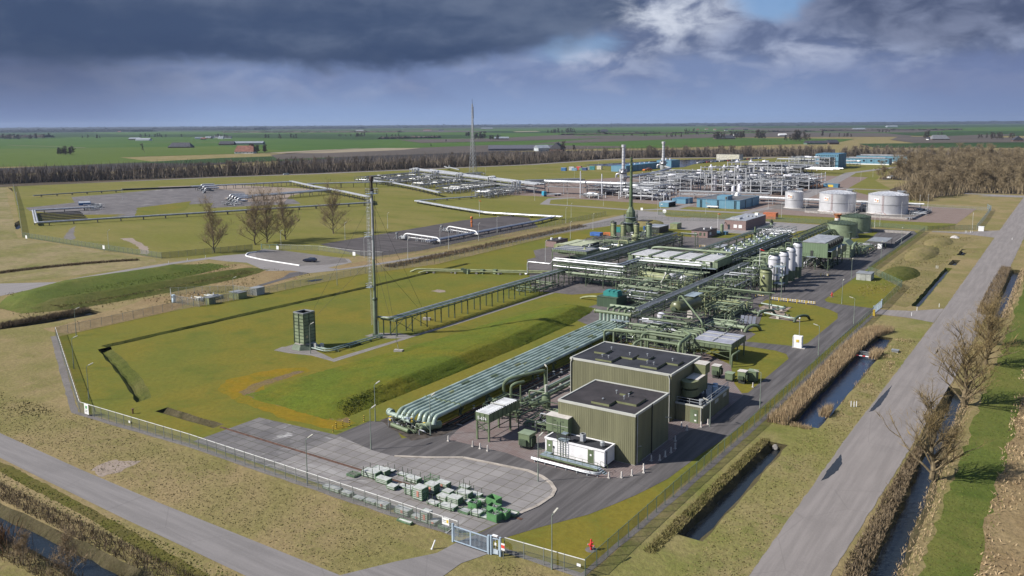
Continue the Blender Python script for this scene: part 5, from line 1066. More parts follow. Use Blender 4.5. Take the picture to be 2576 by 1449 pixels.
for k,(x,y)in enumerate(((-115.6,219.4),(-109.9,217.6),(-105.2,220.6),(-100.4,223))):
 t=thing('reactor_column',['olive cylinder with black capped top, first past the shed','olive cylinder with black capped top in front of the tall stack','olive cylinder with black capped top just past the tall stack','olive cylinder with black capped top nearest the low grey container'][k],'column vessel',(x,y,0))
 link('shell',MB().lathe(x,y,[(1.15,.9),(1.15,5.9),(1.3,6.0),(1.3,6.2),(.9,6.7),(.3,7.0)],18),GREEN_Y if k!=3 else GREEN_L,t,True)
 link('skirt',MB().lathe(x,y,[(.8,0),(1.1,.9)],14),GREEN_D,t)
 link('cap',MB().lathe(x,y,[(1.22,6.6),(1.3,6.7),(1.1,7.1),(.4,7.3)],16),DARK,t,True)
 link('vent_pipe',MB().tube([(x-1.25,y-.4,.5),(x-1.25,y-.4,7.4),(x-.4,y-.2,7.7),(x-.2,y,7.2)],.2,8,.5),GREEN,t,True)
 link('small_loop',MB().tube([(x+.6,y-2,0),(x+.6,y-2,1.6),(x+1.5,y-2,1.6),(x+1.5,y-2,0)],.12,7,.2),GREEN_L,t,True)
sx,sy=-118.2,241.4
t=thing('heater_stack','dark green furnace tower with very tall slim spiral topped stack','stack',(sx,sy,0))
link('base_drum',MB().lathe(sx,sy,[(1.9,0),(1.9,4.6)],20),GREEN_D,t,True)
link('furnace_body',MB().lathe(sx,sy,[(2.5,4.6),(2.5,6.8),(2.2,6.8),(2.2,9.4)],8),GREEN,t)
link('hood',MB().lathe(sx,sy,[(2.2,9.4),(2.1,9.6),(.95,11.6),(.9,12)],8),GREEN,t)
link('stack_shell',MB().lathe(sx,sy,[(.88,12),(.8,20),(.72,20.2),(.5,33.8),(.62,33.8),(.62,34.3),(.45,34.4)],16),mat('stack_green',(0.085,0.125,0.06),.5,var=.15),t,True)
hx=MB()
for q in range(3):hx.tube([(sx+.58*math.cos(a*.35+q*2.1),sy+.58*math.sin(a*.35+q*2.1),27.5+a*.28)for a in range(22)],.07,4,.01)
link('spiral_strake',hx,GREEN_D,t)
link('gallery',MB().lathe(sx,sy,[(2.2,4.5),(3.3,4.5),(3.3,4.6),(2.2,4.6)],12).lathe(sx,sy,[(2.2,7.0),(3.1,7.0),(3.1,7.1),(2.2,7.1)],12),GRATE,t)
pr=[(sx+3.2*math.cos(a*math.pi/6),sy+3.2*math.sin(a*math.pi/6),4.6)for a in range(13)]
link('gallery_rail',rail(pr,1,.035,1.2),GREEN_D,t);link('gallery_rail',rail([(p[0],p[1],7.1)for p in pr],1,.035,1.2),GREEN_D,t)
link('side_frame',MB().beam((sx+3,sy-.5,0),(sx+3,sy-.5,10),.14).beam((sx+3,sy+1,0),(sx+3,sy+1,10),.14).beam((sx+3,sy-.5,10),(sx+3,sy+1,10),.12).beam((sx+3,sy-.5,5),(sx+3,sy+1,8),.1).beam((sx-2.9,sy-.8,0),(sx-2.9,sy-.8,9),.12),GREEN_D,t)
link('ladder',ladder(MB(),sx+1.5,sy-1.2,9.5,14,.4,0),GREEN_D,t)
t=thing('olive_tank','stout olive dome topped tank between the olive cylinders and the long rack','tank',(-98.6,205.6,0))
link('shell',MB().lathe(-98.6,205.6,[(1.55,0),(1.55,3.6),(1.35,4.1),(.8,4.5),(.3,4.7)],18),GREEN_Y,t,True);link('cap',MB().lathe(-98.6,205.6,[(.5,4.6),(.5,5.1),(.2,5.3)],10),GREEN_Y,t,True)
link('side_pipe',MB().cyl((-96.9,206,0),(-96.9,206,4.2),.45,10),GREEN,t,True)
for k,(x,y,lab)in enumerate(((-97.4,160.5,'olive drum with round cap in front of the chequered cooler'),(-91.2,176,'slim olive drum with rusty pipe loop behind the chequered cooler'))):
 t=thing('catch_drum',lab,'drum',(x,y,0));link('shell',MB().lathe(x,y,[(.85,0),(.85,3.6),(.6,4.2),(.25,4.5),(.2,5)],14),GREEN_Y,t,True)
 link('elbow',MB().tube([(x-2.4,y-1,0),(x-2.2,y-.8,1.2),(x-.6,y,1.6)]if k==0 else[(x,y,4.8),(x,y,6),(x+3.6,y,6),(x+3.6,y,0)],.32,10,.6),GREEN_Y,t,True);link('band',MB().lathe(x,y,[(.88,3.4),(.92,3.45),(.92,3.6),(.88,3.65)],14),GREEN_D,t)
SK=[(-112,-101,170,186,3.2,34,'tangle of dark pipes between the pale green shed and the chequered cooler'),(-99,-89,168,186,3.6,36,'tangle of pale pipes behind the chequered cooler'),(-113,-90,190,206,3.6,56,'wide tangle of white and green pipes in front of the olive dome tank'),(-96,-84,206,222,3.2,30,'tangle of pipes between olive cylinders and the long rack end'),(-80,-70,168,184,2.6,26,'tangle of pipes behind the long slatted cooler'),(-56,-41,99,111,3.2,44,'low tangle of valves behind the teal pump unit'),(-60,-45,110,122,4.6,44,'tangle of pipes below the olive drum'),(-34,-27,98,118,5.2,44,'tangle of dark pipes behind the dark green drum'),(-34,-26,119,136,6.2,46,'tangle of dark pipes left of the olive vessel'),(-33,-27,138,158,6.4,44,'deep tangle of pipes left of the white vessels'),(-40,-27,160,180,5.8,44,'shaded tangle of pipes between tall rack and white vessels'),(-38,-27,182,206,4.6,36,'tangle of pipes left of the boxed cooler'),(-26,-16.5,186,203,2.6,30,'shaded tangle of pipes under the boxed cooler'),(-34,-22,61,72,4.4,46,'tangle of green pipes between the larger hall and the dark drum'),(-33,-21,72,82,4.2,40,'tangle of pipes at the foot of the dark green drum'),(-28,-19,95,112,3.2,50,'cluster of green valves beside the beige pad'),(-45,-40.5,84,100,2.0,22,'low pipes between rack and teal pump unit'),(-54,-44,163,200,2.8,40,'shaded pipes below the valve block'),(-22,-15,82,93,1.6,20,'low green pump set behind the wide ribbed cooler'),(-90,-78,98,112,1.6,20,'low tangle of valves beside the end of the flare trestle'),(-20,-12,222,246,2.6,30,'tangle of green pipes between the boxed cooler and the green tanks'),(-112,-104,224,240,2.2,20,'pale skid by the foot of the tall stack'),(-22,-15,60.5,66,2.6,30,'dark pumps and pipes in the shade just past the wide ribbed cooler'),(-45,-40,112,130,5.6,34,'tall pipe frame between the bundle rack and the olive drum'),(-76,-64,121,134,3.2,34,'tangle of pipes behind the cross rack'),(-72,-58,163,180,3.0,36,'tangle of valves behind the long slatted cooler, near the valve block')]
for k,(a,b,c_,d,h,n,lab)in enumerate(SK):
 skid('process_skid',lab,a,b,c_,d,h,n,100+k,GREEN if k%3 else GREEN_L,(ALU_P,ALU,DARK,GREEN_Y)[k%4],'process skid',True,(.07,.22))
LP=[([(-33.4,54,0),(-33.4,54,4.6),(-24.0,56.4,4.6),(-24,56.4,0)],.27),([(-32.6,57,0),(-32.6,57,4.4),(-16,58,4.4),(-16,58,1)],.24),([(-24.6,50.6,0),(-24.6,50.6,3.6),(-23.4,52,4.4),(-14.9,52,4.4),(-14.9,52,0)],.29),([(-24.4,54,0),(-24.4,54,4.8),(-23.4,55.4,4.8),(-15.4,55.4,4.8),(-15.4,55.4,0)],.29),([(-24.8,57,0),(-24.8,57,4.9),(-15.8,57.4,4.9)],.26),([(-22.6,50.6,0),(-22.6,50.6,2.4)],.3),([(-21.4,50.8,0),(-21.4,50.8,2.4)],.26),([(-19.4,51.2,0),(-19.4,51.2,2.4)],.3),([(-18.2,51.4,0),(-18.2,51.4,2.4)],.26),([(-14.9,51.8,0),(-14.9,51.8,4.6),(-14.9,58,5.2),(-17,60,5.2)],.36),([(-33,72,3.2),(-26,72,3.2),(-26,66,3.2),(-26,66,1)],.26),([(-32,74,2.8),(-24.6,73.4,2.8)],.22),([(-30,70,4.4),(-20.6,70,4.4)],.28),([(-34,66,3.6),(-26,66.4,3.6)],.25)]
t=thing('loop_pipework','high green pipe loops right behind the black roof of the larger hall','piping',(-24,55,0))
for p,r in LP:link('pipe',MB().tube(p,r,10,.6),GREEN if r>.25 else GREEN_L,t,True)
for x in(-31.6,-28,-20,-15.4):link('post',MB().box(x-.09,x+.09,58.6,58.8,0,4.4),GREEN_D,t)
link('junction_box',MB().box(-26.4,-24.6,62,63.4,1.2,3.0),GREEN_L,t)
t=thing('riser_pipework','row of green goosenecks stepping down beside the wide ribbed cooler','piping',(-19,70,0))
for k in range(5):y=66+k*1.7;link('pipe',MB().tube([(-22.4,y,2.9),(-17.2-.0*k,y,2.9),(-17.2,y,0)],.24,10,.6),GREEN_L if k%2 else GREEN,t,True)
for k in range(3):y=66.8+k*1.9;link('low_pipe',MB().tube([(-23,y,1.9),(-18.6,y,1.9),(-18.6,y,0)],.2,8,.5),GREEN,t,True)
t=thing('machine_house','dark green engine house with fluted sides at the lawn edge','engine house',(-53.6,96.5,0))
link('wall',MB().box(-56.4,-50.4,93.4,99.8,0,2.7),cladding('dark_green_cladding',(0.05,0.085,0.05),.6,.5,.15),t);link('roof',MB().box(-56.5,-50.3,93.3,99.9,2.7,2.82),GREEN_D,t)
t=thing('teal_pump_unit','bright teal machine housing sitting on the dark green engine house','pump unit',(-53,97,2.8))
link('housing',MB().box(-55.2,-50.8,94.8,97.8,2.84,4.0),TEAL,t);link('lid',MB().box(-54.8,-53.6,95,97.4,4.0,4.35).box(-53.2,-52.2,95,97.4,4.0,4.35).box(-51.8,-51,95,97.4,4.0,4.35),TEAL,t);link('exhaust',MB().cyl((-52.6,97.4,4),(-52.6,97.4,6.4),.14,8),GREEN,t)
single('curved_duct_pipe',MB().tube([(-65,99.5,.1),(-63.6,99.3,.7),(-61,98.8,1.25),(-58.4,98.2,1.5),(-56.4,97.8,1.5)],.3,10,1.2),GREEN_Y,'olive pipe arching out of the lawn to the engine house','pipe',None,True)
for k,(a,b,r,z,lab)in enumerate((((-134.5,107.4),(-92,127.6),.34,1.1,'thicker'),((-131,107.6),(-94,125.4),.26,.8,'thinner'))):
 piping('station_line',lab+' pale olive pipeline on low blocks beside the plant lane',[([(a[0]-1.2,a[1]-.4,.05),(a[0]+1,a[1]+.4,z),(b[0],b[1],z)],r)],GREEN_Y,[('block',MB().rbox(a[0]+(b[0]-a[0])*f,a[1]+(b[1]-a[1])*f,0,.6,1.2,z-r,.45),CONCRETE)for f in(.1,.28,.46,.64,.82)]+[('valve',MB().rbox(a[0]+(b[0]-a[0])*.36,a[1]+(b[1]-a[1])*.36,.5,.9,.9,1.2,.4),GREEN_D)],cat='pipeline')
for k,(x,y)in enumerate(((-117,114.5),(-112.6,117),(-109,119.4))):
 t=thing('valve_cabinet',['green valve cabinet first along the pale olive pipelines','green valve cabinet midway along the pale olive pipelines','green valve cabinet last along the pale olive pipelines'][k],'cabinet',(x,y,0))
 link('body',MB().cbox(x,y,0,1.2,1,1.4),GREEN_L,t);link('lid',MB().cbox(x,y,1.4,1.4,1.2,.14),GREEN,t)
t=thing('lawn_valve_station','U shaped green pipe set with valves on the beige gravel pad','valve station',(-11,107,0))
link('pipe',MB().tube([(-18,116.4,1.0),(-10.8,114.4,1.0),(-11,113,1.0),(-15.4,106.6,1.0),(-14.6,105.6,1.0),(-6.4,103.4,.9),(-5.2,103.6,.9)],.2,8,.4),PIPE_L,t,True)
link('arch_pipe',MB().tube([(-5.4,102.6,0),(-5.2,103.6,1.1),(-4.2,105.2,1.5),(-3.2,107.2,1.1),(-3.0,108.2,0)],.34,10,.8),GREEN_D,t,True)
for x,y in((-12.2,112),(-11.8,110.6),(-11,114),(-8,104.2),(-7,103.9)):link('valve',MB().cyl((x,y,1.0),(x,y,1.7),.18,8).cyl((x-.3,y,1.0),(x+.3,y,1.0),.3,8),GREEN_D,t)
for x,y in((-15,115.4),(-12,114.6),(-13,109.6),(-10,104.6)):link('block',MB().cbox(x,y,0,.7,.7,.75),CONC_P,t)
t=thing('lawn_valve_station','green pipe with arched end curving into the beige pad','valve station',(-17,104,0))
link('pipe',MB().tube([(-21,106.4,.9),(-14.6,104.6,.9)],.3,10),GREEN,t,True);link('arch_pipe',MB().tube([(-15,104,0),(-14.8,104.6,1.0),(-13.6,106,1.5),(-12.4,108.2,1.2),(-12,109,0)],.36,10,.8),GREEN_D,t,True)
for x,y in((-18,105.6),(-16,105)):link('valve',MB().cyl((x,y,.9),(x,y,1.7),.22,8).cyl((x-.4,y+.1,.9),(x+.4,y-.1,.9),.42,10),GREEN,t)
t=thing('pig_launcher','long green barrel with arched end lying on the lawn, beside the solar panels','pig launcher',(-14,87,0))
link('barrel',MB().tube([(-21,87.6,1.0),(-17.4,87.4,1.0)],.3,10).tube([(-17.4,87.4,1.0),(-12.6,86.8,1.0)],.5,12),GREEN_L,t,True)
link('arch_pipe',MB().tube([(-12.4,86,0),(-12.2,86.8,1.0),(-11.4,88.2,1.6),(-10.2,89.4,1.2),(-9.9,90.2,0)],.4,10,.8),GREEN,t,True)
for x in(-20,-16.4,-13.4):link('saddle',MB().box(x-.15,x+.15,86.6,88,0,.6),CONC_P,t)
link('goose',MB().tube([(-16,88.4,.8),(-16,88.4,2.2),(-15.4,88.4,2.5)],.08,7,.2),GREEN_L,t,True)
t=thing('solar_array','four dark upright solar panels standing on the lawn edge','solar panels',(-14,95,0))
for k in range(4):link('panel',MB().add([(-16.2+k*1.0,93.6,.5),(-15.4+k*1.0,93.6,.5),(-15.4+k*1.0,94.6,2.2),(-16.2+k*1.0,94.6,2.2),(-16.2+k*1.0,93.66,.46),(-15.4+k*1.0,93.66,.46),(-15.4+k*1.0,94.66,2.16),(-16.2+k*1.0,94.66,2.16)],[(0,1,2,3),(7,6,5,4),(0,4,5,1),(1,5,6,2),(2,6,7,3),(3,7,4,0)]),mat('solar_cell',(.06,.075,.12),.3,var=.2),t)
link('frame',MB().beam((-16.3,94.7,0),(-16.3,94.7,2.2),.08).beam((-12.3,94.7,0),(-12.3,94.7,2.2),.08).beam((-16.3,93.6,.4),(-12.3,93.6,.4),.08).beam((-16.3,93.6,0),(-16.3,93.6,.5),.08).beam((-12.3,93.6,0),(-12.3,93.6,.5),.08),STEEL,t)
def roof_tank(name,label,x,y,r,h,rise,m,roofm,n=40,ribs=20,seam=None,stair=True,grp=None):
 t=thing(name,label,'storage tank',(x,y,0),grp)
 link('shell',MB().lathe(x,y,[(r,.15),(r,h)],n),m,t,True)
 link('roof',MB().lathe(x,y,[(r*1.01,h),(r*.66,h+rise*.5),(r*.33,h+rise*.85),(.25,h+rise)],n),roofm,t,True)
 rb=MB()
 for k in range(ribs):
  a=2*math.pi*k/ribs;c_,s_=math.cos(a),math.sin(a)
  rb.beam((x+c_*r,y+s_*r,h+.06),(x+c_*r*.6,y+s_*r*.6,h+rise*.58+.06),.12,.1).beam((x+c_*r*.6,y+s_*r*.6,h+rise*.58+.06),(x+c_*.3,y+s_*.3,h+rise+.06),.12,.1)
 link('roof_rib',rb,roofm,t)
 link('base_ring',MB().lathe(x,y,[(r+.7,0),(r+.6,.22),(r,.25)],n),CONC_P if m is not GREEN_L else CONCRETE,t)
 if seam:link('wind_girder',MB().lathe(x,y,[(r,h*.5),(r+.14,h*.5),(r+.14,h*.5+.14),(r,h*.5+.14)],n),seam,t)
 link('top_rim',MB().lathe(x,y,[(r,h-.12),(r+.12,h-.12),(r+.12,h+.02),(r,h+.02)],n),roofm,t)
 ring=[(x+r*math.cos(a),y+r*math.sin(a),h)for a in[i*2*math.pi/30 for i in range(31)]]
 link('roof_rail',rail(ring,.9,.03,3),STEEL if m is not GREEN_L else GREEN_D,t)
 if stair:
  st=MB();k=40
  for i in range(k):
   a=R(-20)+R(100)*i/k;z=h*i/k;st.beam((x+math.cos(a)*r,y+math.sin(a)*r,z+.2),(x+math.cos(a)*(r+.8),y+math.sin(a)*(r+.8),z+.2),.25,.05)
  st.tube([(x+math.cos(R(-20)+R(100)*i/12)*(r+.8),y+math.sin(R(-20)+R(100)*i/12)*(r+.8),h*i/12+1.1)for i in range(13)],.04,5,.05)
  link('spiral_stair',st,STEEL,t)
 return t
roof_tank('round_tank','green ribbed roof tank directly behind the white chimney',-32.4,275,6.2,6.0,1.2,GREEN_L,GREEN_D)
roof_tank('round_tank','green ribbed roof tank farther back, with a side stair',-31.6,297,6.5,7.0,1.2,GREEN_L,GREEN_D)
t=thing('short_chimney','white patched chimney with orange flared top before the green tanks','chimney',(-36.4,283,0))
link('shaft',MB().lathe(-36.4,283,[(1.25,0),(1.2,7.2)],18),mat('patched_white',(.66,.64,.60),.7,var=.2,sc=1.5),t,True);link('band',MB().lathe(-36.4,283,[(1.24,5.0),(1.27,5.0),(1.27,5.2),(1.24,5.2)],18),DARK,t)
link('flared_top',MB().lathe(-36.4,283,[(1.2,7.2),(1.15,8.0),(1.9,9.0),(1.8,9.1),(1.0,8.2)],16),mat('scorched_orange',(.40,.17,.08),.7,var=.25,sc=1.2),t,True)
t=thing('exchanger_house','ribbed pale green exchanger with arched hood beside the boxed cooler','heat exchanger',(-18.5,220,0))
pf=[(-21.4,0),(-21.4,5.6),(-20.4,6.4),(-18.4,6.2),(-16.6,4.6),(-16.2,0)]
link('casing',MB().add([(x,215.6,z)for x,z in pf]+[(x,224,z)for x,z in pf],[tuple(range(6)),tuple(range(11,5,-1))]+[(i,6+i,6+(i+1)%6,(i+1)%6)for i in range(6)]),GREEN_L,t)
rb=MB()
for z in(1.2,2.3,3.4,4.5):rb.box(-21.5,-16.1,215.45,215.58,z,z+.16)
for x in(-21.4,-19.8,-18.2,-16.6):rb.box(x,x+.16,215.43,215.58,0,4.5)
link('casing_rib',rb,GREEN,t);link('elbow',MB().tube([(-15.6,216,3.4),(-15.6,216,4.6),(-15.6,221,5.2),(-14.6,222,1)],.5,10,.8),GREEN_L,t,True)
link('stack',MB().cyl((-18.4,224,6),(-18.4,224,8.2),.5,10).cyl((-18.4,224,8.2),(-18.4,224,8.6),.8,10),GREEN_D,t,True)
t=thing('canopy','flat grey canopy roof over a white cabinet near the green tanks','canopy',(-13,254,0))
link('roof',MB().box(-16.6,-9.6,247,261,2.6,2.75),STEEL,t)
for x,y in((-16.4,247.2),(-9.8,247.2),(-16.4,260.8),(-9.8,260.8)):link('post',MB().box(x-.08,x+.08,y-.08,y+.08,0,2.6),GREEN_D,t)
single('white_cabinet',MB().cbox(-11.6,246,0.1,1.6,1.0,1.8).cbox(-12.1,246,0,.2,.8,.1).cbox(-11.1,246,0,.2,.8,.1),WHITE,'white cabinet standing at the front of the flat grey canopy','cabinet')
single('bund_wall',MB().box(-8.8,-8.5,262,300,0,1.1).box(-40,-8.8,300,300.3,0,1.1),CONCRETE,'low concrete wall around the green tanks','wall')
def house(name,label,x0,x1,y0,y1,h,wall,roof,trim=TRIM,wins=(),door=None,cat='building',eave=.12):
 t=thing(name,label,cat,((x0+x1)/2,(y0+y1)/2,0))
 link('wall',MB().box(x0,x1,y0,y1,0,h-.25),wall,t);link('roof',MB().box(x0-eave,x1+eave,y0-eave,y1+eave,h-.25,h),roof,t)
 for w in wins:
  f,a,b,z0,z1,m=w
  q=dict(s=(a,b,y0-.06,y0-.005),e=(x1+.005,x1+.06,a,b),n=(a,b,y1+.005,y1+.06),w=(x0-.06,x0-.005,a,b))[f]
  o=link('window',MB().box(*q,z0,z1),m,t)
 if door:
  f,a,b,z1,m=door
  q=dict(s=(a,b,y0-.07,y0-.005),e=(x1+.005,x1+.07,a,b),w=(x0-.07,x0-.005,a,b))[f];link('door',MB().box(*q,.05,z1),m,t)
 return t
t=house('control_building','long pink brick control building with flat pale roof',-85.2,-75,274,304,4.7,BRICK,ALU_P,wins=(('s',-80.8,-79.2,1.0,2.5,WHITE),('s',-78.4,-76.8,1.0,2.5,WHITE)),door=('s',-83.6,-82.6,2.4,GLASS))
for k in range(3):link('roof_vent',MB().ball(-79.5+k*1.6,290+k,4.75,.7,10),STEEL,t,True)
link('roof_unit',MB().box(-83.5,-79,277,281,4.72,5.5),ALU_P,t);link('roof_box',MB().box(-79,-77.4,299,301,4.72,5.8),WHITE,t)
link('canopy',MB().beam((-84.8,272.6,2.9),(-84.8,274,3.4),.2),DARK,t)
t=house('brick_house','low pink brick house with dark flat roof and green shutters',-88.2,-80.8,240.6,252,3.1,BRICK,ROOF2,wins=(('s',-87,-85.8,.4,2.2,GREEN),('s',-84.6,-83.6,.8,2.2,GREEN_D),('s',-82.6,-81.9,.8,2.2,GREEN_D),('e',243,245,1,2.2,WHITE)))
link('roof_vent',MB().cyl((-84,245,3.1),(-84,245,3.8),.4,10).cyl((-82.4,249,3.1),(-82.4,249,3.9),.4,10),WHITE,t)
t=thing('standpipe','slim green upright cylinder beside the low brick house','cylinder',(-79.2,254,0));link('shell',MB().lathe(-79.2,254,[(.75,0),(.75,4.6),(.4,4.9)],14),GREEN_L,t,True);link('cap',MB().cyl((-79.2,254,4.9),(-79.2,254,5.0),.3,10),GREEN_D,t)
t=thing('flanged_column','tall slim green column with dark flange top near the brick building','column',(-59.5,262,0));link('shell',MB().lathe(-59.5,262,[(.7,0),(.7,6.2)],14),GREEN_L,t,True);link('flange',MB().lathe(-59.5,262,[(1.0,6.2),(1.0,6.4)],14).cyl((-59.5,262,6.4),(-59.5,262,7.2),.4,10),DARK,t)
t=thing('flanged_column','green column with broad platform standing in the valve block end','column',(-54,222,0));link('shell',MB().lathe(-54,222,[(.6,0),(.6,6.4)],14),GREEN_L,t,True);link('platform',MB().lathe(-54,222,[(.6,6.4),(1.8,6.4),(1.8,6.55),(.6,6.55)],14),GREEN_D,t);link('top',MB().cyl((-54,222,6.5),(-54,222,8.6),.35,10),GREEN,t,True)
house('container_box','orange brick coloured container on the yard by the brick building',-83.4,-76.8,326.6,331,3.2,BRICK_O,BRICK_O,cat='container',eave=.02)
t=house('pump_house','small pink brick hut with two white roof vents, behind the pale green shed',-127.6,-122.6,182,191.4,2.7,BRICK,ROOF2)
link('roof_vent',MB().cyl((-126,184,2.7),(-126,184,3.6),.5,8).cyl((-124.4,188,2.7),(-124.4,188,3.4),.6,8),WHITE,t)
t=house('equipment_shed','pale green flat topped shed beside the small brick hut',-116,-106,173.5,188,3.1,GREEN_Y,mat('pale_green_roof',(.36,.38,.26),.7,var=.1),eave=.1)
link('porch',MB().box(-118.6,-116.1,173.5,178,0,2.7),GREEN_Y,t);link('dark_side',MB().box(-105.99,-105.9,174,187.6,.2,2.7),DARK,t);link('porch_door',MB().box(-116.9,-116.3,173.42,173.49,.1,2.2),BLACK,t)
house('green_container','green container on the pale forecourt past the olive cylinders',-107.6,-104,262,267.4,2.7,GREEN_Y,GREEN_L,cat='container',eave=.02)
house('low_store','low dark store with slatted grey roof behind the olive cylinders',-112,-104.8,243.4,254,3.0,DARK,ALU_P,cat='store')
house('green_kiosk','green kiosk with pale lid beside the valve block',-64.8,-60,200,208.5,2.6,GREEN,ALU_P,cat='kiosk')
single('yellow_skip',MB().box(-63,-58.6,189.6,194.6,.1,1.9).box(-62.4,-62.0,190,194,0,.1).box(-59.6,-59.2,190,194,0,.1),GREEN_Y,'yellow green open tank in front of the green kiosk','tank')
for k,(x,y,w,d,h,m,lab)in enumerate(((-125.6,222,5,3,1.5,mat('tarp_blue',(.05,.13,.38),.5,var=.2),'blue tarpaulin covered stack by the lawn beyond the shed'),(-121.4,226,4.4,2.2,1.2,ORANGE,'orange brown stack beside the blue tarpaulin'),(-122.8,238.4,4.6,2.6,2.2,TEAL,'teal container near the foot of the tall stack'),(-114.6,252,3.4,2.2,1.8,mat('crate_blue',(.04,.12,.32),.5,var=.2),'blue crates beyond the tall stack'),(-80.5,256,6,3.4,1.2,BLUE_D,'pale blue low roofed cabin behind the low brick house'))):
 single('stored_container',MB().cbox(x,y,.12,w,d,h-.12).cbox(x-w*.4,y,0,.3,d,.12).cbox(x+w*.4,y,0,.3,d,.12).cbox(x,y,h,w*1.03,d*1.05,.08),m,lab,'container')
t=house('forecourt_hut','low pink hut by the grassy mound on the forecourt',-128,-122.6,270,275,2.0,BRICK,ROOF2)
ridge('grass_mound_terrain',[[(-125+8*u*(0.4+.6*math.sin(t_*math.pi)),262+24*t_,2.0*math.sin(t_*math.pi)**.6*(1-u*u)**.8)for u in(-1,-.6,-.2,.2,.6,1)]for t_ in(0,.15,.35,.55,.75,.9,1)],G_VERGE,61,.15,5)
#the silver plant, its tanks and blue buildings
SIL=(ALU,ALU_P,STEEL,ALU_P)
SILV=mat('silver_frame',(0.30,0.31,0.33),0.5,0.25,var=0.12)
TANKS=mat('tank_silver',(0.58,0.58,0.60),0.42,0.35,var=0.07,sc=0.25)
SHADE=mat('shaded_steel',(.13,.135,.145),.6,.2,var=.2)  # darker copy of the steel, shade inside the frames put into its colour
class Seg:
 """local frame along a segment p -> q"""
 def __init__(s,p,q):s.p=Vector((p[0],p[1],0));d=Vector((q[0]-p[0],q[1]-p[1],0));s.L=d.length;s.d=d.normalized();s.n=Vector((-s.d.y,s.d.x,0))
 def at(s,u,v=0,z=0):w=s.p+s.d*u+s.n*v;return(w.x,w.y,z)
def long_rack(name,label,p,q,w,levels,bay,m=SILV,cat='pipe rack',truss=False):
 S=Seg(p,q);c0=S.at(S.L/2);t=thing(name,label,cat,(c0[0],c0[1],0));n=max(1,min(30,round(S.L/bay)));top=max(levels)
 for i in range(n+1):
  for v in(-w/2,w/2):u=S.L*i/n;link('column',MB().beam(S.at(u,v,0),S.at(u,v,top),.3),m,t)
 for z in levels:
  c=MB().beam(S.at(0,-w/2,z),S.at(S.L,-w/2,z),.22,.35).beam(S.at(0,w/2,z),S.at(S.L,w/2,z),.22,.35)
  for i in range(2*n+1):c.beam(S.at(S.L*i/(2*n),-w/2,z),S.at(S.L*i/(2*n),w/2,z),.18,.25)
  link('deck_frame',c,m,t)
 if truss:
  b=MB()
  for i in range(2*n):
   za,zb=(levels[-2],levels[-1])if i%2 else(levels[-1],levels[-2])
   for v in(-w/2,w/2):b.beam(S.at(S.L*i/(2*n),v,za),S.at(S.L*(i+1)/(2*n),v,zb),.16)
  link('truss_brace',b,m,t)
 return t
def long_pipes(label,group,p,q,w,z,n,seed,mats_=SIL,rr_=(.2,.45),name='silver_pipe'):
 S=Seg(p,q);rr=random.Random(seed)
 for i in range(n):
  r=rr.uniform(*rr_);v=-w/2+w*(i+.5)/n;single(name,MB().tube([S.at(rr.uniform(-2,1),v,z+r+.18),S.at(S.L+rr.uniform(-1,2),v,z+r+.18)],r,8),rr.choice(mats_),label,'pipe',group,True)
def manifold_row(label,p,q,w,h,n,seed,arches=True):
 """a comb of valves and headers in a low frame"""
 S=Seg(p,q);c0=S.at(S.L/2);rr=random.Random(seed);t=thing('manifold_row',label,'pipe manifold',(c0[0],c0[1],0))
 k=max(3,int(S.L/5));f=MB()
 for i in range(k+1):
  for v in(-w/2,0,w/2):f.beam(S.at(S.L*i/k,v,0),S.at(S.L*i/k,v,h),.22)
  f.beam(S.at(S.L*i/k,-w/2,h),S.at(S.L*i/k,w/2,h),.22);f.beam(S.at(S.L*i/k,-w/2,h*.5),S.at(S.L*i/k,w/2,h*.5),.2)
 for v in(-w/2,w/2):
  for z in(h,h*.5):f.beam(S.at(0,v,z),S.at(S.L,v,z),.2)
 link('frame',f,mat('shaded_steel',(.17,.175,.185),.6,.2,var=.2),t)
 for i in range(6):v=rr.uniform(-w/2,w/2);z=rr.choice((h*.5,h,h*.25));link('header',MB().tube([S.at(0,v,z+.4),S.at(S.L,v,z+.4)],rr.uniform(.2,.42),8),rr.choice(SIL),t,True)
 for i in range(n):
  u=S.L*(i+.5)/n;a=rr.uniform(-w/2,0);b=rr.uniform(0,w/2);z=rr.uniform(h*.3,h*1.05)
  link('pipe',MB().tube([S.at(u,a,0),S.at(u,a,z),S.at(u,b,z),S.at(u,b,0)],rr.uniform(.14,.3),7),rr.choice(SIL+(DARK,)),t,True)
  if i%2:link('valve',MB().ball(*S.at(u,rr.uniform(-w/2,w/2),h*.5+.5),.6,8),rr.choice((ALU,STEEL,ALU_P)),t,True)
 if arches:
  for u in(S.L-.5,S.L+2.6,S.L+4.4):
   link('arch',MB().tube([S.at(u,-2,h*.4),S.at(u,-2,h+4),S.at(u+.4,2.2,h+4),S.at(u+.4,2.2,h*.4)],.55,9,1.6),ALU,t,True)
 return t
long_rack('silver_rack','long silver main rack behind the valve rows, ending at the pipe bridge',(-486,518),(-268,401),9,(3.5,6.4),13)
long_pipes('fat silver pipe on the long main rack','pipes on the long main rack',(-486,518),(-268,401),9,6.4,7,200,SIL,(.35,.6))
long_pipes('silver pipe halfway up the long main rack','pipes low in the long main rack',(-486,518),(-268,401),9,3.5,6,201,SIL,(.25,.5))
long_rack('silver_rack','silver trussed pipe bridge between the main rack and the first silver chimney',(-266,408),(-205,410),5,(5.2,8.4),15,truss=True)
long_pipes('fat white pipe on the trussed pipe bridge','pipes on the trussed bridge',(-266,408),(-205,410),5,8.4,5,202,(ALU,),(.4,.6))
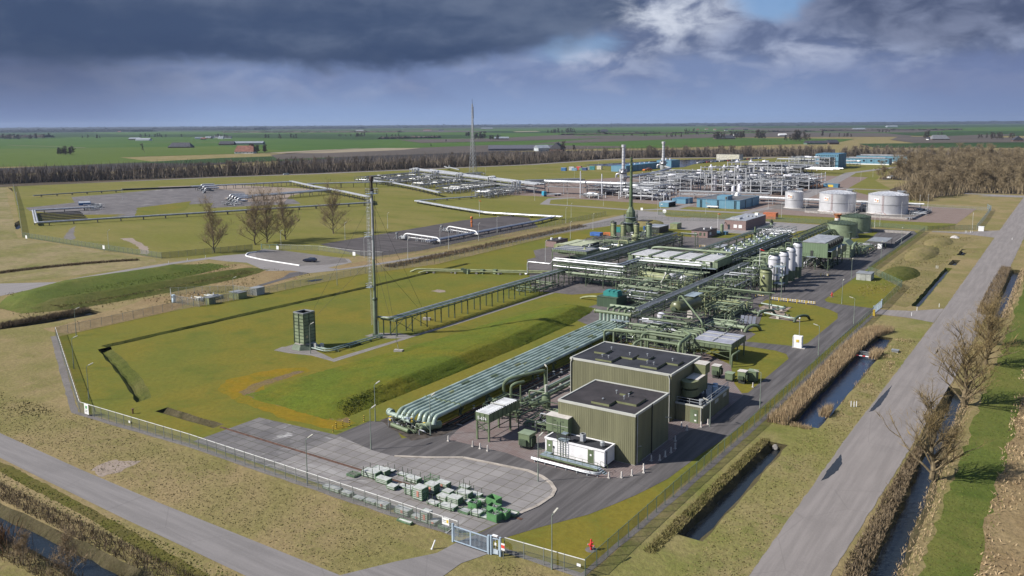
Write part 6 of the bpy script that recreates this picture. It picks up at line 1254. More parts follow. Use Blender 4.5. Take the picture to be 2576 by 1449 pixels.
single('silver_line',MB().tube([(-500,560,4),(-470,545,4),(-420,500,6),(-300,420,5.5)],.55,9,4),ALU,'fat silver pipe bending beside the main rack, by the lattice mast','pipe',None,True)
ROWS=[((-466,424),(-470,500),'first from the lattice mast'),((-424,410),(-428,478),'second from the lattice mast'),((-379,396),(-383,455),'third from the lattice mast'),((-329,368),(-333,432),'fourth from the lattice mast'),((-283,350),(-287,398),'closest to the blue lorry')]
for k,(p,q,lab)in enumerate(ROWS):manifold_row('silver valve row along the main rack, '+lab,p,q,15,4.8,28,210+k)
manifold_row('silver valve row beyond the main rack near the lattice mast',(-440,536),(-436,560),12,2.6,12,220,False)
manifold_row('low silver valve row beyond the main rack, facing the pipe bridge',(-330,480),(-300,520),14,2.6,14,221,False)
t=thing('crossover_pipe','silver pipe loop with valve beyond the rack near the lattice mast','pipe',(-520,610,0));link('pipe',MB().tube([(-545,640,2.4),(-520,615,2.4),(-505,600,4),(-470,570,4)],.7,9,3),ALU,t,True);link('valve',MB().cyl((-516,612,2),(-516,612,6),.6,8).ball(-516,612,4,1.2),STEEL,t)
def trunk(label,pts,r,z,n,seed,step=9,m=ALU,sup=True,name='trunk_pipeline',gap=1.1):
 """n parallel insulated lines on sleepers along a bent route"""
 rr=random.Random(seed);t=thing(name,label,'pipeline',(pts[0][0],pts[0][1],0))
 P=[Vector((p[0],p[1],0))for p in pts]
 for i in range(n):
  off=(i-(n-1)/2)*gap;Q=[]
  for j,p in enumerate(P):
   d1=(p-P[j-1]).normalized()if j else(P[1]-p).normalized();d2=(P[j+1]-p).normalized()if j<len(P)-1 else d1
   nn=Vector((-d1.y-d2.y,d1.x+d2.x,0)).normalized()/max(.4,math.sqrt((1+d1.dot(d2))/2));w=p+nn*off
   Q.append((w.x,w.y,z+r))
  link('pipe',MB().tube(Q,r*(1 if i==0 else rr.uniform(.6,1)),8,1.6),m if i%3!=2 else ALU_P,t,True)
 if sup:
  cnt=0
  for a,b in zip(P,P[1:]):
   S=Seg(a,b);k=max(1,int(S.L/step))
   for i in range(k):
    if cnt>60:break
    cnt+=1;u=S.L*(i+.5)/k;link('support',MB().beam(S.at(u,-gap*n*.55,z-.12),S.at(u,gap*n*.55,z-.12),.3,.24).beam(S.at(u,-gap*n*.35,0),S.at(u,-gap*n*.35,z-.2),.3).beam(S.at(u,gap*n*.35,0),S.at(u,gap*n*.35,z-.2),.3),mat('sleeper_dark',(.085,.08,.078),.8,var=.2),t)
 return t
trunk('bright silver pipeline crossing the lawn to the cinder yard',[(-299,302),(-258,283),(-219,267),(-196,268),(-172,270)],.5,1.0,3,230)
trunk('silver pipeline from the valve rows down to the lawn corner',[(-286,350),(-301,303)],.4,.9,2,231)
trunk('slate pipeline along the inner edge of the cinder yard',[(-173,161),(-173,246),(-176,268)],.42,1.0,3,232,m=mat('slate_jacket',(.30,.31,.36),.4,.5,var=.1))
trunk('long grey pipeline across the far lawn behind the bare trees',[(-440,169),(-453,140),(-386,108),(-350,190),(-314,277),(-328,291)],.5,1.3,2,233,10,m=ALU_P)
trunk('grey pipelines from the four elbow heads towards the main rack',[(-406,254),(-402,290),(-399,322)],.45,3.0,5,234,7,m=ALU_P,gap=2.2)
trunk('grey pipelines from the three elbow heads towards the main rack',[(-520,293),(-500,340),(-491,369)],.45,3.0,4,235,7,m=ALU_P,gap=2.4)
trunk('white trussed pipelines running slantwise to the long lawn pipeline',[(-495,371),(-436,341),(-376,314),(-330,291)],.55,3.0,3,236,9)
trunk('grey pipelines joining the slanting line to the main rack end',[(-455,352),(-436,378),(-410,404)],.5,3.4,3,237,9,m=ALU_P)
trunk('bright silver pipelines running below the first valve rows',[(-452,420),(-410,404),(-364,378),(-314,345)],.6,2.4,3,238,9)
trunk('dark low pipeline along the far edge of the grey yards',[(-566,196),(-563,228),(-556,258)],.4,1.1,2,239,9,m=STEEL)
for k,(p,q,n,lab)in enumerate((((-428,259.5),(-392,240),4,'four silver elbow heads at the front of the grey yard'),((-536,315),(-482,281),3,'three silver elbow heads at the back of the grey yard'))):
 S=Seg(p,q);c0=S.at(S.L/2);t=thing('wellhead_manifold',lab,'pipe manifold',(c0[0],c0[1],0));rr=random.Random(k)
 for i in range(n):
  u=S.L*(i+.5)/n;link('elbow',MB().tube([S.at(u,-2,0),S.at(u,-2,3.6),S.at(u,8,3.6)],.6,10,1.6),ALU,t,True)
  for j in range(4):link('pipe',MB().tube([S.at(u+rr.uniform(-4,4),-4+rr.uniform(-2,2),0),S.at(u+rr.uniform(-3,3),-2,2),S.at(u+rr.uniform(-3,3),4,rr.uniform(.6,2))],.28,7),rr.choice((STEEL,ALU_P,DARK)),t,True)
  link('drum',MB().cyl(S.at(u-2,-3,1),S.at(u+2,-3,1),.9,10),STEEL,t,True)
for k,(x,y,lab)in enumerate(((-441,168,'grey wellhead skid by the long grey pipeline'),(-392,232,'small grey valve set between the grey yard lawns'),(-452,176,'small skid near the blue flat container'))):
 skid('wellhead_skid',lab,x-5,x+5,y-4,y+4,2.4,14,240+k,STEEL,ALU_P,'wellhead',True,(.14,.3))
cmb=MB()
for i in range(7):
 for j in range(3):cmb.beam((-446+i*7.4+j*1.5,137-i*3.3+j*5,0),(-444+i*7.4+j*1.5,142-i*3.3+j*5,.9),.6)
t=thing('sleeper_comb','dark comb of pipe sleepers inside the corner of the grey pipeline','pipe supports',(-425,127,0))
for i in range(7):link('sleeper',MB().beam((-444+i*8.4,138-i*3.8,.5),(-436+i*8.4,158-i*3.8,.5),.8,.5),mat('sleeper_dark',(.085,.08,.078),.8),t)
t=thing('black_lagoon_wall','long low black wall along the sandy strip','wall',(-556,290,0));link('wall',MB().beam((-571,266,.6),(-541,317,.6),1.0,1.5),DARK,t);link('coping',MB().beam((-571,266,1.4),(-541,317,1.4),1.2,.1),STEEL,t)
t=thing('flat_container','flat blue container with pale lid on the grey yard','container',(-481,186,0));link('body',MB().rbox(-481,186,0,14,7,1.5,-.5),mat('container_blue',(.04,.13,.30),.5,var=.15),t);link('lid',MB().rbox(-481,186,1.5,13.6,6.6,.15,-.5),ALU_P,t)
for k,(p,q)in enumerate((((-191,166.5),(-168.8,164.5)),((-190.6,196.5),(-168.4,190.6)))):
 S=Seg(p,q);c0=S.at(S.L/2);t=thing('gas_well',['gas well with white arched pipe, nearer the parking lot','gas well with white arched pipe, beside the orange post'][k],'gas well',(c0[0],c0[1],0));rr=random.Random(k+3)
 link('flow_pipe',MB().tube([S.at(-.5,0,.6),S.at(.6,0,2.4),S.at(2,0,3.0),S.at(S.L-1.5,0,2.6),S.at(S.L,0,1.2)],.3,10,.9),WHITE,t,True);link('lower_pipe',MB().tube([S.at(2.5,.6,1.4),S.at(S.L-1,.6,1.2)],.16,8),WHITE,t,True)
 for u in(3,8,11.5,15,18):link('stand',MB().beam(S.at(u,-.2,0),S.at(u,-.2,2.6),.2).beam(S.at(u,.8,0),S.at(u,.8,2.6),.2),GALV,t)
 for j in range(8):link('valve',MB().cyl(S.at(rr.uniform(-3,2.5),rr.uniform(-.8,.8),rr.uniform(.2,1.6)),S.at(rr.uniform(-3,2.5),rr.uniform(-.8,.8),rr.uniform(.6,2.4)),.35,8),rr.choice((STEEL,GALV,STEEL)),t)
 link('tree',MB().cyl(S.at(-4.2,0,0),S.at(-4.2,0,2.6),.3,8).cyl(S.at(-4.2,0,2.3),S.at(-4.2,0,3.0),.6,8).beam(S.at(-6.4,0,0),S.at(-4.4,0,1.9),.12),STEEL,t)
t=thing('vent_post','orange scaly post standing on the cinder yard behind a gas well','post',(-193,219,0));link('post',MB().cyl((-193,219,0),(-193,219,4.2),.4,8),ORANGE,t,True);link('cap',MB().ball(-193,219,4.6,.75,8),ORANGE,t,True);link('step',MB().ball(-193,219,2.6,.6,8),ORANGE,t,True)
SILV_L=mat('silver_column',(0.46,0.47,0.49),0.5,0.25,var=0.1)
def tower_block(label,x0,x1,y0,y1,levels,nx,ny,drums,seed,np_=40,domes=()):
 t=thing('process_tower',label,'process frame',((x0+x1)/2,(y0+y1)/2,0));rr=random.Random(seed);top=levels[-1]
 for i in range(nx+1):
  for j in range(ny+1):
   x,y=x0+(x1-x0)*i/nx,y0+(y1-y0)*j/ny;link('column',MB().box(x-.26,x+.26,y-.26,y+.26,0,top+rr.uniform(.2,1.6)),SILV_L,t)
 for z in levels:
  b=MB()
  for j in range(ny+1):y=y0+(y1-y0)*j/ny;b.beam((x0,y,z),(x1,y,z),.25,.45)
  for i in range(nx+1):x=x0+(x1-x0)*i/nx;b.beam((x,y0,z),(x,y1,z),.25,.45)
  link('beam',b,SILV,t)
  if z!=levels[0]or True:
   g=MB()
   for i in range(nx):
    if rr.random()<.55:xa=x0+(x1-x0)*i/nx;g.box(xa+.2,xa+(x1-x0)/nx*.95,y0+.3,y0+(y1-y0)*.5,z-.12,z-.03)
   if g.v:link('floor_grating',g,mat('shaded_steel',(.17,.175,.185),.6,.2,var=.2),t)
 br=MB()
 for i in range(nx):
  if i%2==0:
   for a,b_ in zip((0,)+tuple(levels),levels):xa,xb=x0+(x1-x0)*i/nx,x0+(x1-x0)*(i+1)/nx;br.beam((xa,y0,a),(xb,y0,b_),.16)
 link('brace',br,SILV,t)
 for x,y,r,h in drums:
  link('drum',MB().lathe(x,y,[(r*.8,.3),(r,1),(r,h*.93),(r*.7,h*.98),(.3,h)],18),LILAC,t,True)
  bands=MB()
  for k in range(int(h/2.2)):bands.lathe(x,y,[(r*1.0,1.6+k*2.2),(r*1.08,1.6+k*2.2),(r*1.08,1.9+k*2.2),(r*1.0,1.9+k*2.2)],18)
  link('drum_band',bands,STEEL,t)
 for x,y,r in domes:link('top_valve',MB().lathe(x,y,[(r,top+.4),(r,top+.7),(r*.5,top+1.0),(r*.35,top+2.2),(r*.1,top+2.4)],12),LILAC,t,True)
 n_p=min(np_,96-len(drums)*0-(nx+1)*(ny+1)//4)
 for k in range(n_p):
  z=rr.choice(levels)+rr.uniform(.2,.9)if rr.random()<.7 else rr.uniform(.5,2.5);r=rr.uniform(.12,.45)
  if rr.random()<.6:
   y=rr.uniform(y0,y1);a=rr.uniform(x0,x0+(x1-x0)*.5);b_=rr.uniform(a+3,x1);z2=max(.2,z-rr.uniform(1,4));path=[(a,y,z2),(a,y,z),(b_,y,z),(b_,y,z2)]
  else:
   x=rr.uniform(x0,x1);a=rr.uniform(y0,y0+(y1-y0)*.5);b_=rr.uniform(a+2,y1);path=[(x,a,z),(x,b_,z),(x,b_,max(.2,z-rr.uniform(1,4)))]
  link('pipe',MB().tube(path,r,7),rr.choice((ALU,ALU_P,STEEL,STEEL,SHADE,DARK)),t,True)
 for k in range(4):
  x,y,z=rr.uniform(x0+1,x1-4),rr.uniform(y0+1,y1-1),rr.choice(levels)+.8
  link('exchanger',MB().hvessel((x,y,z),(x+rr.uniform(3,6),y,z),rr.uniform(.6,1.1),10),rr.choice((ALU,LILAC)),t,True)
 return t
tower_block('nearest tall silver frame with three banded drums and round tops',-180,-146,486,502,(4.5,9,13.3,17),4,2,[(-170,488.5,1.75,12),(-161.5,490,1.75,12),(-152.6,491,1.75,12)],300,46,[(-173,488,1.9),(-163,488.5,1.9),(-153,489,1.9)])
tower_block('tall silver frame with banded drums, behind the nearest one',-186,-142,560,580,(5,10,14.5,17.5),4,2,[(-178,566,1.9,14),(-169,567,1.9,14),(-160,568,1.9,14)],301,46,[(-180,566,2),(-169,567,2),(-158,568,2)])
tower_block('low silver pipe jungle left of the nearest tall frame',-222,-181,470,498,(3.2,6.4,9.2),5,2,[(-206,476,1.5,6),(-194,478,1.5,6)],302,60)
tower_block('dark silver process frame right of the nearest tall frame',-145,-116,472,512,(3,6,8.8),4,3,[],303,60)
tower_block('silver process frame behind the silver tanks edge',-141,-114,534,582,(3,6,9),3,4,[],304,60)
tower_block('silver process frame between the two silver chimneys',-262,-196,540,620,(3,6.5),6,4,[],305,70)
tower_block('silver process frame at the foot of the first chimney',-236,-186,414,462,(3,6),5,4,[],306,70)
tower_block('low silver frames in front of the tall blue hall',-232,-170,720,800,(3,6),5,4,[],307,70)
tower_block('silver exchanger frame touching the tall blue hall',-206,-164,806,828,(4,8,12),4,2,[],308,50)
tower_block('silver frame at the front lane near the blue sheds',-200,-168,392,412,(2.6,5.2),4,2,[(-190,396,1.2,4),(-184,396,1.2,4),(-176,397,1.2,4)],309,50)
tower_block('small silver skid by the slim white masts on the front lane',-226,-212,386,396,(2.2,),2,1,[],310,20)
tower_block('low silver frames between the tall frames',-180,-145,516,550,(3,6.5,9.5),4,3,[],311,60)
long_rack('silver_rack','low silver front rack behind the blue hall',(-168,420),(-112,428),6,(2.4,4.4),9)
long_pipes('silver pipe on the front rack behind the blue hall','pipes on the silver front rack',(-168,420),(-112,428),6,4.4,6,320,SIL,(.15,.35))
long_pipes('silver pipe on the front rack behind the blue hall','pipes on the silver front rack',(-168,420),(-112,428),6,2.4,6,321,SIL,(.15,.35))
long_rack('silver_rack','low silver rack running behind the silver tanks',(-112,406),(-20,406),4,(1.8,3.6),10)
long_pipes('white pipe on the rack behind the silver tanks','pipes behind the silver tanks',(-112,406),(-20,406),4,3.6,5,322,(ALU,ALU_P,WHITE),(.2,.4))
long_rack('silver_rack','far silver rack in front of the blue offices',(-246,905),(-150,880),8,(3,6),12)
long_pipes('silver pipe on the far rack near the blue offices','pipes on the far rack',(-246,905),(-150,880),8,6,6,323,SIL,(.3,.6))
long_pipes('silver pipe low on the far rack near the blue offices','pipes low on the far rack',(-232,760),(-140,738),30,4,9,324,SIL,(.3,.6))
for k,(x,y)in enumerate(((-142.6,450),(-138.8,452),(-149.4,486.5),(-145.2,470))):
 t=thing('silver_column',['white round ended silo, front one beside the blue hall roof','white round ended silo, second beside the blue hall roof','shorter white silo farther behind the blue hall','white silo behind, nearest the dark silver frame'][k],'silo',(x,y,0))
 link('shell',MB().lathe(x,y,[(1.2,.8),(1.2,6.2),(.9,6.8),(.3,7.1)],14),LILAC,t,True);link('skirt',MB().lathe(x,y,[(.9,0),(1.0,.8)],12),STEEL,t)
for k,(x,y,h)in enumerate(((-259,517,32.4),(-292,672,31.5))):
 t=thing('silver_chimney',['tall silver chimney nearer the trussed pipe bridge','tall silver chimney by the blue long hall and lake'][k],'chimney',(x,y,0))
 link('base_drum',MB().lathe(x,y,[(2.6,0),(2.6,4),(3.1,4.2),(3.1,8.6),(2.7,9),(2.2,11)],18),ALU,t,True)
 link('stack_shell',MB().lathe(x,y,[(1.5,10.5),(1.4,12),(1.25,h-2.4),(1.8,h-2.0),(1.8,h),(1.2,h)],18),TANKS,t,True)
 bd=MB()
 for j in range(7):z=13+j*2.5;bd.lathe(x,y,[(1.4,z),(1.5,z),(1.5,z+.2),(1.4,z+.2)],18)
 link('band',bd,STEEL,t)
 link('gallery',MB().lathe(x,y,[(2.2,9.6),(4.3,9.6),(4.3,9.8),(2.2,9.8)],14).lathe(x,y,[(2.0,12.4),(3.4,12.4),(3.4,12.6),(2.0,12.6)],14),SILV,t)
 rg=[(x+4.2*math.cos(a*math.pi/6),y+4.2*math.sin(a*math.pi/6),9.8)for a in range(13)]
 link('gallery_rail',rail(rg,1.3,.07,1.6),SILV,t)
 for a in range(5):link('valve_box',MB().cbox(x+2.6*math.cos(a*1.25),y+2.6*math.sin(a*1.25),9.9,1.0,1.0,2.2),LILAC,t)
 link('side_duct',MB().tube([(x-5.4+1.3*k*0,y-2,5.4),(x-5.4,y-2,8.4),(x-2,y-1,8.4)],.9,10,1.6),ALU,t,True)
single('flue_duct',MB().tube([(-255,508,6.2),(-249,520,6.6),(-252,560,7.0),(-270,640,7.0),(-288,668,7.0)],1.0,10,3),ALU_P,'fat grey duct running from the first to the second silver chimney','duct',None,True)
for k,(x,y)in enumerate(((-216,398),(-236,404),(-205,405))):
 t=thing('vent_mast',['slim white vent mast on the silver skid by the lane','slim white vent mast before the pipe bridge','slim white vent mast nearer the first chimney'][k],'mast',(x,y,0));h=(16,17,15)[k]
 link('mast',MB().cyl((x,y,0),(x,y,h),.42,10,.34),LILAC,t,True);link('foot',MB().lathe(x,y,[(.9,0),(.9,.4)],10),STEEL,t)
t=thing('lattice_mast','very tall slender lattice mast rising behind the valve rows','mast',(-475,600,0))
lx,ly,H=-475,600,71
legs=[[(lx+sx_*((3.1 if z<1 else 2.9-2.15*min(1,(z/46))if z<46 else.75-.4*(z-46)/25)),ly+sy_*((2.9-2.15*min(1,z/46))if z<46 else.75-.4*(z-46)/25),z)for z in(0,8,16,24,32,40,46,54,62,71)]for sx_,sy_ in((-1,-1),(1,-1),(1,1),(-1,1))]
for l in legs:
 b=MB()
 for p,q in zip(l,l[1:]):b.beam(p,q,.27)
 link('leg',b,SILV,t)
bb=MB()
def lerp(l,z):
 for p,q in zip(l,l[1:]):
  if p[2]<=z<=q[2]:f=(z-p[2])/(q[2]-p[2]);return tuple(p[i]+(q[i]-p[i])*f for i in range(3))
 return l[-1]
z=0.0
while z<69:
 st_=max(1.6,5.2-z*.06);z2=min(71,z+st_)
 for i in range(4):
  a,b_=legs[i],legs[(i+1)%4];bb.beam(lerp(a,z),lerp(b_,z2),.13);bb.beam(lerp(b_,z),lerp(a,z2),.13);bb.beam(lerp(a,z2),lerp(b_,z2),.13)
 z=z2
link('lattice_bracing',bb,SILV,t)
link('aerial',MB().cyl((lx,ly,70),(lx,ly,76),.16,6).cyl((lx+1.6,ly,56),(lx+1.6,ly,68),.2,6).beam((lx,ly,56.5),(lx+1.6,ly,56.5),.15).beam((lx,ly,67),(lx+1.6,ly,67),.15),DARK,t)
for k,(x,y,r,h,lab)in enumerate(((-85.4,391.2,5.1,9.6,'small silver tank with a zigzag stair, beside the blue hall'),(-59.6,384.8,9.7,10.3,'broad silver tank, the middle one of three'),(-33.8,388.2,10.2,10.3,'broad silver tank nearest the empty brown yard'))):
 t=roof_tank('silver_tank',lab,x,y,r,h,.6 if k==0 else 1.7,TANKS,TANKS,48,22,STEEL,k==0,'round silver tanks')
 if k:
  lr=ladder(MB(),x-1.2,y-r-.2,1.2,h,.7,0);lr.beam((x-1.2,y-r-.2,1.2),(x-6,y-r-2.6,.2),.14);lr.beam((x-.5,y-r-.2,1.2),(x+1.6,y-r-1.6,0),.12)
  link('red_ladder',lr,mat('dull_red',(.30,.10,.08),.6,var=.1),t)
  a=-math.pi/2-.42
 else:a=-math.pi/2-.2
 px_,py_=x+math.cos(a)*(r+.06),y+math.sin(a)*(r+.06);tx,ty=-math.sin(a),math.cos(a)
 def plate(u0,u1,z0,z1,o):return MB().add([(px_+tx*u+math.cos(a)*o,py_+ty*u+math.sin(a)*o,zz)for u,zz in((u0,z0),(u1,z0),(u1,z1),(u0,z1))],[(0,1,2,3)])
 z0=h*.62
 sg=link('hazard_sign',plate(-1.5,1.5,z0,z0+2.1,.05),WHITE,t)
 sub('red_symbol',plate(-1.2,-.2,z0+.9,z0+1.8,.09),mat('sign_faded_red',(.45,.22,.20),.6),sg);sub('orange_symbol',plate(.1,1.2,z0+.5,z0+1.5,.09),mat('sign_orange',(.50,.30,.18),.6),sg);sub('lettering',plate(-1.2,1.2,z0+.15,z0+.35,.09),mat('sign_orange',(.50,.30,.18),.6),sg)
 link('roof_equipment',MB().cbox(x+r*.55,y+r*.5,h,2.2,2.2,1.6).cbox(x+r*.55,y+r*.5,h+1.6,3.6,3.6,.12),GALV,t)
 link('nozzle_platform',rail([(x+r*.3,y+r*.85,h+.4),(x+r*.8,y+r*.5,h+.4)],1.2,.05,1),GALV,t)
sheet('tank_pavement',[(-72,372),(-70,366),(-49,364),(-36,366),(-15,362),(-16,410),(-100,412),(-98,382)],GRAVEL,0.075)
t=thing('tank_bund','low concrete bund wall around the silver tanks','wall',(-40,372,0))
for q in(((-73,368),(-46,362.5)),((-46,362.5),(-17,358.6)),((-17,358.6),(-15,408)),((-47,363),(-49,404))):link('wall',MB().beam((*q[0],.55),(*q[1],.55),.3,1.1),CONCRETE,t)
link('stile',MB().beam((-20,357,1.2),(-16,361,1.2),1.2,.1).beam((-20,357,0),(-20,357,1.2),.1).beam((-18,356,0),(-18,358,1.2),.3),GALV,t)
skid('tank_pump_skid','silver pump skid between the two broad tanks',-49,-44,386,400,4.5,26,330,STEEL,ALU,'pump skid',True,(.15,.3))
skid('tank_pump_skid','red railed pump skid right of the nearest broad tank',-22,-14,384,404,2.2,24,331,STEEL,ALU,'pump skid',True,(.15,.3))
t=house('blue_workshop','long low blue workshop with a blue roof box, facing the green plant',-135.6,-109.4,366.4,402,5.0,BLUE,mat('grey_roof',(.11,.11,.115),.85,var=.15,sc=.3),eave=-.3,cat='building')
e=MB()
for q in((-135.7,-109.3,366.3,366.7),(-135.7,-109.3,401.7,402.1),(-135.7,-135.3,366.7,401.7),(-109.7,-109.3,366.7,401.7)):e.box(*q,4.7,5.2)
link('roof_edge',e,BLUE_D,t);link('roof_box',MB().box(-123.6,-117.2,367.4,376,5.01,7.2),BLUE,t);link('roof_box_vent',MB().box(-118.6,-117.5,367.33,367.39,5.4,6.9),DARK,t)
for x in(-133.4,-123,-112.6):link('downpipe',MB().tube([(x,366.2,4.8),(x,366.2,0)],.14,6).tube([(x+.8,366.2,4.8),(x+.8,366.2,0)],.14,6),DARK,t)
for y in(376,388):link('side_downpipe',MB().tube([(-109.2,y,4.8),(-109.2,y,0)],.14,6),DARK,t)
link('roof_cap',MB().lathe(-122,398,[(1.6,5.0),(1.2,6.6),(.3,7.2)],10),WHITE,t,True)
t=thing('flatbed_trailer','white flat trailer with raised loading arm before the blue workshop','trailer',(-125,364,0));link('bed',MB().box(-128,-121.4,363,365,.9,1.5),WHITE,t);link('wheel',MB().cyl((-127,362.9,.45),(-127,365.1,.45),.45,12).cyl((-123,362.9,.45),(-123,365.1,.45),.45,12),DARK,t);link('arm',MB().beam((-128,364,1.5),(-129,364,3.4),.3).beam((-129,364,3.4),(-126.4,364,2.4),.3),STEEL,t)
t=house('blue_shed','small open blue shed with slanting pale roof near the lane',-155.6,-149.6,357,368,3.0,BLUE,mat('pale_blue_roof',(.28,.38,.46),.5,var=.1));link('open_side',MB().box(-149.58,-149.5,357.6,367.4,.1,2.6),BLACK,t);link('sign',MB().box(-154.4,-153.4,356.92,356.98,1.4,1.9),WHITE,t)
t=house('blue_shed','closed blue shed behind the open blue shed',-158,-149,382,394,3.2,BLUE,BLUE_D);link('door',MB().box(-157,-155,381.92,381.98,.1,2.6),BLUE_D,t)
t=house('blue_long_hall','long dark blue hall standing before the lake, by the second chimney',-352,-335,676,760,6.3,BLUE,BLUE_D)
for y in range(682,760,11):link('side_rib',MB().box(-334.98,-334.8,y,y+.5,0,5.9),BLUE_D,t)
for k in range(6):link('roof_vent',MB().cyl((-343,690+k*12,6.3),(-343,690+k*12,7.3),.8,8),LILAC,t)
t=house('blue_lake_house','square blue building beside the lake and second chimney',-352,-334,790,815,7.4,BLUE,BLUE_D)
for k in range(3):link('roof_vent',MB().cyl((-348+k*5,796,7.4),(-348+k*5,796,9.6),1.0,8),LILAC,t)
t=house('blue_tall_hall','tall dark blue hall with window band, at the back of the silver plant',-185,-161,832,868,15.8,BLUE,BLUE_D)
for k in range(10):link('window',MB().box(-183.6+k*2.3,-182.2+k*2.3,831.9,831.98,13.2,14.2),GLASS,t)
link('dark_bay',MB().box(-181,-164,831.9,831.98,2,11.6),DARK,t)
for k in range(5):link('side_rib',MB().box(-160.98,-160.7,835+k*7,835.8+k*7,0,15),BLUE_D,t)
def office(label,x0,x1,y0,y1,h,n):
 t=house('blue_office',label,x0,x1,y0,y1,h,BLUE,mat('grey_roof',(.11,.11,.115),.85));link('white_base',MB().box(x0-.1,x1+.1,y0-.12,y0-.02,0,1.2),WHITE,t)
 for k in range(n):x=x0+4+(x1-x0-8)*k/(n-1);link('window',MB().box(x,x+2.2,y0-.1,y0-.02,h*.5,h*.5+2),GLASS,t)
 for k in range(n+1):x=x0+1+(x1-x0-2)*k/n;link('downpipe',MB().box(x,x+.4,y0-.16,y0-.02,1.2,h),BLUE_D,t)
 link('roof_plant',MB().box(x0+3,x1-6,(y0+y1)/2,(y0+y1)/2+2,h,h+1.3),ALU_P,t)
office('long blue office with white base, front one of two',-178,-129,938,956,7.2,6)
office('long blue office with white roof edge, behind the front one',-176,-118,992,1010,8.4,5)
t=thing('blue_container','dark blue container with a yellow panel on the orange gravel edge','container',(-104,566,0));link('body',MB().box(-110,-99,560,566,0,2.8),BLUE_D,t);link('panel',MB().box(-106.4,-102.6,559.9,559.98,.4,2.2),YELLOW,t)
t=house('white_cabin','pale cabin with dark side beside the car park and lake',-262,-252,846,860,4.2,mat('cream_wall',(.5,.48,.4),.7),ALU_P,cat='cabin');link('dark_side',MB().box(-251.98,-251.9,846.5,859.5,.2,3.8),DARK,t)
rr=random.Random(12)
cc=[('blue',(.05,.16,.36)),('white',(.6,.6,.6)),('red',(.4,.06,.05)),('pale blue',(.2,.34,.48)),('green',(.10,.22,.12)),('grey',(.3,.31,.32)),('navy blue',(.03,.06,.16)),('teal',(.06,.25,.26)),('cream',(.5,.46,.36))]
for k,(nm,c_)in enumerate(cc):
 x,y=-402+k*2.6,664+k*2.9+(k%3)*9;t=thing('storage_container',nm+' container in the coloured cluster by the far lane','container',(x,y,0));h=rr.uniform(2.4,4.6)
 link('body',MB().rbox(x,y,0,5.5,3,h,.3*(k%2)),mat('container_'+nm.replace(' ','_'),c_,.6,var=.15),t);link('roof',MB().rbox(x,y,h,5.3,2.8,.15,.3*(k%2)),ALU_P,t)
t=thing('flatbed_lorry','blue cab lorry with white flat bed beside the last valve row','lorry',(-251,388,0))
link('cab',MB().prism([(-255.2,383.6),(-252.8,382.6),(-252.0,384.8),(-254.4,385.8)],.8,3.6),mat('cab_blue',(.05,.33,.50),.4),t);link('bed',MB().beam((-253.4,385.6,1.3),(-247,396,1.3),2.4,.5),WHITE,t)
for a in(.1,.75,.95):
 c0=Vector((-254,384,.5)).lerp(Vector((-247.4,395.4,.5)),a);link('wheel',MB().cyl((c0.x-1.1,c0.y+.7,.5),(c0.x+1.1,c0.y-.7,.5),.5,10),DARK,t)
def car(label,x,y,rz,col,mname,s=1.0,grp=None):
 t=thing('parked_car',label,'car',(x,y,0),grp);t.rotation_euler=(0,0,rz);o=Vector((x,y,0))
 prof=[(-2.2,.35),(-2.25,.75),(-1.95,.95),(-.95,1.02),(-.25,1.42),(1.35,1.46),(2.05,1.05),(2.2,.9),(2.2,.35)]
 b=MB();n=len(prof)
 for yy,k in((-.86,1),(-.9,1),(.9,1),(.86,1)):b.v+=[(x+px_*s,y+yy*(1 if pz<1.1 else.82)*s,pz*s)for px_,pz in prof]
 b.f=[tuple(range(n-1,-1,-1)),tuple(range(3*n,4*n))]+[(r*n+i,r*n+(i+1)%n,(r+1)*n+(i+1)%n,(r+1)*n+i)for r in range(3)for i in range(n)]
 link('body',b,mat(mname,col,.25,.0,var=.05,spec=.7),t)
 g=MB()
 for yy in(-.93,.93):q=[(-.85,1.0),(-.25,1.36),(1.3,1.38),(1.75,1.02)];g.v+=[(x+a*s,y+(yy*.88 if bz>1.2 else yy*.985)*s,bz*s)for a,bz in q]
 g.f=[(0,1,2,3),(7,6,5,4)]
 link('side_window',g,GLASS,t)
 link('windscreen',MB().add([(x-1.0*s,y-.74*s,1.04*s),(x-1.0*s,y+.74*s,1.04*s),(x-.3*s,y+.66*s,1.42*s),(x-.3*s,y-.66*s,1.42*s)],[(0,1,2,3)]),GLASS,t)
 for wx in(-1.4,1.35):
  for wy in(-.88,.7):link('wheel',MB().cyl((x+wx*s,y+wy*s,.32*s),(x+wx*s,y+(wy+.18)*s,.32*s),.32*s,12),DARK,t)
 return t
car('dark blue car parked beside the white kerb of the gravel parking lot',-181.4,103.6,R(20),(.012,.016,.04),'car_navy',1.1)
for k in range(16):
 col=[(.6,.6,.62),(.05,.05,.06),(.35,.03,.03),(.3,.31,.33),(.06,.1,.25)][k%5]
 f=k/15;car('small car in the row beside the lake lane',-336+24*f,880+160*f,R(70),col,'car_paint_%d'%(k%5),1.5,'cars parked along the lake lane')
car('pale car driving along the far road by the wood',-617,472,R(66),(.45,.5,.52),'car_pale',1.3)
car('orange van by the far lane near the blue long hall',-322,700,R(60),(.55,.16,.03),'van_orange',2.2)
car('white van beside the lane to the blue offices',-84,690,R(75),(.65,.65,.65),'van_white',1.9)
t=thing('kerb_wall','white curved kerb edging the gravel parking lot','kerb',(-195,100,0));link('kerb',MB().tube([(-217.4,108.6,.2),(-218.2,105,.2),(-213,99.5,.2),(-200,96.8,.2),(-177.6,95.2,.2)],.28,6,3),WHITE,t)
t=house('old_mill_house','old cream walled house with dark roof across the lake',-362,-330,1010,1026,7,mat('cream_wall',(.5,.48,.4),.7),ROOF2)
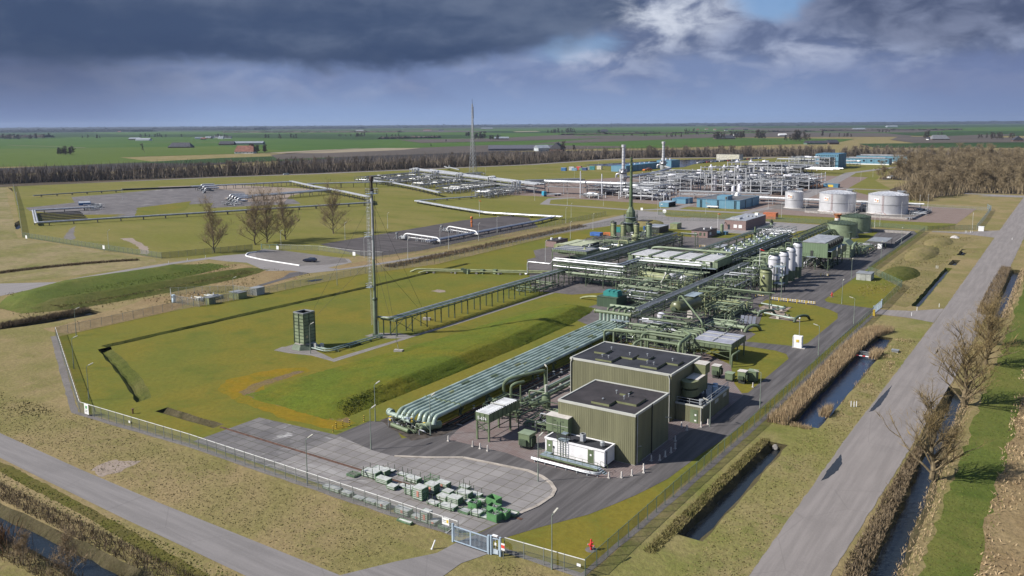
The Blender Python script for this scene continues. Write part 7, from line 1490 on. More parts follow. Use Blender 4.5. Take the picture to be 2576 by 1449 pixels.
#fences, gates, lamps, signs, stacked scaffold parts
MESH_G=seethrough('fence_mesh_green',(0.085,0.12,0.085),0.42)
MESH_S=seethrough('fence_mesh_grey',(0.20,0.21,0.20),0.26)
POST=mat('fence_post',(0.17,0.185,0.175),0.6,var=0.15)
POST_G=mat('fence_post_green',(0.10,0.15,0.115),0.6,var=0.15)
RAILW=mat('fence_rail_white',(0.62,0.62,0.60),0.5,var=0.08)
def fence(label,pts,h=2.0,step=3.0,mesh=MESH_S,post=POST,toprail=None,barbed=False,name='wire_fence',maxp=95):
 c=pts[len(pts)//2];t=thing(name,label,'fence',(pts[0][0],pts[0][1],0))
 tot=sum(math.hypot(b[0]-a[0],b[1]-a[1])for a,b in zip(pts,pts[1:]));st=max(step,tot/maxp)
 mb=MB();tr=MB()
 for a,b in zip(pts,pts[1:]):
  mb.quad((a[0],a[1],.03),(b[0],b[1],.03),(b[0],b[1],h),(a[0],a[1],h));tr.beam((a[0],a[1],h),(b[0],b[1],h),.07 if toprail else.045)
  S=Seg(a,b);n=max(1,round(S.L/st))
  for i in range(n+(1 if b is pts[-1]else 0)):
   p=S.at(S.L*i/n);link('post',MB().box(p[0]-.035,p[0]+.035,p[1]-.035,p[1]+.035,0,h+.12),post,t)
 link('wire_mesh',mb,mesh,t);link('top_rail',tr,toprail or post,t)
 return t
fence('wire fence with white top rail, from the lawn corner to the double gate',[(-151,-5.5),(-92,-32.2),(-62,-31.2),(-8.7,-31.2)],2.0,2.2,MESH_S,POST,RAILW,maxp=98)
fence('short wire fence with white top rail running on past the small gate',[(-1.7,-31.4),(8.7,-30.7)],2.0,2.6,MESH_S,POST,RAILW)
fence('green mesh fence along the canal, between front corner and grey side gate',[(8.7,-30.7),(8.9,-4),(9.6,31),(9.6,84),(9.5,122.6)],2.1,2.6,MESH_G,POST_G)
fence('green mesh fence round the small lawn beyond the grey side gate',[(9.7,132.8),(9.4,165.5),(-1.2,183.2)],2.1,2.6,MESH_G,POST_G)
fence('green mesh fence from the grey hut to the far corner of the green plant',[(-1.2,183.2),(-4.5,187),(-4.5,311)],2.1,2.8,MESH_G,POST_G)
fence('wire fence between lawn and the long grassy banks',[(-151,-5.5),(-152.5,27),(-148.6,51),(-148,94),(-139,124)],2.0,3.0,MESH_S,POST)
fence('wire fence between lawn and the public lane',[(-139,124),(-143,216),(-139,284),(-90,308)],2.0,3.2,MESH_S,POST)
fence('long mesh fence on the left side of the far lawn',[(-700,246),(-498,153),(-347,82)],2.4,6,MESH_G,POST)
fence('mesh fence in front of the far lawn, from the corner to the tree',[(-347,82),(-278,79.5),(-236,79),(-224,112)],2.3,3.2,MESH_G,POST)
fence('wire fence with white top rail between parking lot and cinder yard',[(-217,118.5),(-199,124.5),(-175,123.4),(-166,126)],2.0,3,MESH_S,POST,RAILW)
fence('wire fence along the cinder yard and the public lane',[(-166,126),(-161.4,155),(-160.2,224),(-161.5,300)],2.2,3.4,MESH_S,POST)
fence('green fence across the front of the silver plant',[(-138,316),(-100,317),(-56,318.5),(-28,319),(-4,316)],2.2,3.4,MESH_G,POST_G)
fence('green fence from the plant corner towards the right road',[(-4,316),(6,326),(14.4,330)],2.2,3.0,MESH_G,POST_G)
fence('blue grey fence along the edge of the empty brown yard',[(14.4,333),(13.8,380),(12.6,428)],2.4,4,MESH_G,mat('post_bluegrey',(.18,.26,.32),.5))
fence('thin wire fence behind the empty brown yard',[(12.6,428),(-40,432),(-92,470)],2.0,5,MESH_S,POST)
fence('wire fence round the small valve compound by the banks',[(-161,32.6),(-149.4,33.4),(-148.4,52),(-158,51.6),(-171,39),(-161,32.6)],2.2,2.4,MESH_S,GALV)
def gate(label,a,b,h,cat='gate',m=None,leaves=2,name='double_gate',bars=.18):
 m=m or mat('gate_blue_grey',(.34,.42,.50),.5,var=.08);S=Seg(a,b);t=thing(name,label,cat,(a[0],a[1],0))
 for u in(0,S.L):link('gate_post',MB().beam(S.at(u,0,0),S.at(u,0,h+.25),.22),m,t)
 w=(S.L-.3)/leaves
 for k in range(leaves):
  u0,u1=.15+k*w+.04,.15+(k+1)*w-.04
  f=MB();f.beam(S.at(u0,0,.15),S.at(u0,0,h),.09).beam(S.at(u1,0,.15),S.at(u1,0,h),.09).beam(S.at(u0,0,.2),S.at(u1,0,.2),.1).beam(S.at(u0,0,h-.05),S.at(u1,0,h-.05),.1)
  leaf=link('gate_leaf',f,m,t);br=MB();n=int(w/bars)
  for i in range(1,n):u=u0+(u1-u0)*i/n;br.beam(S.at(u,0,.2),S.at(u,0,h),.035)
  sub('bar',br,m,leaf)
 return t
gate('grey blue double gate of upright bars across the entrance drive',(-8.5,-32.5),(-3.2,-32.5),2.1)
t=gate('narrow grey pedestrian gate beside the entrance double gate',(-2.9,-32.4),(-1.75,-32.2),2.1,leaves=1,name='pedestrian_gate',bars=.3)
link('kick_plate',MB().box(-2.7,-1.95,-32.36,-32.3,.2,.75),mat('gate_plate',(.42,.48,.54),.5),t);link('lamp',MB().box(-2.7,-2.0,-32.5,-32.2,2.4,2.5),WHITE,t);link('notice',MB().box(-2.4,-2.15,-32.42,-32.38,1.3,1.6),WHITE,t)
gate('grey side gate between the fenced lawns and the right road drive',(9.5,122.7),(9.7,132.6),2.1,name='sliding_gate',leaves=2,bars=.3)
gate('green double gate between the bare trees and the parking lot',(-222.4,115.2),(-216.6,118.4),2.0,leaves=2,m=mat('gate_pale_green',(.30,.42,.34),.5),bars=.5)
gate('blue gate in the fence at the end of the empty brown yard',(12.6,430),(10.2,440),2.6,leaves=2,m=mat('post_bluegrey',(.18,.26,.32),.5),bars=.6)
single('orange_post',MB().cbox(9.9,121.2,0,.5,.5,1.5).cbox(9.9,121.2,1.5,.6,.6,.12),YELLOW,'stout yellow post beside the grey side gate','post')
single('brace_pole',MB().beam((-10.4,-31.2,.1),(-8.8,-31.4,1.7),.08).cbox(-10.5,-31.2,0,.3,.3,.12),GALV,'slanting brace pole at the end of the front fence','pole')
def lamp(label,x,y,h,ang,col=None,arm=1.3,grp='lamp posts of the two plants'):
 t=thing('lamp_post',label,'lamp post',(x,y,0),grp);dx,dy=math.cos(ang),math.sin(ang);m=col or mat('lamp_pole',(.20,.235,.20),.5,var=.1)
 link('pole',MB().cyl((x,y,0),(x,y,h*.3),.1,8,.09,False).cyl((x,y,h*.3),(x,y,h),.065,8,.05),m,t,True)
 link('arm',MB().beam((x,y,h-.05),(x+dx*.5,y+dy*.5,h+.12),.06),m,t)
 link('lantern',MB().beam((x+dx*.4,y+dy*.4,h+.1),(x+dx*arm,y+dy*arm,h+.32),.22,.12),mat('lantern_shell',(.42,.40,.34),.5,var=.08),t)
 return t
A90=math.pi/2
for x,y,a,lab in((-9,-12.4,A90,'green lamp post at the pad kerb in front of the crash barrier'),(-37,-16.6,A90,'green lamp post at the edge of the slab pad and asphalt'),(-35.8,-30.7,A90,'green lamp post behind the front fence by the slab pad'),(-33,-7,A90,'green lamp post beside the valve manifold of the bundle'),(-44.9,-7.2,A90,'green lamp post at the lawn corner by the bundle end'),(7.5,34.8,math.pi,'green lamp post at the road edge beside the annex'),(7.4,75.2,math.pi,'green lamp post by the road, nearest the white sign cabinet'),(-25.5,17,math.pi*.8,'green lamp post among pipes left of the larger hall'),(-15.5,126.1,A90,'green lamp post at the yellow barriers'),(-.4,131.6,A90,'green lamp post on the lawn beside the side drive'),(7.5,109,math.pi,'green lamp post by the road, nearest the grey side gate'),(-6.3,170.9,A90,'green lamp post beside the grey hut on the lawn'),(-6,217.6,A90,'green lamp post opposite the exchanger house'),(-6.7,264.1,A90,'green lamp post opposite the green tanks'),(4.8,-31.4,A90,'green lamp post in the front fence corner near the hydrant'),(-146.5,-3,A90,'dark lamp post at the lawn fence corner'),(-119.5,-18.3,A90,'dark lamp post on the lawn near the grass furrow'),(-97.1,-27.7,A90,'green lamp post nearest the white sign on the front fence'),(-139.7,76.6,A90,'dark lamp post at the lawn fence near the dirt pit'),(-86.6,16.6,A90,'green lamp post beside the square stack control boxes'),(-148.2,44,A90,'dark lamp post next to the valve compound'),(3.4,21.4,math.pi,'short lamp pole at the annex corner')):
 lamp(lab,x,y,6.5 if x!=3.4 else 4.4,a)
LW=mat('lamp_pole_white',(.50,.51,.50),.5,var=.08)
far=[(-241.1,352.4),(-206.4,335),(-171.7,279.4),(-186.5,344.3),(-161.6,256.5),(-138.1,315.9),(-117.4,333.8),(-114.8,357.4),(-143.5,373.9),(-76.5,335.7),(-73.2,369.6),(-95.5,375),(-96.5,485.7),(-50.4,369.4),(-46.6,369.3),(-24,370.8),(-39.6,361.6),(12.8,330.1),(-25.9,323.6),(-22.6,421.8),(-19.3,429.3),(-26.7,315.5),(-101.5,652.5),(-101.5,703),(-99.4,731.6),(-224.3,192.9),(-213.4,153.4),(-168,163.3),(-160.8,180.8),(-169,206.4),(-157.2,155.4),(-154.4,127.2),(-171.2,121.5),(-519.3,162.6),(-492.7,219.2),(-278.2,82.8),(-215.3,119.3),(-368.8,249.6),(-136.9,239.6),(-129.9,206.1),(-107.6,149.3),(-150.3,347.3),(-300,520),(-330,560),(-430,560),(-380,700)]
for x,y in far:lamp('slim pale lamp post standing about the silver plant, its lanes and lawns',x,y,7.5,A90 if x>-400 else 2.6,LW,1.2,'slim pale lamp posts')
yb=None
def barrier(label,x,y,L,ang,grp='yellow barriers'):
 t=thing('yellow_barrier',label,'barrier',(x,y,0),grp);c_,s_=math.cos(ang),math.sin(ang)
 link('post',MB().box(x-.07,x+.07,y-.07,y+.07,0,1.0),YELLOW,t)
 for z in(.55,.92):
  o=link('rail',MB().beam((x,y,z),(x+c_*L,y+s_*L,z),.06,.14),YELLOW,t)
  for k in range(3):u=L*(.2+.28*k);sub('white_stripe',MB().beam((x+c_*u,y+s_*u,z),(x+c_*(u+L*.13),y+s_*(u+L*.13),z),.07,.15),WHITE,o)
 return t
for k,x in enumerate((-18.6,-16.1,-13.6,-11.1,-8.6)):barrier('yellow and white barrier section by the gravel pad, '+('at the portal','second from the portal','middle one','last but one towards the drive','nearest the side drive')[k],x,126.1,2.5,0)
for x,y,a,lab in((-23.6,129,0,'short yellow barrier at the foot of the olive vessel'),(-16,171.9,0,'short yellow barrier by the boxed cooler legs'),(-50.6,131.5-2,0,'short yellow barrier below the white drums'),(-17.6,209,0,'yellow barrier in front of the exchanger house'),(-14.6,209.4,0,'yellow barrier at the exchanger corner by the road'),(-14.6,242,.3,'yellow barrier before the white cabinet'),(-73.5,213,0,'yellow barrier at the goal shaped frame')):
 barrier(lab,x,y,2.4,a,None)
for x,y,lab in((-47.4,-14.6,'black and yellow post at the slab pad corner'),(-46.6,-8.2,'black and yellow post near the lamp at the bundle end'),(-48.2,-13.1,'first of three black and yellow posts on the lawn edge'),(-47.8,-12.0,'middle of three black and yellow posts on the lawn edge'),(-47.3,-10.9,'last of three black and yellow posts on the lawn edge')):
 t=thing('striped_post',lab,'post',(x,y,0));link('post',MB().cyl((x,y,0),(x,y,1.1),.09,8),YELLOW,t,True);b=MB()
 for k in range(3):b.cyl((x,y,.2+k*.32),(x,y,.36+k*.32),.095,8)
 link('black_band',b,DARK,t)
wp=None
for x,y in((20.7,44.4),(21.2,44.4),(21.5,44.9),(13.7,30.6),(18.3,133.4),(22.6,141.4),(18.1,126),(13.4,207.8),(13.9,207.9),(30.4,300.6),(11.3,316.6),(11.8,317),(13.3,317.4),(13.9,318),(-222.6,73),(-222.8,81),(-222.6,88.8),(-161,115)):
 if wp is None:wp=single('white_marker_post',MB().cyl((x,y,0),(x,y,.95),.07,8).cyl((x,y,.95),(x,y,1.02),.05,8),WHITE,'small white marker post at a road or field edge','marker post','white marker posts')
 else:
  o=wp.copy();COL.objects.link(o);o.location=(x,y,0)
single('white_marker_post',MB().cyl((-9.5,-35.3,0),(-9.2,-35.0,1.1),.09,8).cyl((-9.5,-35.3,0),(-9.5,-35.3,.06),.14,8),WHITE,'leaning white marker post on the rough grass before the double gate','marker post')
t=thing('warning_sign','white notice board with yellow emblem on the front fence near the gate','sign',(-10.6,-31.25,1));link('board',MB().box(-11.1,-10.0,-31.32,-31.28,1.1,1.95),WHITE,t);link('emblem',MB().box(-10.4,-10.1,-31.335,-31.322,1.4,1.8),YELLOW,t);link('lettering',MB().box(-11.0,-10.5,-31.335,-31.322,1.6,1.7).box(-11.0,-10.5,-31.335,-31.322,1.4,1.46),STEEL,t)
t=thing('warning_sign','red and white notice on a post beside the pedestrian gate','sign',(-1.2,-32.4,0));link('post',MB().box(-1.24,-1.16,-32.4,-32.34,0,1.2),POST,t);link('board',MB().box(-1.45,-.95,-32.46,-32.42,1.0,1.85),WHITE,t);link('red_field',MB().box(-1.43,-.97,-32.475,-32.462,1.28,1.66),mat('sign_red',(.55,.06,.04),.5),t)
t=thing('warning_sign','small white plate low on the front fence corner','sign',(8.1,-31,1));link('board',MB().box(7.8,8.3,-31.02,-30.98,1.2,1.5),WHITE,t);link('edge',MB().box(7.78,8.32,-30.975,-30.965,1.18,1.52),STEEL,t)
for k,(x,y,lab)in enumerate(((-89.4,-32.4,'tall white notice board with green emblem on the front fence bend'),(-77.2,-31.9,'small pale plate on the front fence by the lawn'))):
 t=thing('warning_sign',lab,'sign',(x,y,0));s_=1 if k==0 else.35
 link('board',MB().box(x-.55*s_*1.2,x+.55*s_*1.2,y-.04,y,1.0 if k else.3,1.0+.35 if k else 2.15),WHITE,t)
 if k==0:link('emblem',MB().box(x-.3,x+.3,y-.055,y-.042,1.3,1.8),mat('sign_green',(.12,.32,.16),.5),t);link('lettering',MB().box(x-.35,x+.35,y-.055,y-.042,.7,.8).box(x-.35,x+.35,y-.055,y-.042,.95,1.05),STEEL,t)
for x,y,h,lab in((-335,78,2.2,'small white board on the far lawn fence near its corner'),(-271.6,77,2.6,'white board under the lamp on the far lawn fence'),(-173.6,118.6,2.4,'white board at the end of the parking lot fence'),(-215.4,117.6,1.6,'small white box beside the green double gate'),(-152.8,327,2.2,'white board on the fence before the blue sheds'),(-136.7,322,2.4,'round white board on the fence before the blue workshop')):
 t=thing('notice_board',lab,'sign',(x,y,0));link('post',MB().box(x-.06,x+.06,y-.05,y+.05,0,h),POST,t);link('board',MB().box(x-.7,x+.7,y-.12,y-.06,h-1.4,h)if 'round' not in lab else MB().cyl((x,y-.14,h-.9),(x,y-.08,h-.9),1.1,16),WHITE,t)
t=thing('sign_cabinet','white cabinet with yellow emblem and thin camera mast beside the plant road','cabinet',(2.2,79,0));link('body',MB().box(1.0,2.9,78.6,79.8,.15,2.7),WHITE,t);link('emblem',MB().box(1.7,2.3,78.53,78.59,1.4,1.95),YELLOW,t);link('mast',MB().cyl((2.1,79.4,2.7),(2.1,79.4,6.6),.05,8),GALV,t);link('camera',MB().ball(2.1,79.4,6.7,.2,8),WHITE,t)
link('corner_block',MB().box(.94,1.12,78.54,78.59,.2,2.6).box(2.78,2.96,78.54,78.59,.2,2.6),mat('pale_edge',(.5,.5,.52),.6),t);link('base',MB().box(.9,3.6,78.4,79.9,0,.15),CONC_P,t)
t=house('grey_hut','grey panelled hut at the fence corner of the small lawn',-5,-.6,171.6,176.4,2.3,mat('hut_panel',(.34,.35,.33),.7,var=.12),STEEL,cat='hut')
link('panel_joint',MB().box(-3.6,-3.56,171.55,171.59,0,2).box(-2.2,-2.16,171.55,171.59,0,2),DARK,t)
single('kiosk',MB().cbox(16.6,327.6,0,2.2,1.6,2.0).cbox(16.6,327.6,2.0,2.4,1.8,.12),WHITE,'white kiosk at the drive from the right road to the brown yard','kiosk')
for k,(x,y,w,d,h,m,lab)in enumerate(((-150.2,37.6,1.9,2.2,1.9,GREEN_Y,'pale green cabinet near the front of the valve compound'),(-150.3,47.2,4.2,3,1.8,GREEN_Y,'long pale green cabinet in the valve compound'),(-149.7,53.8,2.8,3,2.1,mat('hut_panel',(.34,.35,.33),.7,var=.12),'grey shed just outside the valve compound'))):
 t=thing('utility_cabinet',lab,'cabinet',(x,y,0));link('body',MB().cbox(x,y,0,w,d,h),m,t);link('roof',MB().cbox(x,y,h,w+.2,d+.2,.1),STEEL,t)
t=thing('blue_door_box','pale blue box with vent at the corner of the valve compound','cabinet',(-160.6,33,0));link('body',MB().cbox(-160.6,33,.1,.8,.8,2.2),mat('pale_blue_box',(.42,.52,.60),.5),t);link('vent',MB().box(-160.85,-160.35,32.56,32.6,1.5,1.9),DARK,t)
skid('compound_valve_set','pale valve set inside the small fenced compound',-160,-154,38,45,1.2,18,400,mat('cream_pipe',(.45,.45,.40),.5),ALU_P,'valve set',False,(.1,.22))
for x,y,s_,lab in((6.4,-25.1,0.95,'red hydrant standing on the lawn near the front fence corner'),(-5,140,1.0,'red and white hydrant cluster on the small lawn')):
 t=thing('hydrant',lab,'hydrant',(x,y,0));link('body',MB().lathe(x,y,[(.16*s_,0),(.13*s_,.3),(.13*s_,.8*s_),(.2*s_,.82*s_),(.2*s_,.9*s_),(.12*s_,1.0*s_),(.12*s_,1.35*s_),(.05,1.45*s_)],12),RED,t,True)
 link('outlet',MB().cyl((x-.4*s_,y,.62*s_),(x+.4*s_,y,.62*s_),.1*s_,8).cyl((x,y-.35*s_,.62*s_),(x,y,.62*s_),.1*s_,8).cyl((x,y,1.05*s_),(x+.3*s_,y,1.05*s_),.08*s_,8),RED,t);link('cap',MB().cyl((x-.45*s_,y,.62*s_),(x-.4*s_,y,.62*s_),.12*s_,8).cyl((x+.4*s_,y,.62*s_),(x+.45*s_,y,.62*s_),.12*s_,8),ALU_P,t)
 link('pad',MB().lathe(x,y,[(.7,0.0),(.7,.05)],14),GRAVEL,t)
single('rusty_post',MB().cyl((-83.6,-27.4,0),(-83.6,-27.4,.8),.14,8).cyl((-83.6,-27.4,.8),(-83.6,-27.4,.9),.24,8),RUST,'short rusty post on the lawn behind the front fence','post')
t=thing('canal_barrier','red and white barrier pole across the canal','barrier',(15.8,79,0));link('pole',MB().cyl((14.0,79,.2),(17.8,79,.2),.13,8),WHITE,t);r_=MB()
for k in range(3):r_.cyl((14.3+k*1.3,79,.2),(14.9+k*1.3,79,.2),.14,8)
link('red_band',r_,RED,t)
single('weir_board',MB().box(14.2,17.6,82.2,82.35,-.9,.3).box(14.2,17.6,82.05,82.5,.3,.38),STEEL,'grey weir board across the canal behind the striped pole','weir')
single('inspection_cover',MB().box(20.1,21.4,86.4,87.6,.02,.4).box(20.0,21.5,86.3,87.7,.4,.5),STEEL,'grey inspection box in the grass between canal and right road','cover')
single('culvert_pipe',MB().tube([(14.6,20.0,-.7),(14.6,22.4,-.7)],.45,12).tube([(14.6,19.95,-.7),(14.6,19.99,-.7)],.36,12),CONCRETE,'dark culvert mouth at the end of the narrow ditch','culvert',smooth=True)
single('brick_stub',MB().cbox(-58.9,17.6,0,.25,.25,1.3).cbox(-58.9,17.6,1.3,.32,.32,.1),STEEL,'small pale post on the bank top','post')
for x,y,h,m,lab in((-89.9,277.8,7,ORANGE,'red and white windsock pole by the brick building'),(-217.2,258.5,9,ORANGE,'white windsock pole on the lawn behind the cinder yard'),(-27,142.6,12,RED,'white windsock pole between the white vessels')):
 t=thing('windsock_pole',lab,'windsock',(x,y,0));link('pole',MB().cyl((x,y,0),(x,y,h),.09,8,.06),WHITE,t);link('windsock',MB().cyl((x,y,h-.3),(x+1.2,y+.3,h-.6),.28,8,.14),m,t)
sheet('dirt_patch',wob([(-108.6,85),(-105,84.6),(-104,86.4),(-105.4,88.2),(-108.4,87.8)],.3,.8,41),SANDY,0.03)
sheet('puddle_water',wob([(-153.4,76),(-151,76.4),(-150.2,79.6),(-151.6,81.6),(-153.4,79.4)],.2,.7,42),WATER,0.05)
ridge('gravel_heap_terrain',[[(9.3+1.8*u,296.5+2.4*v,1.0*math.cos(v*1.5)*(1-u*u))for u in(-1,-.5,0,.5,1)]for v in(-1,-.5,0,.5,1)],CONC_P,43,.1,3)
BOARD=mat('scaffold_board',(0.42,0.43,0.41),0.6,var=0.12,sc=2.0)
def board_stack(label,x,y,L,w,h,n=None,a=0.0,red=False,seed=0,grp='stacked scaffold decks',z0=.05):
 rr=random.Random(seed);t=thing('scaffold_stack',label,'scaffold stack',(x,y,0),grp);k=n or max(1,round(h/.28));c_,s_=math.cos(a),math.sin(a)
 bd=MB();gr=MB();hh=(h-.12)/k
 for i in range(k):
  o=rr.uniform(-.06,.06);z=.17+i*hh
  for j in range(4):
   v=-w/2+w*(j+.5)/4;bd.rbox(x-s_*v+c_*o,y+c_*v+s_*o,z,L*.94,w/4-.025,hh-.05,a)
 link('deck_board',bd,BOARD,t)
 for s2 in(-1,1):
  e=MB()
  for i in range(k):
   z=.17+i*hh
   for j in range(4):v=-w/2+w*(j+.5)/4;e.rbox(x+c_*s2*L*.48-s_*v,y+s_*s2*L*.48+c_*v,z+.01,L*.06,w/4-.02,hh-.07,a)
  link('end_cap',e,CRATEG,t)
 sf=MB()
 for i in range(k):sf.rbox(x+s_*w*.5,y-c_*w*.5,.17+i*hh,L*.98,.05,.07,a)
 link('side_rail',sf,CRATEG,t)
 link('bearer',MB().rbox(x-c_*L*.32,y-s_*L*.32,z0,.1,w,.12,a).rbox(x+c_*L*.32,y+s_*L*.32,z0,.1,w,.12,a),CRATEG,t)
 if red:link('red_mark',MB().rbox(x+s_*w*.52+c_*.1,y-c_*w*.52+s_*.1,.2+h*.2,.35,.03,h*.45,a),mat('faded_red',(.50,.22,.17),.7,var=.2),t)
 return t
def stillage(t,x,y,L,w,h):
 for sx_ in(-1,1):
  for sy_ in(-1,1):link('stillage_post',MB().box(x+sx_*L*.34-.03,x+sx_*L*.34+.03,y+sy_*(w*.5+.06)-.03,y+sy_*(w*.5+.06)+.03,.05,h),GREEN_D,t)
ST=[(-29.9,-24.0,2.6,1.3,.95,0,1,'broad heap at the start of the rust strip'),(-29.3,-22.6,2.6,1.2,.9,0,0,'second heap beside the rust strip start'),(-29.1,-21.2,1.9,.9,.3,0,1,'low pale stack farthest back on its own'),(-26.4,-21.2,1.5,.8,.3,0,1,'low small stack left alone near the asphalt'),(-23.8,-22.0,2.4,1.1,.7,0,1,'pale stack beyond the rust strip with thin posts'),(-27.0,-24.6,2.2,1.1,.8,0,0,'clean pale stack just below the rust strip start'),(-24.6,-25.4,1.4,1.0,.6,0,0,'short pale stack halfway along the front row'),(-23.4,-24.2,1.8,.9,.35,0,1,'flat pale stack lying on the rust strip'),(-21.4,-25.2,1.4,1.2,1.0,0,1,'pale stack with frames against the tallest stack'),(-19.4,-25.6,1.7,1.4,1.75,1,0,'tallest stack with red marks at the front'),(-19.2,-23.4,1.7,1.3,1.45,1,0,'tall stack with red mark right behind the tallest'),(-18.8,-21.4,1.9,1.1,1.0,1,0,'tall faded stack at the back, with red mark'),(-18.4,-22.5,1.8,.9,.35,0,0,'low stack between two tall ones'),(-16.9,-22.8,1.4,1.1,.75,0,0,'stack tied with a strap in the middle'),(-16.2,-20.0,1.5,.8,.5,0,1,'small stack with tall thin posts, farthest back'),(-14.6,-22.2,2.0,1.2,.95,0,1,'pale block with green end near the open bin'),(-13.6,-21.0,2.0,.9,.5,0,1,'long low stack nearest the asphalt curve'),(-16.6,-24.2,1.6,1.1,.7,0,0,'short stack between tallest stack and pale blocks'),(-16.8,-26.0,1.8,.9,.4,0,1,'low stack at the front beside the tallest'),(-14.6,-24.2,1.8,1.2,1.0,0,0,'square pale block before the broken bin'),(-14.4,-25.9,2.4,1.1,.55,0,1,'long low stack at the very front'),(-12.6,-23.3,1.8,.9,.45,0,0,'low stack beside the broken bin'),(-10.1,-25.4,1.5,1.0,.6,0,1,'pale flat stack between the bins'),(-8.7,-25.3,1.4,1.0,.25,0,0,'thin grey pile before the nearest bin')]
for k,(x,y,L,w,h,red,post,lab)in enumerate(ST):
 t=board_stack('scaffold deck stack: '+lab,x,y,L,w,h,None,random.Random(k).uniform(-.06,.06),red,k)
 if post:stillage(t,x,y,L,w,h+.7)
RW=[(-30.6,1.9,.9,.6,0,'second along the fence from the slab corner'),(-28.4,1.7,.9,.55,0,'third along the fence'),(-26.2,1.7,.8,.35,0,'low shaded one along the fence'),(-24,2.0,.9,.5,0,'shaded long one halfway along the fence'),(-21.8,1.8,1.0,.7,1,'block with red mark along the fence'),(-18.3,2.4,1.0,.85,1,'longest with red mark near the gate end of the fence'),(-15.8,1.7,1.0,.55,1,'low block by the tall fence side stack'),(-14.5,1.2,1.1,1.5,1,'tall narrow one by the fence'),(-13.2,1.1,1.0,.55,1,'small square one by the fence near the notice'),(-32.2,1.3,.9,.5,0,'first along the fence, beside the lamp')]
for k,(x,L,w,h,red,lab)in enumerate(RW):board_stack('weathered scaffold stack: '+lab,x,-30.3,L,w,h,None,0,red,50+k,'stacks along the front fence',.05)
def rack_frame(label,x,y,L,w,h,seed,m=CRATEG):
 rr=random.Random(seed);t=thing('scaffold_rack',label,'scaffold rack',(x,y,0));f=MB()
 for sx_ in(-1,1):
  for sy_ in(-1,1):f.box(x+sx_*L/2-.04,x+sx_*L/2+.04,y+sy_*w/2-.04,y+sy_*w/2+.04,.045,h)
 for z in[h*k/3+.1 for k in range(3)]:
  for sy_ in(-1,1):f.beam((x-L/2,y+sy_*w/2,z),(x+L/2,y+sy_*w/2,z),.06)
  for sx_ in(-1,1):f.beam((x+sx_*L/2,y-w/2,z),(x+sx_*L/2,y+w/2,z),.06)
 link('frame',f,m,t);b=MB()
 for k in range(7):v=-w/2+w*(k+.5)/7;b.cyl((x-L*.45,y+v,.18+rr.uniform(0,h*.4)),(x+L*.45,y+v,.18+rr.uniform(0,h*.4)),.05,6)
 link('tube',b,rr.choice((BOARD,GREEN_D,STEEL)),t)
 return t
for k,(x,y,L,w,h,lab)in enumerate(((-21.3,-20.9,1.6,1.3,1.1,'open green rack tower behind the tall stacks'),(-12.0,-22.2,1.4,1.1,.55,'low green rack beside the open bin'),(-11.9,-25.5,1.5,1.2,.4,'flat rack of dark tubes at the front'),(-10.2,-24.3,1.3,1.1,.5,'flat rack of dark tubes between the bins'),(-6.5,-22.8,1.6,1.1,.4,'rack of tubes at the end of the rust strip'),(-32.3,-25.2,1.5,1.2,.4,'small low rack alone at the far end'),(-11.3,-30.3,1.6,1.1,.5,'dark green rack by the fence end'),(-16.6,-32,2.2,.5,.3,'bundle of tubes outside the fence foot'))):rack_frame(lab,x,y,L,w,h,70+k)
def bin_(label,x,y,L,w,h,a,seed,fill=True):
 rr=random.Random(seed);t=thing('steel_bin',label,'steel bin',(x,y,0));c_,s_=math.cos(a),math.sin(a)
 b=MB();i_=MB()
 def wall(u0,v0,u1,v1):b.beam((x+u0*c_-v0*s_,y+u0*s_+v0*c_,.1+h/2),(x+u1*c_-v1*s_,y+u1*s_+v1*c_,.1+h/2),.05,h)
 for q in((-L/2,-w/2,L/2,-w/2),(L/2,-w/2,L/2,w/2),(L/2,w/2,-L/2,w/2),(-L/2,w/2,-L/2,-w/2)):wall(*q)
 link('bin_wall',b,mat('bin_green',(.105,.25,.10),.5,var=.15),t);link('bin_floor',MB().rbox(x,y,.1,L-.1,w-.1,.05,a),DARK,t)
 rb=MB()
 for z in(.12+h*.33,.12+h*.66):rb.beam((x-L/2*c_+w/2*s_*1.03,y-L/2*s_-w/2*c_*1.03,z),(x+L/2*c_+w/2*s_*1.03,y+L/2*s_-w/2*c_*1.03,z),.05,.06)
 link('bin_rib',rb,mat('bin_green',(.105,.25,.10),.5,var=.15),t)
 if fill:
  f=MB()
  for k in range(12):p=Vector((x+rr.uniform(-L*.4,L*.4),y+rr.uniform(-w*.4,w*.4),.2+h*.5));q=Vector((x+rr.uniform(-L*.4,L*.4),y+rr.uniform(-w*.4,w*.4),h*rr.uniform(.7,1.25)));f.beam(p,q,.07)
  link('scrap',f,BINFILL,t)
 return t
bin_('open green bin with clean white inside, standing alone on the slabs',-10.1,-21.6,1.7,1.2,.95,-.1,1,False)
bin_('green bin with upright scrap in front of the pale blocks',-11.6,-23.9,1.3,1.2,.85,.1,2)
bin_('green bin full of grey offcuts beside the rust strip',-8.8,-23.4,1.5,1.2,.9,0,3)
bin_('green bin nearest the entrance gate',-7.5,-25.2,1.6,1.2,1.0,-.05,4)
bin_('green bin at the end of the row, touching the nearest bin',-6.9,-24.0,1.4,1.2,.9,.08,5)
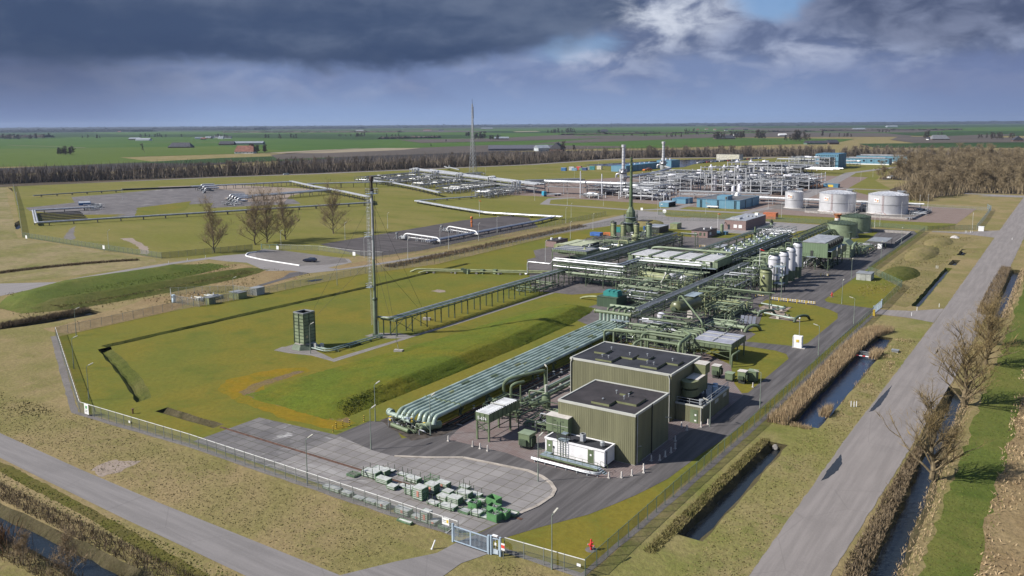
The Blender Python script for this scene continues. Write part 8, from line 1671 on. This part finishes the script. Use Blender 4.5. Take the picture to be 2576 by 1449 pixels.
#vegetation
def veg(name,cols,sc=0.8):
 m=bpy.data.materials.new(name);m.use_nodes=True;n=NT(m.node_tree);b=n.n['Principled BSDF']
 n.put(b.inputs['Base Color'],n.ramp(n.noise(n.pos(),sc,4,0.7),[(0.3,cols[0]),(0.52,cols[1]),(0.72,cols[2])]));b.inputs['Roughness'].default_value=0.95;b.inputs['Specular IOR Level'].default_value=0.1
 return m
V_REED=veg('reed_straw',((0.24,0.17,0.10),(0.35,0.26,0.155),(0.42,0.33,0.21)),0.6)
V_DARKREED=veg('dark_reed',((0.10,0.075,0.045),(0.165,0.125,0.08),(0.25,0.195,0.13)),0.7)
V_TUFT=veg('rough_tuft',((0.14,0.125,0.045),(0.175,0.145,0.065),(0.22,0.175,0.09)),0.35)
V_TUFTG=veg('green_tuft',((0.07,0.09,0.02),(0.10,0.12,0.025),(0.15,0.14,0.05)),0.35)
V_TWIG=veg('bare_twig',((0.18,0.132,0.082),(0.25,0.187,0.117),(0.31,0.237,0.15)),0.5)
V_WILLOW=veg('willow_twig',((0.14,0.10,0.045),(0.21,0.155,0.07),(0.25,0.19,0.095)),0.7)
V_BELT=veg('belt_twig',((0.12,0.10,0.08),(0.18,0.148,0.118),(0.24,0.20,0.16)),0.03)
V_WOOD=veg('wood_twig',((0.15,0.118,0.076),(0.225,0.178,0.112),(0.28,0.23,0.14)),0.03)
V_BARK=mat('bark',(0.145,0.115,0.082),0.9,var=0.3,sc=2.0)
V_BARKW=mat('willow_bark',(0.15,0.115,0.065),0.9,var=0.25,sc=2.0)
def blades(name,area,n,h,w,m,seed,lean=0.25,z=0.0,kind='stuff',clump=1):
 """upright stems scattered over a list of (x0, x1, y0, y1) strips or a sampling function"""
 rr=random.Random(seed);vs=[];fs=[]
 for i in range(n):
  p=area(rr)
  if p is None:continue
  x,y=p[0],p[1];zz=p[2]if len(p)>2 else z;hh=h*rr.uniform(.55,1.2)*(p[3]if len(p)>3 else 1);a=rr.uniform(0,6.283);dx,dy=math.cos(a)*w/2,math.sin(a)*w/2
  lx,ly=rr.gauss(0,lean)*hh,rr.gauss(0,lean)*hh;k=len(vs)
  vs+=[(x-dx,y-dy,zz),(x+dx,y+dy,zz),(x+lx*.5+dx*.7,y+ly*.5+dy*.7,zz+hh*.6),(x+lx,y+ly,zz+hh),(x+lx*.5-dx*.7,y+ly*.5-dy*.7,zz+hh*.6)];fs.append((k,k+1,k+2,k+3,k+4))
 me=bpy.data.meshes.new(name);me.from_pydata(vs,[],fs);me.materials.append(m)
 o=bpy.data.objects.new(name,me);COL.objects.link(o);o['kind']=kind
 return o
def strip(pts):
 """sampler over a band given as [(xl, xr, y)] stations"""
 L=[pts[i+1][2]-pts[i][2]for i in range(len(pts)-1)];T=sum(L)
 def f(rr):
  t=rr.uniform(0,T)
  for i,l in enumerate(L):
   if t<=l:k=t/l;a,b=pts[i],pts[i+1];xl,xr=a[0]+(b[0]-a[0])*k,a[1]+(b[1]-a[1])*k;return(rr.uniform(xl,xr),a[2]+t)
   t-=l
 return f
def patchy(f,sc,thr,seed=0):
 from mathutils import noise as mn
 def g(rr):
  p=f(rr)
  if p is None:return None
  v=mn.noise(Vector((p[0]*sc,p[1]*sc,seed)))
  return p if v+rr.uniform(-.25,.25)>thr else None
 return g
blades('reeds',strip([(10.6,14.0,28.6),(11.4,14.2,33),(11.0,14.2,60),(10.6,14.3,80),(11.2,14.8,98),(12.6,17.6,106)]),15000,1.75,.075,V_REED,1,.16)
blades('reeds',strip([(14.4,17.6,28.6),(14.0,17.8,30.2)]),300,.6,.06,V_REED,2)
blades('reeds',strip([(17.2,18.8,36),(17.6,18.6,40)]),700,1.5,.06,V_REED,3);blades('reeds',strip([(17.0,18.8,78),(17.0,18.9,84)]),800,1.6,.06,V_REED,4)
blades('reeds',patchy(strip([(18.2,22,38),(18.4,22.5,100)]),.25,.25),2500,.5,.08,V_REED,5,.5)
blades('reeds',strip([(32.2,34.6,-46),(32.2,34.7,-10),(32.6,34.6,16),(33.2,34.5,30)]),5000,.6,.12,V_DARKREED,6,.45)
blades('reeds',strip([(36.8,39.0,-46),(37,39.2,0),(36.6,38.8,30),(36.4,38.2,66)]),2200,.4,.09,V_REED,7,.5)
blades('reeds',strip([(31.6,34.9,138),(31.4,35.0,180),(31.8,34.8,222)]),3000,.9,.14,V_DARKREED,8,.3)
blades('reeds',strip([(37.4,39.4,136),(37.6,39.4,222)]),1200,.6,.11,V_REED,9,.3)
blades('tufted_grass',strip([(11.6,13.2,-22),(11.8,13.4,0),(12.2,13.6,21)]),4500,.4,.12,veg('bank_tuft',((.10,.10,.03),(.17,.145,.06),(.22,.18,.095)),.5),10,.4,-.1)
def bank_up(rr):
 t=rr.uniform(0,60)
 return(t-110 if False else rr.uniform(-120,20),rr.uniform(-57.2,-54.6))
blades('reeds',bank_up,6500,.75,.08,V_DARKREED,11,.4)
blades('reeds',lambda rr:(rr.uniform(-120,20),rr.uniform(-64.6,-61.8)),5000,.9,.08,V_DARKREED,12,.4)
blades('reeds',lambda rr:(rr.gauss(-57.5,2.4),rr.gauss(-65.0,1.4)),3000,2.2,.07,veg('red_brown_reed',((.13,.07,.035),(.19,.11,.055),(.22,.14,.075)),.6),13,.3)
blades('reeds',strip([(-173.8,-170.4,-9),(-173.2,-170,0),(-173,-169.6,14)]),2600,1.1,.12,V_DARKREED,14,.35)
blades('reeds',lambda rr:(lambda k:(-255+15*k*k+rr.gauss(0,.7),29+43*k))(rr.random()),2500,.8,.2,V_DARKREED,27,.4)
def rect(x0,x1,y0,y1):return lambda rr:(rr.uniform(x0,x1),rr.uniform(y0,y1))
blades('tufted_grass',rect(-110,-14,-45,-33),5000,.1,.2,V_TUFT,15,.8)
blades('tufted_grass',rect(-1,23,-45,-33),3000,.1,.2,V_TUFT,15,.8)
blades('tufted_grass',strip([(17,23.3,-50),(17,23.3,26),(19.4,23.3,30),(19.4,23.3,100)]),5000,.12,.22,V_TUFT,16,.8)
blades('tufted_grass',rect(-120,20,-54.4,-51.8),2500,.12,.2,V_TUFTG,17,.6)
blades('tufted_grass',patchy(rect(-190,-93,-40,-34),.10,.05,7),2500,.16,.25,V_TUFT,18,.6)
blades('tufted_grass',rect(39.4,46,-50,110),5000,.12,.13,V_TUFTG,19,.5)
blades('tufted_grass',patchy(rect(44.5,64,-50,90),.09,-.1,9),9000,.4,.2,V_REED,20,.6)
blades('tufted_grass',patchy(rect(-1,15,140,300),.06,.1,10),5000,.25,.35,V_TUFT,21,.6)
blades('tufted_grass',patchy(rect(-205,-160,0,86),.07,.1,11),5000,.25,.35,V_TUFT,22,.6)
def bundslope(rr):
 y=rr.uniform(-8,84);u=rr.uniform(0,1);off=0 if y<50 else-(y-50)*.085
 return(-54.2+u*3.6+off,y,max(0,1.85*(1-u)-.1))
blades('tufted_grass',bundslope,9000,.2,.15,veg('slope_tuft',((.04,.055,.012),(.07,.085,.02),(.13,.13,.055)),.6),23,.6)
blades('tufted_grass',lambda rr:(rr.uniform(-215,-195)+5,rr.uniform(10,78),1.0),2500,.22,.25,V_TUFTG,24,.6,1.0)
blades('tufted_grass',lambda rr:(rr.uniform(-184,-177),rr.uniform(10,76),.8),2500,.22,.25,V_TUFT,25,.6,.8)
blades('reeds',strip([(-152,-150.5,150),(-148.6,-146,180),(-145.6,-144,222)])if False else(lambda rr:(rr.uniform(-151,-147.4)if rr.random()<.5 else rr.uniform(-150,-145.4),rr.uniform(110,250))),5000,1.2,.2,V_DARKREED,26,.35)
def tree_mesh(seed,H,spread,trunk_r,n_main=9,tw=0.03,ntw=9,first=.18,upright=.6,levels=2,bend=.25,low=False):
 """bare tree: tapering trunk and limbs (first mesh), a cloud of fine twigs (second mesh)"""
 rr=random.Random(seed);tb=MB();tv=[];tf=[]
 def twig(p,d,L,w):
  q=p+d*L;s=d.cross(Vector((rr.gauss(0,1),rr.gauss(0,1),rr.gauss(0,1)))).normalized()*w;m=p+d*L*.5+Vector((rr.gauss(0,1),rr.gauss(0,1),rr.gauss(0,1)))*L*.07;k=len(tv)
  tv.extend([tuple(p-s),tuple(p+s),tuple(m+s*.7),tuple(q),tuple(m-s*.7)]);tf.append((k,k+1,k+2,k+3,k+4))
  return m,q
 def limb(p,d,L,r,lev):
  pts=[p];dd=d.copy();k=4
  for i in range(k):
   dd=(dd+Vector((rr.gauss(0,bend*.4),rr.gauss(0,bend*.4),rr.gauss(.06,bend*.25)))).normalized();pts.append(pts[-1]+dd*L/k)
  for i in range(k):
   r0,r1=r*(1-i/k*.75),r*(1-(i+1)/k*.75)
   if r0>tw*.9:tb.cyl(pts[i],pts[i+1],max(r0,tw),5 if lev<2 else 3,max(r1,tw*.8),False)
  if lev>=levels:
   for i in range(ntw):
    f=rr.uniform(.15,1)*k;j=min(k-1,int(f));b=pts[j].lerp(pts[j+1],f-j)
    t_=(dd*upright+Vector((rr.gauss(0,.6),rr.gauss(0,.6),rr.gauss(.25,.45)))).normalized();m,q=twig(b,t_,L*rr.uniform(.35,.75),tw)
    for _ in range(3):twig(m.lerp(q,rr.random()),(t_+Vector((rr.gauss(0,.6),rr.gauss(0,.6),rr.gauss(.2,.4)))).normalized(),L*rr.uniform(.18,.4),tw*.75)
   return
  for i in range(5 if lev else n_main):
   f=rr.uniform(.3,1)*k;j=min(k-1,int(f));b=pts[j].lerp(pts[j+1],f-j)
   a=rr.uniform(0,6.283);out=Vector((math.cos(a),math.sin(a),rr.uniform(.1,.6)));t_=(dd*.6+out*.75).normalized();limb(b,t_,L*rr.uniform(.45,.65),r*.5,lev+1)
 base=Vector((0,0,0));top=Vector((rr.gauss(0,.02)*H,rr.gauss(0,.02)*H,H*.62));k=6;prev=base
 for i in range(k):
  q=base.lerp(top,(i+1)/k)+Vector((rr.gauss(0,.012),rr.gauss(0,.012),0))*H;tb.cyl(prev,q,trunk_r*(1-i/k*.7),7,trunk_r*(1-(i+1)/k*.7),False);
  f0=i/k
  if(i+1)/k*.62>first:
   for _ in range(max(1,n_main*2//k)):
    a=rr.uniform(0,6.283);hfrac=(i+1)/k;L=H*spread*rr.uniform(.75,1.15)*(1.15-hfrac*.55);d=Vector((math.cos(a)*(1-hfrac*.45),math.sin(a)*(1-hfrac*.45),.55+hfrac*.55)).normalized()
    limb(prev.lerp(q,rr.random()),d,L,trunk_r*.42*(1.1-hfrac*.5),1)
  prev=q
 for _ in range(3):a=rr.uniform(0,6.283);limb(prev,Vector((math.cos(a)*.35,math.sin(a)*.35,1)).normalized(),H*.36,trunk_r*.3,1)
 m1=bpy.data.meshes.new('trunk');m1.from_pydata(tb.v,[],tb.f);m2=bpy.data.meshes.new('crown');m2.from_pydata(tv,[],tf)
 return m1,m2
def plant_tree(name,label,meshes,x,y,s,rz,mats2,group=None,cat='tree'):
 t=thing(name,label,cat,(x,y,0),group);t.rotation_euler=(0,0,rz);t.scale=(s,s,s)
 for nm,me,m in(('trunk',meshes[0],mats2[0]),('crown',meshes[1],mats2[1])):
  if not me.materials:me.materials.append(m)
  o=bpy.data.objects.new(nm,me);COL.objects.link(o);o.parent=t
 return t
TA=[tree_mesh(500+k,18,.34,.26,13,.018,15,.10,.7)for k in range(3)]
for k,(x,y,s,lab)in enumerate(((-231.2,99.2,1.0,'bare tree standing alone nearest the grassy banks'),(-235.1,122.4,1.05,'bare tree, left trunk of the close group of three'.replace('left trunk','first trunk')),(-235.9,129.2,1.1,'forked bare tree in the middle of the close group of three'),(-236,139.7,1.02,'bare tree, last of the close group, by the green double gate'),(-233.4,165.8,1.08,'bare rounded tree standing alone beside the cinder yard'))):
 plant_tree('bare_tree',lab,TA[k%3],x,y,s*1.1,k*1.9,(V_BARK,V_TWIG),'bare trees before the far lawn')
TW=[tree_mesh(520+k,12.5,.44,.42,13,.014,9,.05,.9,bend=.35)for k in range(2)]
for k,(x,y,s,lab)in enumerate(((37.0,18.6,1.0,'bare willow leaning over the right ditch, nearest the camera'),(37.4,56.2,1.1,'big spreading bare willow on the ditch bank'),(38.2,86.5,1.0,'bare willow beyond the big spreading one'),(37.6,104.5,.85,'smallest bare willow farthest along the right ditch'))):
 plant_tree('willow_tree',lab,TW[k%2],x,y,s,k*2.3+.4,(V_BARKW,V_WILLOW),'willows on the right ditch')
TS=tree_mesh(540,6,.40,.10,9,.018,10,.0,.9)
for x,y,s,lab in((-38.5,-63.0,.95,'leafless bush at the near ditch, bigger one'),(-46.5,-64.0,.7,'leafless bush at the near ditch, smaller one')):plant_tree('bare_bush',lab,TS,x,y,s,x,(V_BARK,V_TWIG),None,'bush')
TB=[tree_mesh(600+k,15.5,.34,.13,9,.09,9,.02,.8)for k in range(5)]
BELT=[(-745,225),(-660,400),(-612,505),(-516,762),(-498,960),(-440,1028),(-316,1128),(-240,1162),(-118,1150),(0,1085)]
rr=random.Random(99);bl=[]
for a,b in zip(BELT,BELT[1:]):
 S=Seg(a,b);n=int(S.L/4.6)
 for i in range(n):bl.append((S,S.L*(i+rr.random())/n))
rr.shuffle(bl)
bl=bl[:300];tot=0
for S,u in bl:
 v=rr.uniform(5,48);p=S.at(u,v);s=rr.uniform(.72,1.12)*(.72 if p[1]<420 else.85)
 if 555<p[1]<640 and p[0]<-540 and rr.random()<.5:s*=.55
 if p[1]>640 and p[0]<-450 and rr.random()<.6:s*=.68
 plant_tree('belt_tree','bare brown tree in the long wood belt beyond the far road',TB[rr.randrange(5)],p[0],p[1],s,rr.uniform(0,6),(V_BARK,V_BELT),'trees of the long wood belt')
def belt_low(rr):
 i=rr.choices(range(len(BELT)-1),[math.dist(BELT[k],BELT[k+1])for k in range(len(BELT)-1)])[0];S=Seg(BELT[i],BELT[i+1]);p=S.at(rr.uniform(0,S.L),rr.uniform(6,60));return(p[0],p[1],0,rr.choice((1,1,1,1.8,2.4)))
blades('undergrowth',belt_low,30000,6.5,.5,V_BELT,31,.22)
blades('undergrowth',lambda rr:(lambda p:(p[0],p[1],0,1))(Seg((-530,640),(-250,1150)).at(rr.uniform(0,560),rr.uniform(-4,40)))if False else belt_low(rr),5000,3.0,.5,veg('dark_shrub',((.035,.04,.015),(.055,.055,.025),(.08,.075,.035)),.05),32,.3)
TR=[tree_mesh(620+k,17.5,.36,.15,9,.075,10,.02,.7)for k in range(5)]
def in_wood(x,y):
 if y<470 or y>1130:return False
 xl=-46+(y-480)*.0 if y<560 else-60 if y<672 else-92-(y-672)*.02
 if 470<=y<560:xl=-44
 xr=26 if y<600 else 26+(y-600)*.42
 return xl<x<xr and not(y<556 and x>-12)and not(y<520 and x>-24)
pts=[]
while len(pts)<290:
 y=470+660*rr.random()**1.35;x=rr.uniform(-110,250)
 if in_wood(x,y)and all((x-a)**2+(y-b)**2>26 for a,b in pts[-60:]):pts.append((x,y))
for x,y in pts:
 s=rr.uniform(.7,1.12)*(.62 if x<-30 and y<620 else 1)
 plant_tree('wood_tree','bare brown tree in the dense wood beyond the brown yard',TR[rr.randrange(5)],x,y,s,rr.uniform(0,6),(V_BARK,V_WOOD),'trees of the dense wood')
def wood_low(rr):
 for _ in range(30):
  y=470+650*rr.random()**1.3;x=rr.uniform(-110,240)
  if in_wood(x,y):return(x,y,0,rr.choice((1,1,1.6)))
blades('undergrowth',wood_low,20000,5.5,.36,V_WOOD,33,.25)
#farms, far trees, horizon woods, air
TILE_D=mat('dark_roof_tile',(0.045,0.045,0.055),0.7,var=0.2,sc=.3);TILE_R=mat('red_roof_tile',(0.20,0.085,0.06),0.8,var=0.2,sc=.3);TILE_G=mat('grey_roof_sheet',(0.20,0.22,0.25),0.6,var=0.1,sc=.2)
WALL_B=mat('dark_brick',(0.13,0.085,0.07),0.9,var=.2);WALL_W=WHITE;WALL_G=mat('green_sheet',(0.10,0.16,0.13),.7,var=.1)
def farm(name,label,px,py,L,w,h,ridge_h,rot,wall,roof,win=True,hip=0.0,cat='farmhouse',chim=False):
 x,y=PX(px,py);t=thing(name,label,cat,(x,y,0));S=Seg((x-math.cos(rot)*L/2,y-math.sin(rot)*L/2),(x+math.cos(rot)*L/2,y+math.sin(rot)*L/2))
 wv=[S.at(u,v,z)for z in(0,h)for u,v in((0,-w/2),(L,-w/2),(L,w/2),(0,w/2))]+[S.at(hip*0,0,h if hip else ridge_h),S.at(L,0,h if hip else ridge_h)]
 link('wall',MB().add(wv,[(0,1,5,4),(1,2,6,9,5),(2,3,7,6),(3,0,4,8,7)]),wall,t)
 o=.5;rv=[S.at(-o,-w/2-o,h-.2),S.at(L+o,-w/2-o,h-.2),S.at(L+o,w/2+o,h-.2),S.at(-o,w/2+o,h-.2),S.at(hip*L-o*(hip==0),0,ridge_h+.25),S.at(L-hip*L+o*(hip==0),0,ridge_h+.25)]
 link('roof',MB().add(rv,[(0,1,5,4),(1,2,5),(2,3,4,5),(3,0,4),(0,3,2,1)]),roof,t)
 if win:
  g=MB()
  for k in range(4):
   v=-w/2+w*(k+.5)/4;
   for q in(L+.06,):g.add([S.at(q,v-.6,1.2),S.at(q,v+.6,1.2),S.at(q,v+.6,2.8),S.at(q,v-.6,2.8)],[(0,1,2,3)])
  for k in range(5):u=L*(k+.5)/5;g.add([S.at(u-.7,-w/2-.06,1),S.at(u+.7,-w/2-.06,1),S.at(u+.7,-w/2-.06,min(h-.3,2.4)),S.at(u-.7,-w/2-.06,min(h-.3,2.4))],[(0,1,2,3)])
  link('window',g,GLASS,t)
 if chim:link('chimney',MB().cbox(*S.at(L*.8,0,ridge_h-1),1.2,1.2,3),WALL_B,t)
 return t
VD=math.atan2(CU.y,CU.x)
farm('farmhouse','farmhouse with big red and grey roof and white front in the green pasture',618,386,34,20,3.6,14,VD,WHITE,TILE_R,True,.06,chim=True)
farm('barn','low dark barn group alone in the wide green pasture',456,372,52,24,3,12,VD,WALL_B,TILE_D,True,.12,'barn')
farm('barn','smaller dark outbuilding joined to the lone pasture barn',440,372,24,16,3,8,VD,WALL_B,TILE_D,False,.1,'barn')
farm('long_barn','long green walled barn with pale roof beyond the pasture',622,364,88,24,4.5,9,VD,WALL_G,TILE_G,False,0,'barn')
farm('farmhouse','dark roofed farm buildings beside the long green walled barn',572,365,40,18,3.5,10,VD,WALL_B,TILE_D,True,.05)
farm('barn','white roofed shed at the far end of the pasture',362,354,48,26,4,9,VD,WHITE,ALU_P,False,0,'barn')
farm('barn','grey roofed shed next to the white roofed shed',340,352,40,20,4,9,VD,WALL_B,TILE_G,False,0,'barn')
farm('long_barn','very long dark roofed cowshed behind the lattice mast',1315,379,128,34,4.5,10.5,VD,mat('cowshed_wall',(.11,.11,.125),.8,var=.1),mat('cowshed_roof',(.085,.085,.105),.7,var=.1),False,0,'barn')
farm('barn','pale gabled shed at the end of the very long cowshed',1363,380,22,26,6,11,VD+.3,mat('pale_gable',(.42,.46,.50),.7),TILE_G,True,0,'barn')
farm('farmhouse','tall dark gabled farmhouse beside the pale gabled shed',1402,380,18,26,4,15,VD+1.2,WALL_B,TILE_D,True,.05,chim=True)
farm('barn','grey barn among trees right of the lattice mast',1262,351,46,20,4,9,VD,WALL_B,TILE_G,False,0,'barn')
farm('barn','blue grey barn far behind the lattice mast',1225,325,110,40,6,14,VD,WALL_B,TILE_G,False,0,'barn')
farm('farmhouse','broad thatched farmhouse beside a round tree at the right edge fields',2362,352,46,22,3,13,VD,WALL_B,mat('grey_thatch',(.16,.165,.18),.9),False,.12)
farm('farmhouse','small white cottage beside the broad thatched farmhouse',2342,352,20,14,3,7,VD,WHITE,TILE_D,True,0)
farm('farmhouse','dark gabled house at the far right edge of the fields',2559,356,16,22,4,13,VD+1.3,WALL_B,TILE_D,True,0)
farm('long_barn','long low green barn at the edge of the ploughed field',2065,363,70,22,3.5,8,VD,WALL_G,TILE_D,False,0,'barn')
farm('barn','dark gabled barn at the end of the long low green barn',2092,363,24,20,4,10,VD+.2,WALL_B,TILE_D,False,0,'barn')
farm('barn','dark farm roofs among trees above the silver plant',1822,350,60,26,3,11,VD,WALL_B,TILE_D,False,.1,'barn')
farm('farmhouse','white farmhouse beside the dark farm roofs above the silver plant',1852,341,20,14,4,9,VD,WHITE,TILE_D,True,0)
farm('barn','far white roofed shed by the ploughed field',1968,341,28,16,4,7,VD,WHITE,WHITE,False,0,'barn')
farm('barn','blue grey shed in the distance past the ploughed strip',2243,320,90,40,6,14,VD,mat('pale_gable',(.42,.46,.50),.7),TILE_G,False,0,'barn')
farm('farmhouse','far farm with pale gable between clumps of trees',1512,345,30,16,4,10,VD,WHITE,TILE_D,True,0)if False else None
farm('farmhouse','thatched farm beside the dark clump of trees in mid field',1520,332,42,24,3,15,VD,WALL_B,TILE_D,True,.1)
farm('barn','pale shed far left below the horizon wood',905,330,60,26,4,10,VD,WALL_G,ALU_P,False,0,'barn')
farm('barn','far shed with white end near the horizon, left of the mast',1075,329,60,24,4,9,VD,WHITE,TILE_R,False,0,'barn')
farm('barn','pale blue long shed far away near the right horizon',2160,327,70,30,5,12,VD,WHITE,TILE_G,False,0,'barn')
farm('farmhouse','farm with white end wall among trees left of the lone mast',1110,352-22,36,18,4,11,VD,WHITE,TILE_D,True,0)
rr=random.Random(321)
vil=['white house','cream house','red roofed house','dark roofed house','grey house']
for k in range(26):
 px=215+k*9.2+rr.uniform(-3,3)if k<12 else 500+(k-12)*11+rr.uniform(-4,4)if k<20 else 1750+(k-20)*24+rr.uniform(-6,6);py=331+rr.uniform(-2,2)if k<12 else 349+rr.uniform(-2,3)if k<20 else 327+rr.uniform(-2,2)
 farm('village_house','small far house in the scattered village rows below the horizon',px,py,rr.uniform(14,30),12,4,rr.uniform(7,10),VD+rr.uniform(-.4,.4),rr.choice((WHITE,WALL_B,WALL_W)),rr.choice((TILE_D,TILE_R,TILE_G)),False,0,'house')['group']='far village houses'
TF=[tree_mesh(640+k,13,.34,.2,7,.12,7,.05,.9)for k in range(3)]
V_FAR=veg('far_twig',((0.05,0.045,0.04),(0.08,0.066,0.055),(0.11,0.09,0.075)),.01)
fx_=[(150,391,4,.85,8),(165,391,5,1.0,8),(178,390,5,1.05,8),(640,386,7,1.1,14),(668,385,5,1.0,10),(1085,371,1,.4,2),(1415,381,3,1.15,6),(1442,380,2,.9,4),(1205,352,9,1.5,18),(1240,353,5,1.3,16),(1120,364-6,2,.5,4),(1180,344,6,1.3,20),(1395,336,9,1.6,22),(1430,336,7,1.7,18),(1505,334,4,1.3,12),(905,346,5,1.3,16),(880,345,5,1.0,30),(980,346,4,1.0,30),(700,350,8,1.2,60),(560,349,6,1.2,40),(400,347,9,1.2,60),(30,353,8,1.5,40),(90,351,7,1.5,30),(230,349,6,1.0,40),(1800,352,6,1.6,20),(1860,350,8,1.6,30),(1905,352,5,1.7,20),(1990,356,4,1.5,16),(2003,357,5,1.8,16),(2030,356,3,1.6,10),(2070,345,2,1.6,3),(2130,346,7,.9,40),(2330,350,2,1.6,4),(2360,342,3,1.0,20),(2465,350,4,1.0,20),(2510,352,5,1.3,16),(2545,350,3,1.2,10),(1690,347,6,1.0,40),(1600,344,5,.8,60),(1740,333,5,1.2,40),(1750,340,6,1.2,40),(2230,335,4,1.0,40)]
for px,py,n,s,sp in fx_:
 for k in range(n):
  x,y=PX(px+rr.gauss(0,sp*.45),py-rr.uniform(0,1.6));plant_tree('field_tree','bare tree in one of the small clumps among the far fields and farms',TF[rr.randrange(3)],x,y,s*rr.uniform(.75,1.15),rr.uniform(0,6),(V_BARK,V_FAR),'trees among the far fields')
x,y=PX(364,384);t=plant_tree('field_tree','lone leaning bare tree in the middle of the wide green pasture',tree_mesh(660,17,.26,.4,7,.10,6,.25,.7),x,y,1.0,0,(V_BARK,V_FAR));t.rotation_euler=(R(12),R(-16),.3)
V_HZ=veg('horizon_wood',((0.020,0.024,0.026),(0.030,0.034,0.035),(0.046,0.048,0.046)),.004)
def massif(name,a,b,depth,h,seed,m=V_HZ,step=9):
 """a far wood: many leaf-sized facets gathered into uneven crowns over its whole depth"""
 p,q=PX(*a),PX(*b);S=Seg(p,q);rr=random.Random(seed);mb=MB();n=int(min(900,S.L/step))
 for i in range(n):
  u=S.L*(i+rr.random())/n;v=rr.uniform(0,depth);c=Vector(S.at(u,v,0));hh=h*rr.uniform(.55,1.1)*(1 if rr.random()<.9 else 1.35);r=step*rr.uniform(.9,1.7)
  for k in range(14):
   a_=rr.uniform(0,6.28);e=rr.uniform(0,1);d=Vector((math.cos(a_)*r*(1-.4*e),math.sin(a_)*r*(1-.4*e),hh*e*.85));w=r*.55
   o=c+d;g_=rr.gauss;t1=Vector((g_(0,w),g_(0,w),g_(0,hh*.16)));t2=Vector((g_(0,w),g_(0,w),g_(0,hh*.22)))
   mb.add([o+Vector((0,0,.1)),o+t1,o+t2],[(0,1,2)])
 k=int(min(260,S.L/(step*.6)));g=[]
 for i in range(k+1):
  u=S.L*i/k;hh=h*rr.uniform(.6,.95);g.append([S.at(u,-step*.2,0),S.at(u,rr.uniform(0,step*.3),hh*.8),S.at(u,depth*.5,hh),S.at(u,depth,0)])
 o=len(mb.v);mb.v+=[p_ for r_ in g for p_ in r_];mb.f+=[(o+i*4+j,o+i*4+4+j,o+i*4+5+j,o+i*4+1+j)for i in range(k)for j in range(3)]
 return struct(name,mb,m,'stuff')
def hor(x):return 311.5-0.0066*(x-1288)
for i,(x0,x1,dy,h)in enumerate(((-400,330,14,26),(-400,640,11.5,28),(300,900,10,26),(-400,1100,8.2,32),(900,1750,8.4,28),(-400,1700,6.2,36),(1640,3100,6.6,28),(1500,3100,5.0,32),(-400,3100,4.2,40),(1800,2300,9.5,18),(2200,3100,8.2,18))):
 massif('treeline',(x0,hor(x0)+dy),(x1,hor(x1)+dy),400+3000/dy,h,i+1,step=70-dy*4)
massif('treeline',(-250,348),(110,346),90,15,8,V_FAR,14)
massif('treeline',(560,334),(1000,333),60,11,9,V_FAR,16)
massif('treeline',(1420,340),(2050,331),30,8,10,V_FAR,18)
massif('treeline',(2080,330),(2420,327),60,10,11,V_FAR,20)
massif('treeline',(960,350),(1110,347),30,9,12,V_FAR,10)
x,y=PX(1538,321);t=thing('radio_mast','thin far radio mast sticking up from the horizon wood','mast',(x,y,0));link('shaft',MB().cyl((x,y,0),(x,y,70),1.6,6,.8),DARK,t);link('platform',MB().cyl((x,y,40),(x,y,44),4,8),DARK,t)
hz=MB().box(-14000,14000,-320,15000,-3,110)
me=bpy.data.meshes.new('haze');me.from_pydata(hz.v,[],hz.f);hm=bpy.data.materials.new('air');hm.use_nodes=True;nt=hm.node_tree;nt.nodes.clear()
ou=nt.nodes.new('ShaderNodeOutputMaterial');vo=nt.nodes.new('ShaderNodeVolumePrincipled');vo.inputs['Color'].default_value=(.52,.64,.86,1);vo.inputs['Density'].default_value=0.000034;vo.inputs['Anisotropy'].default_value=0.2
nt.links.new(vo.outputs[0],ou.inputs['Volume']);me.materials.append(hm);ho=bpy.data.objects.new('haze',me);COL.objects.link(ho);ho['kind']='stuff'
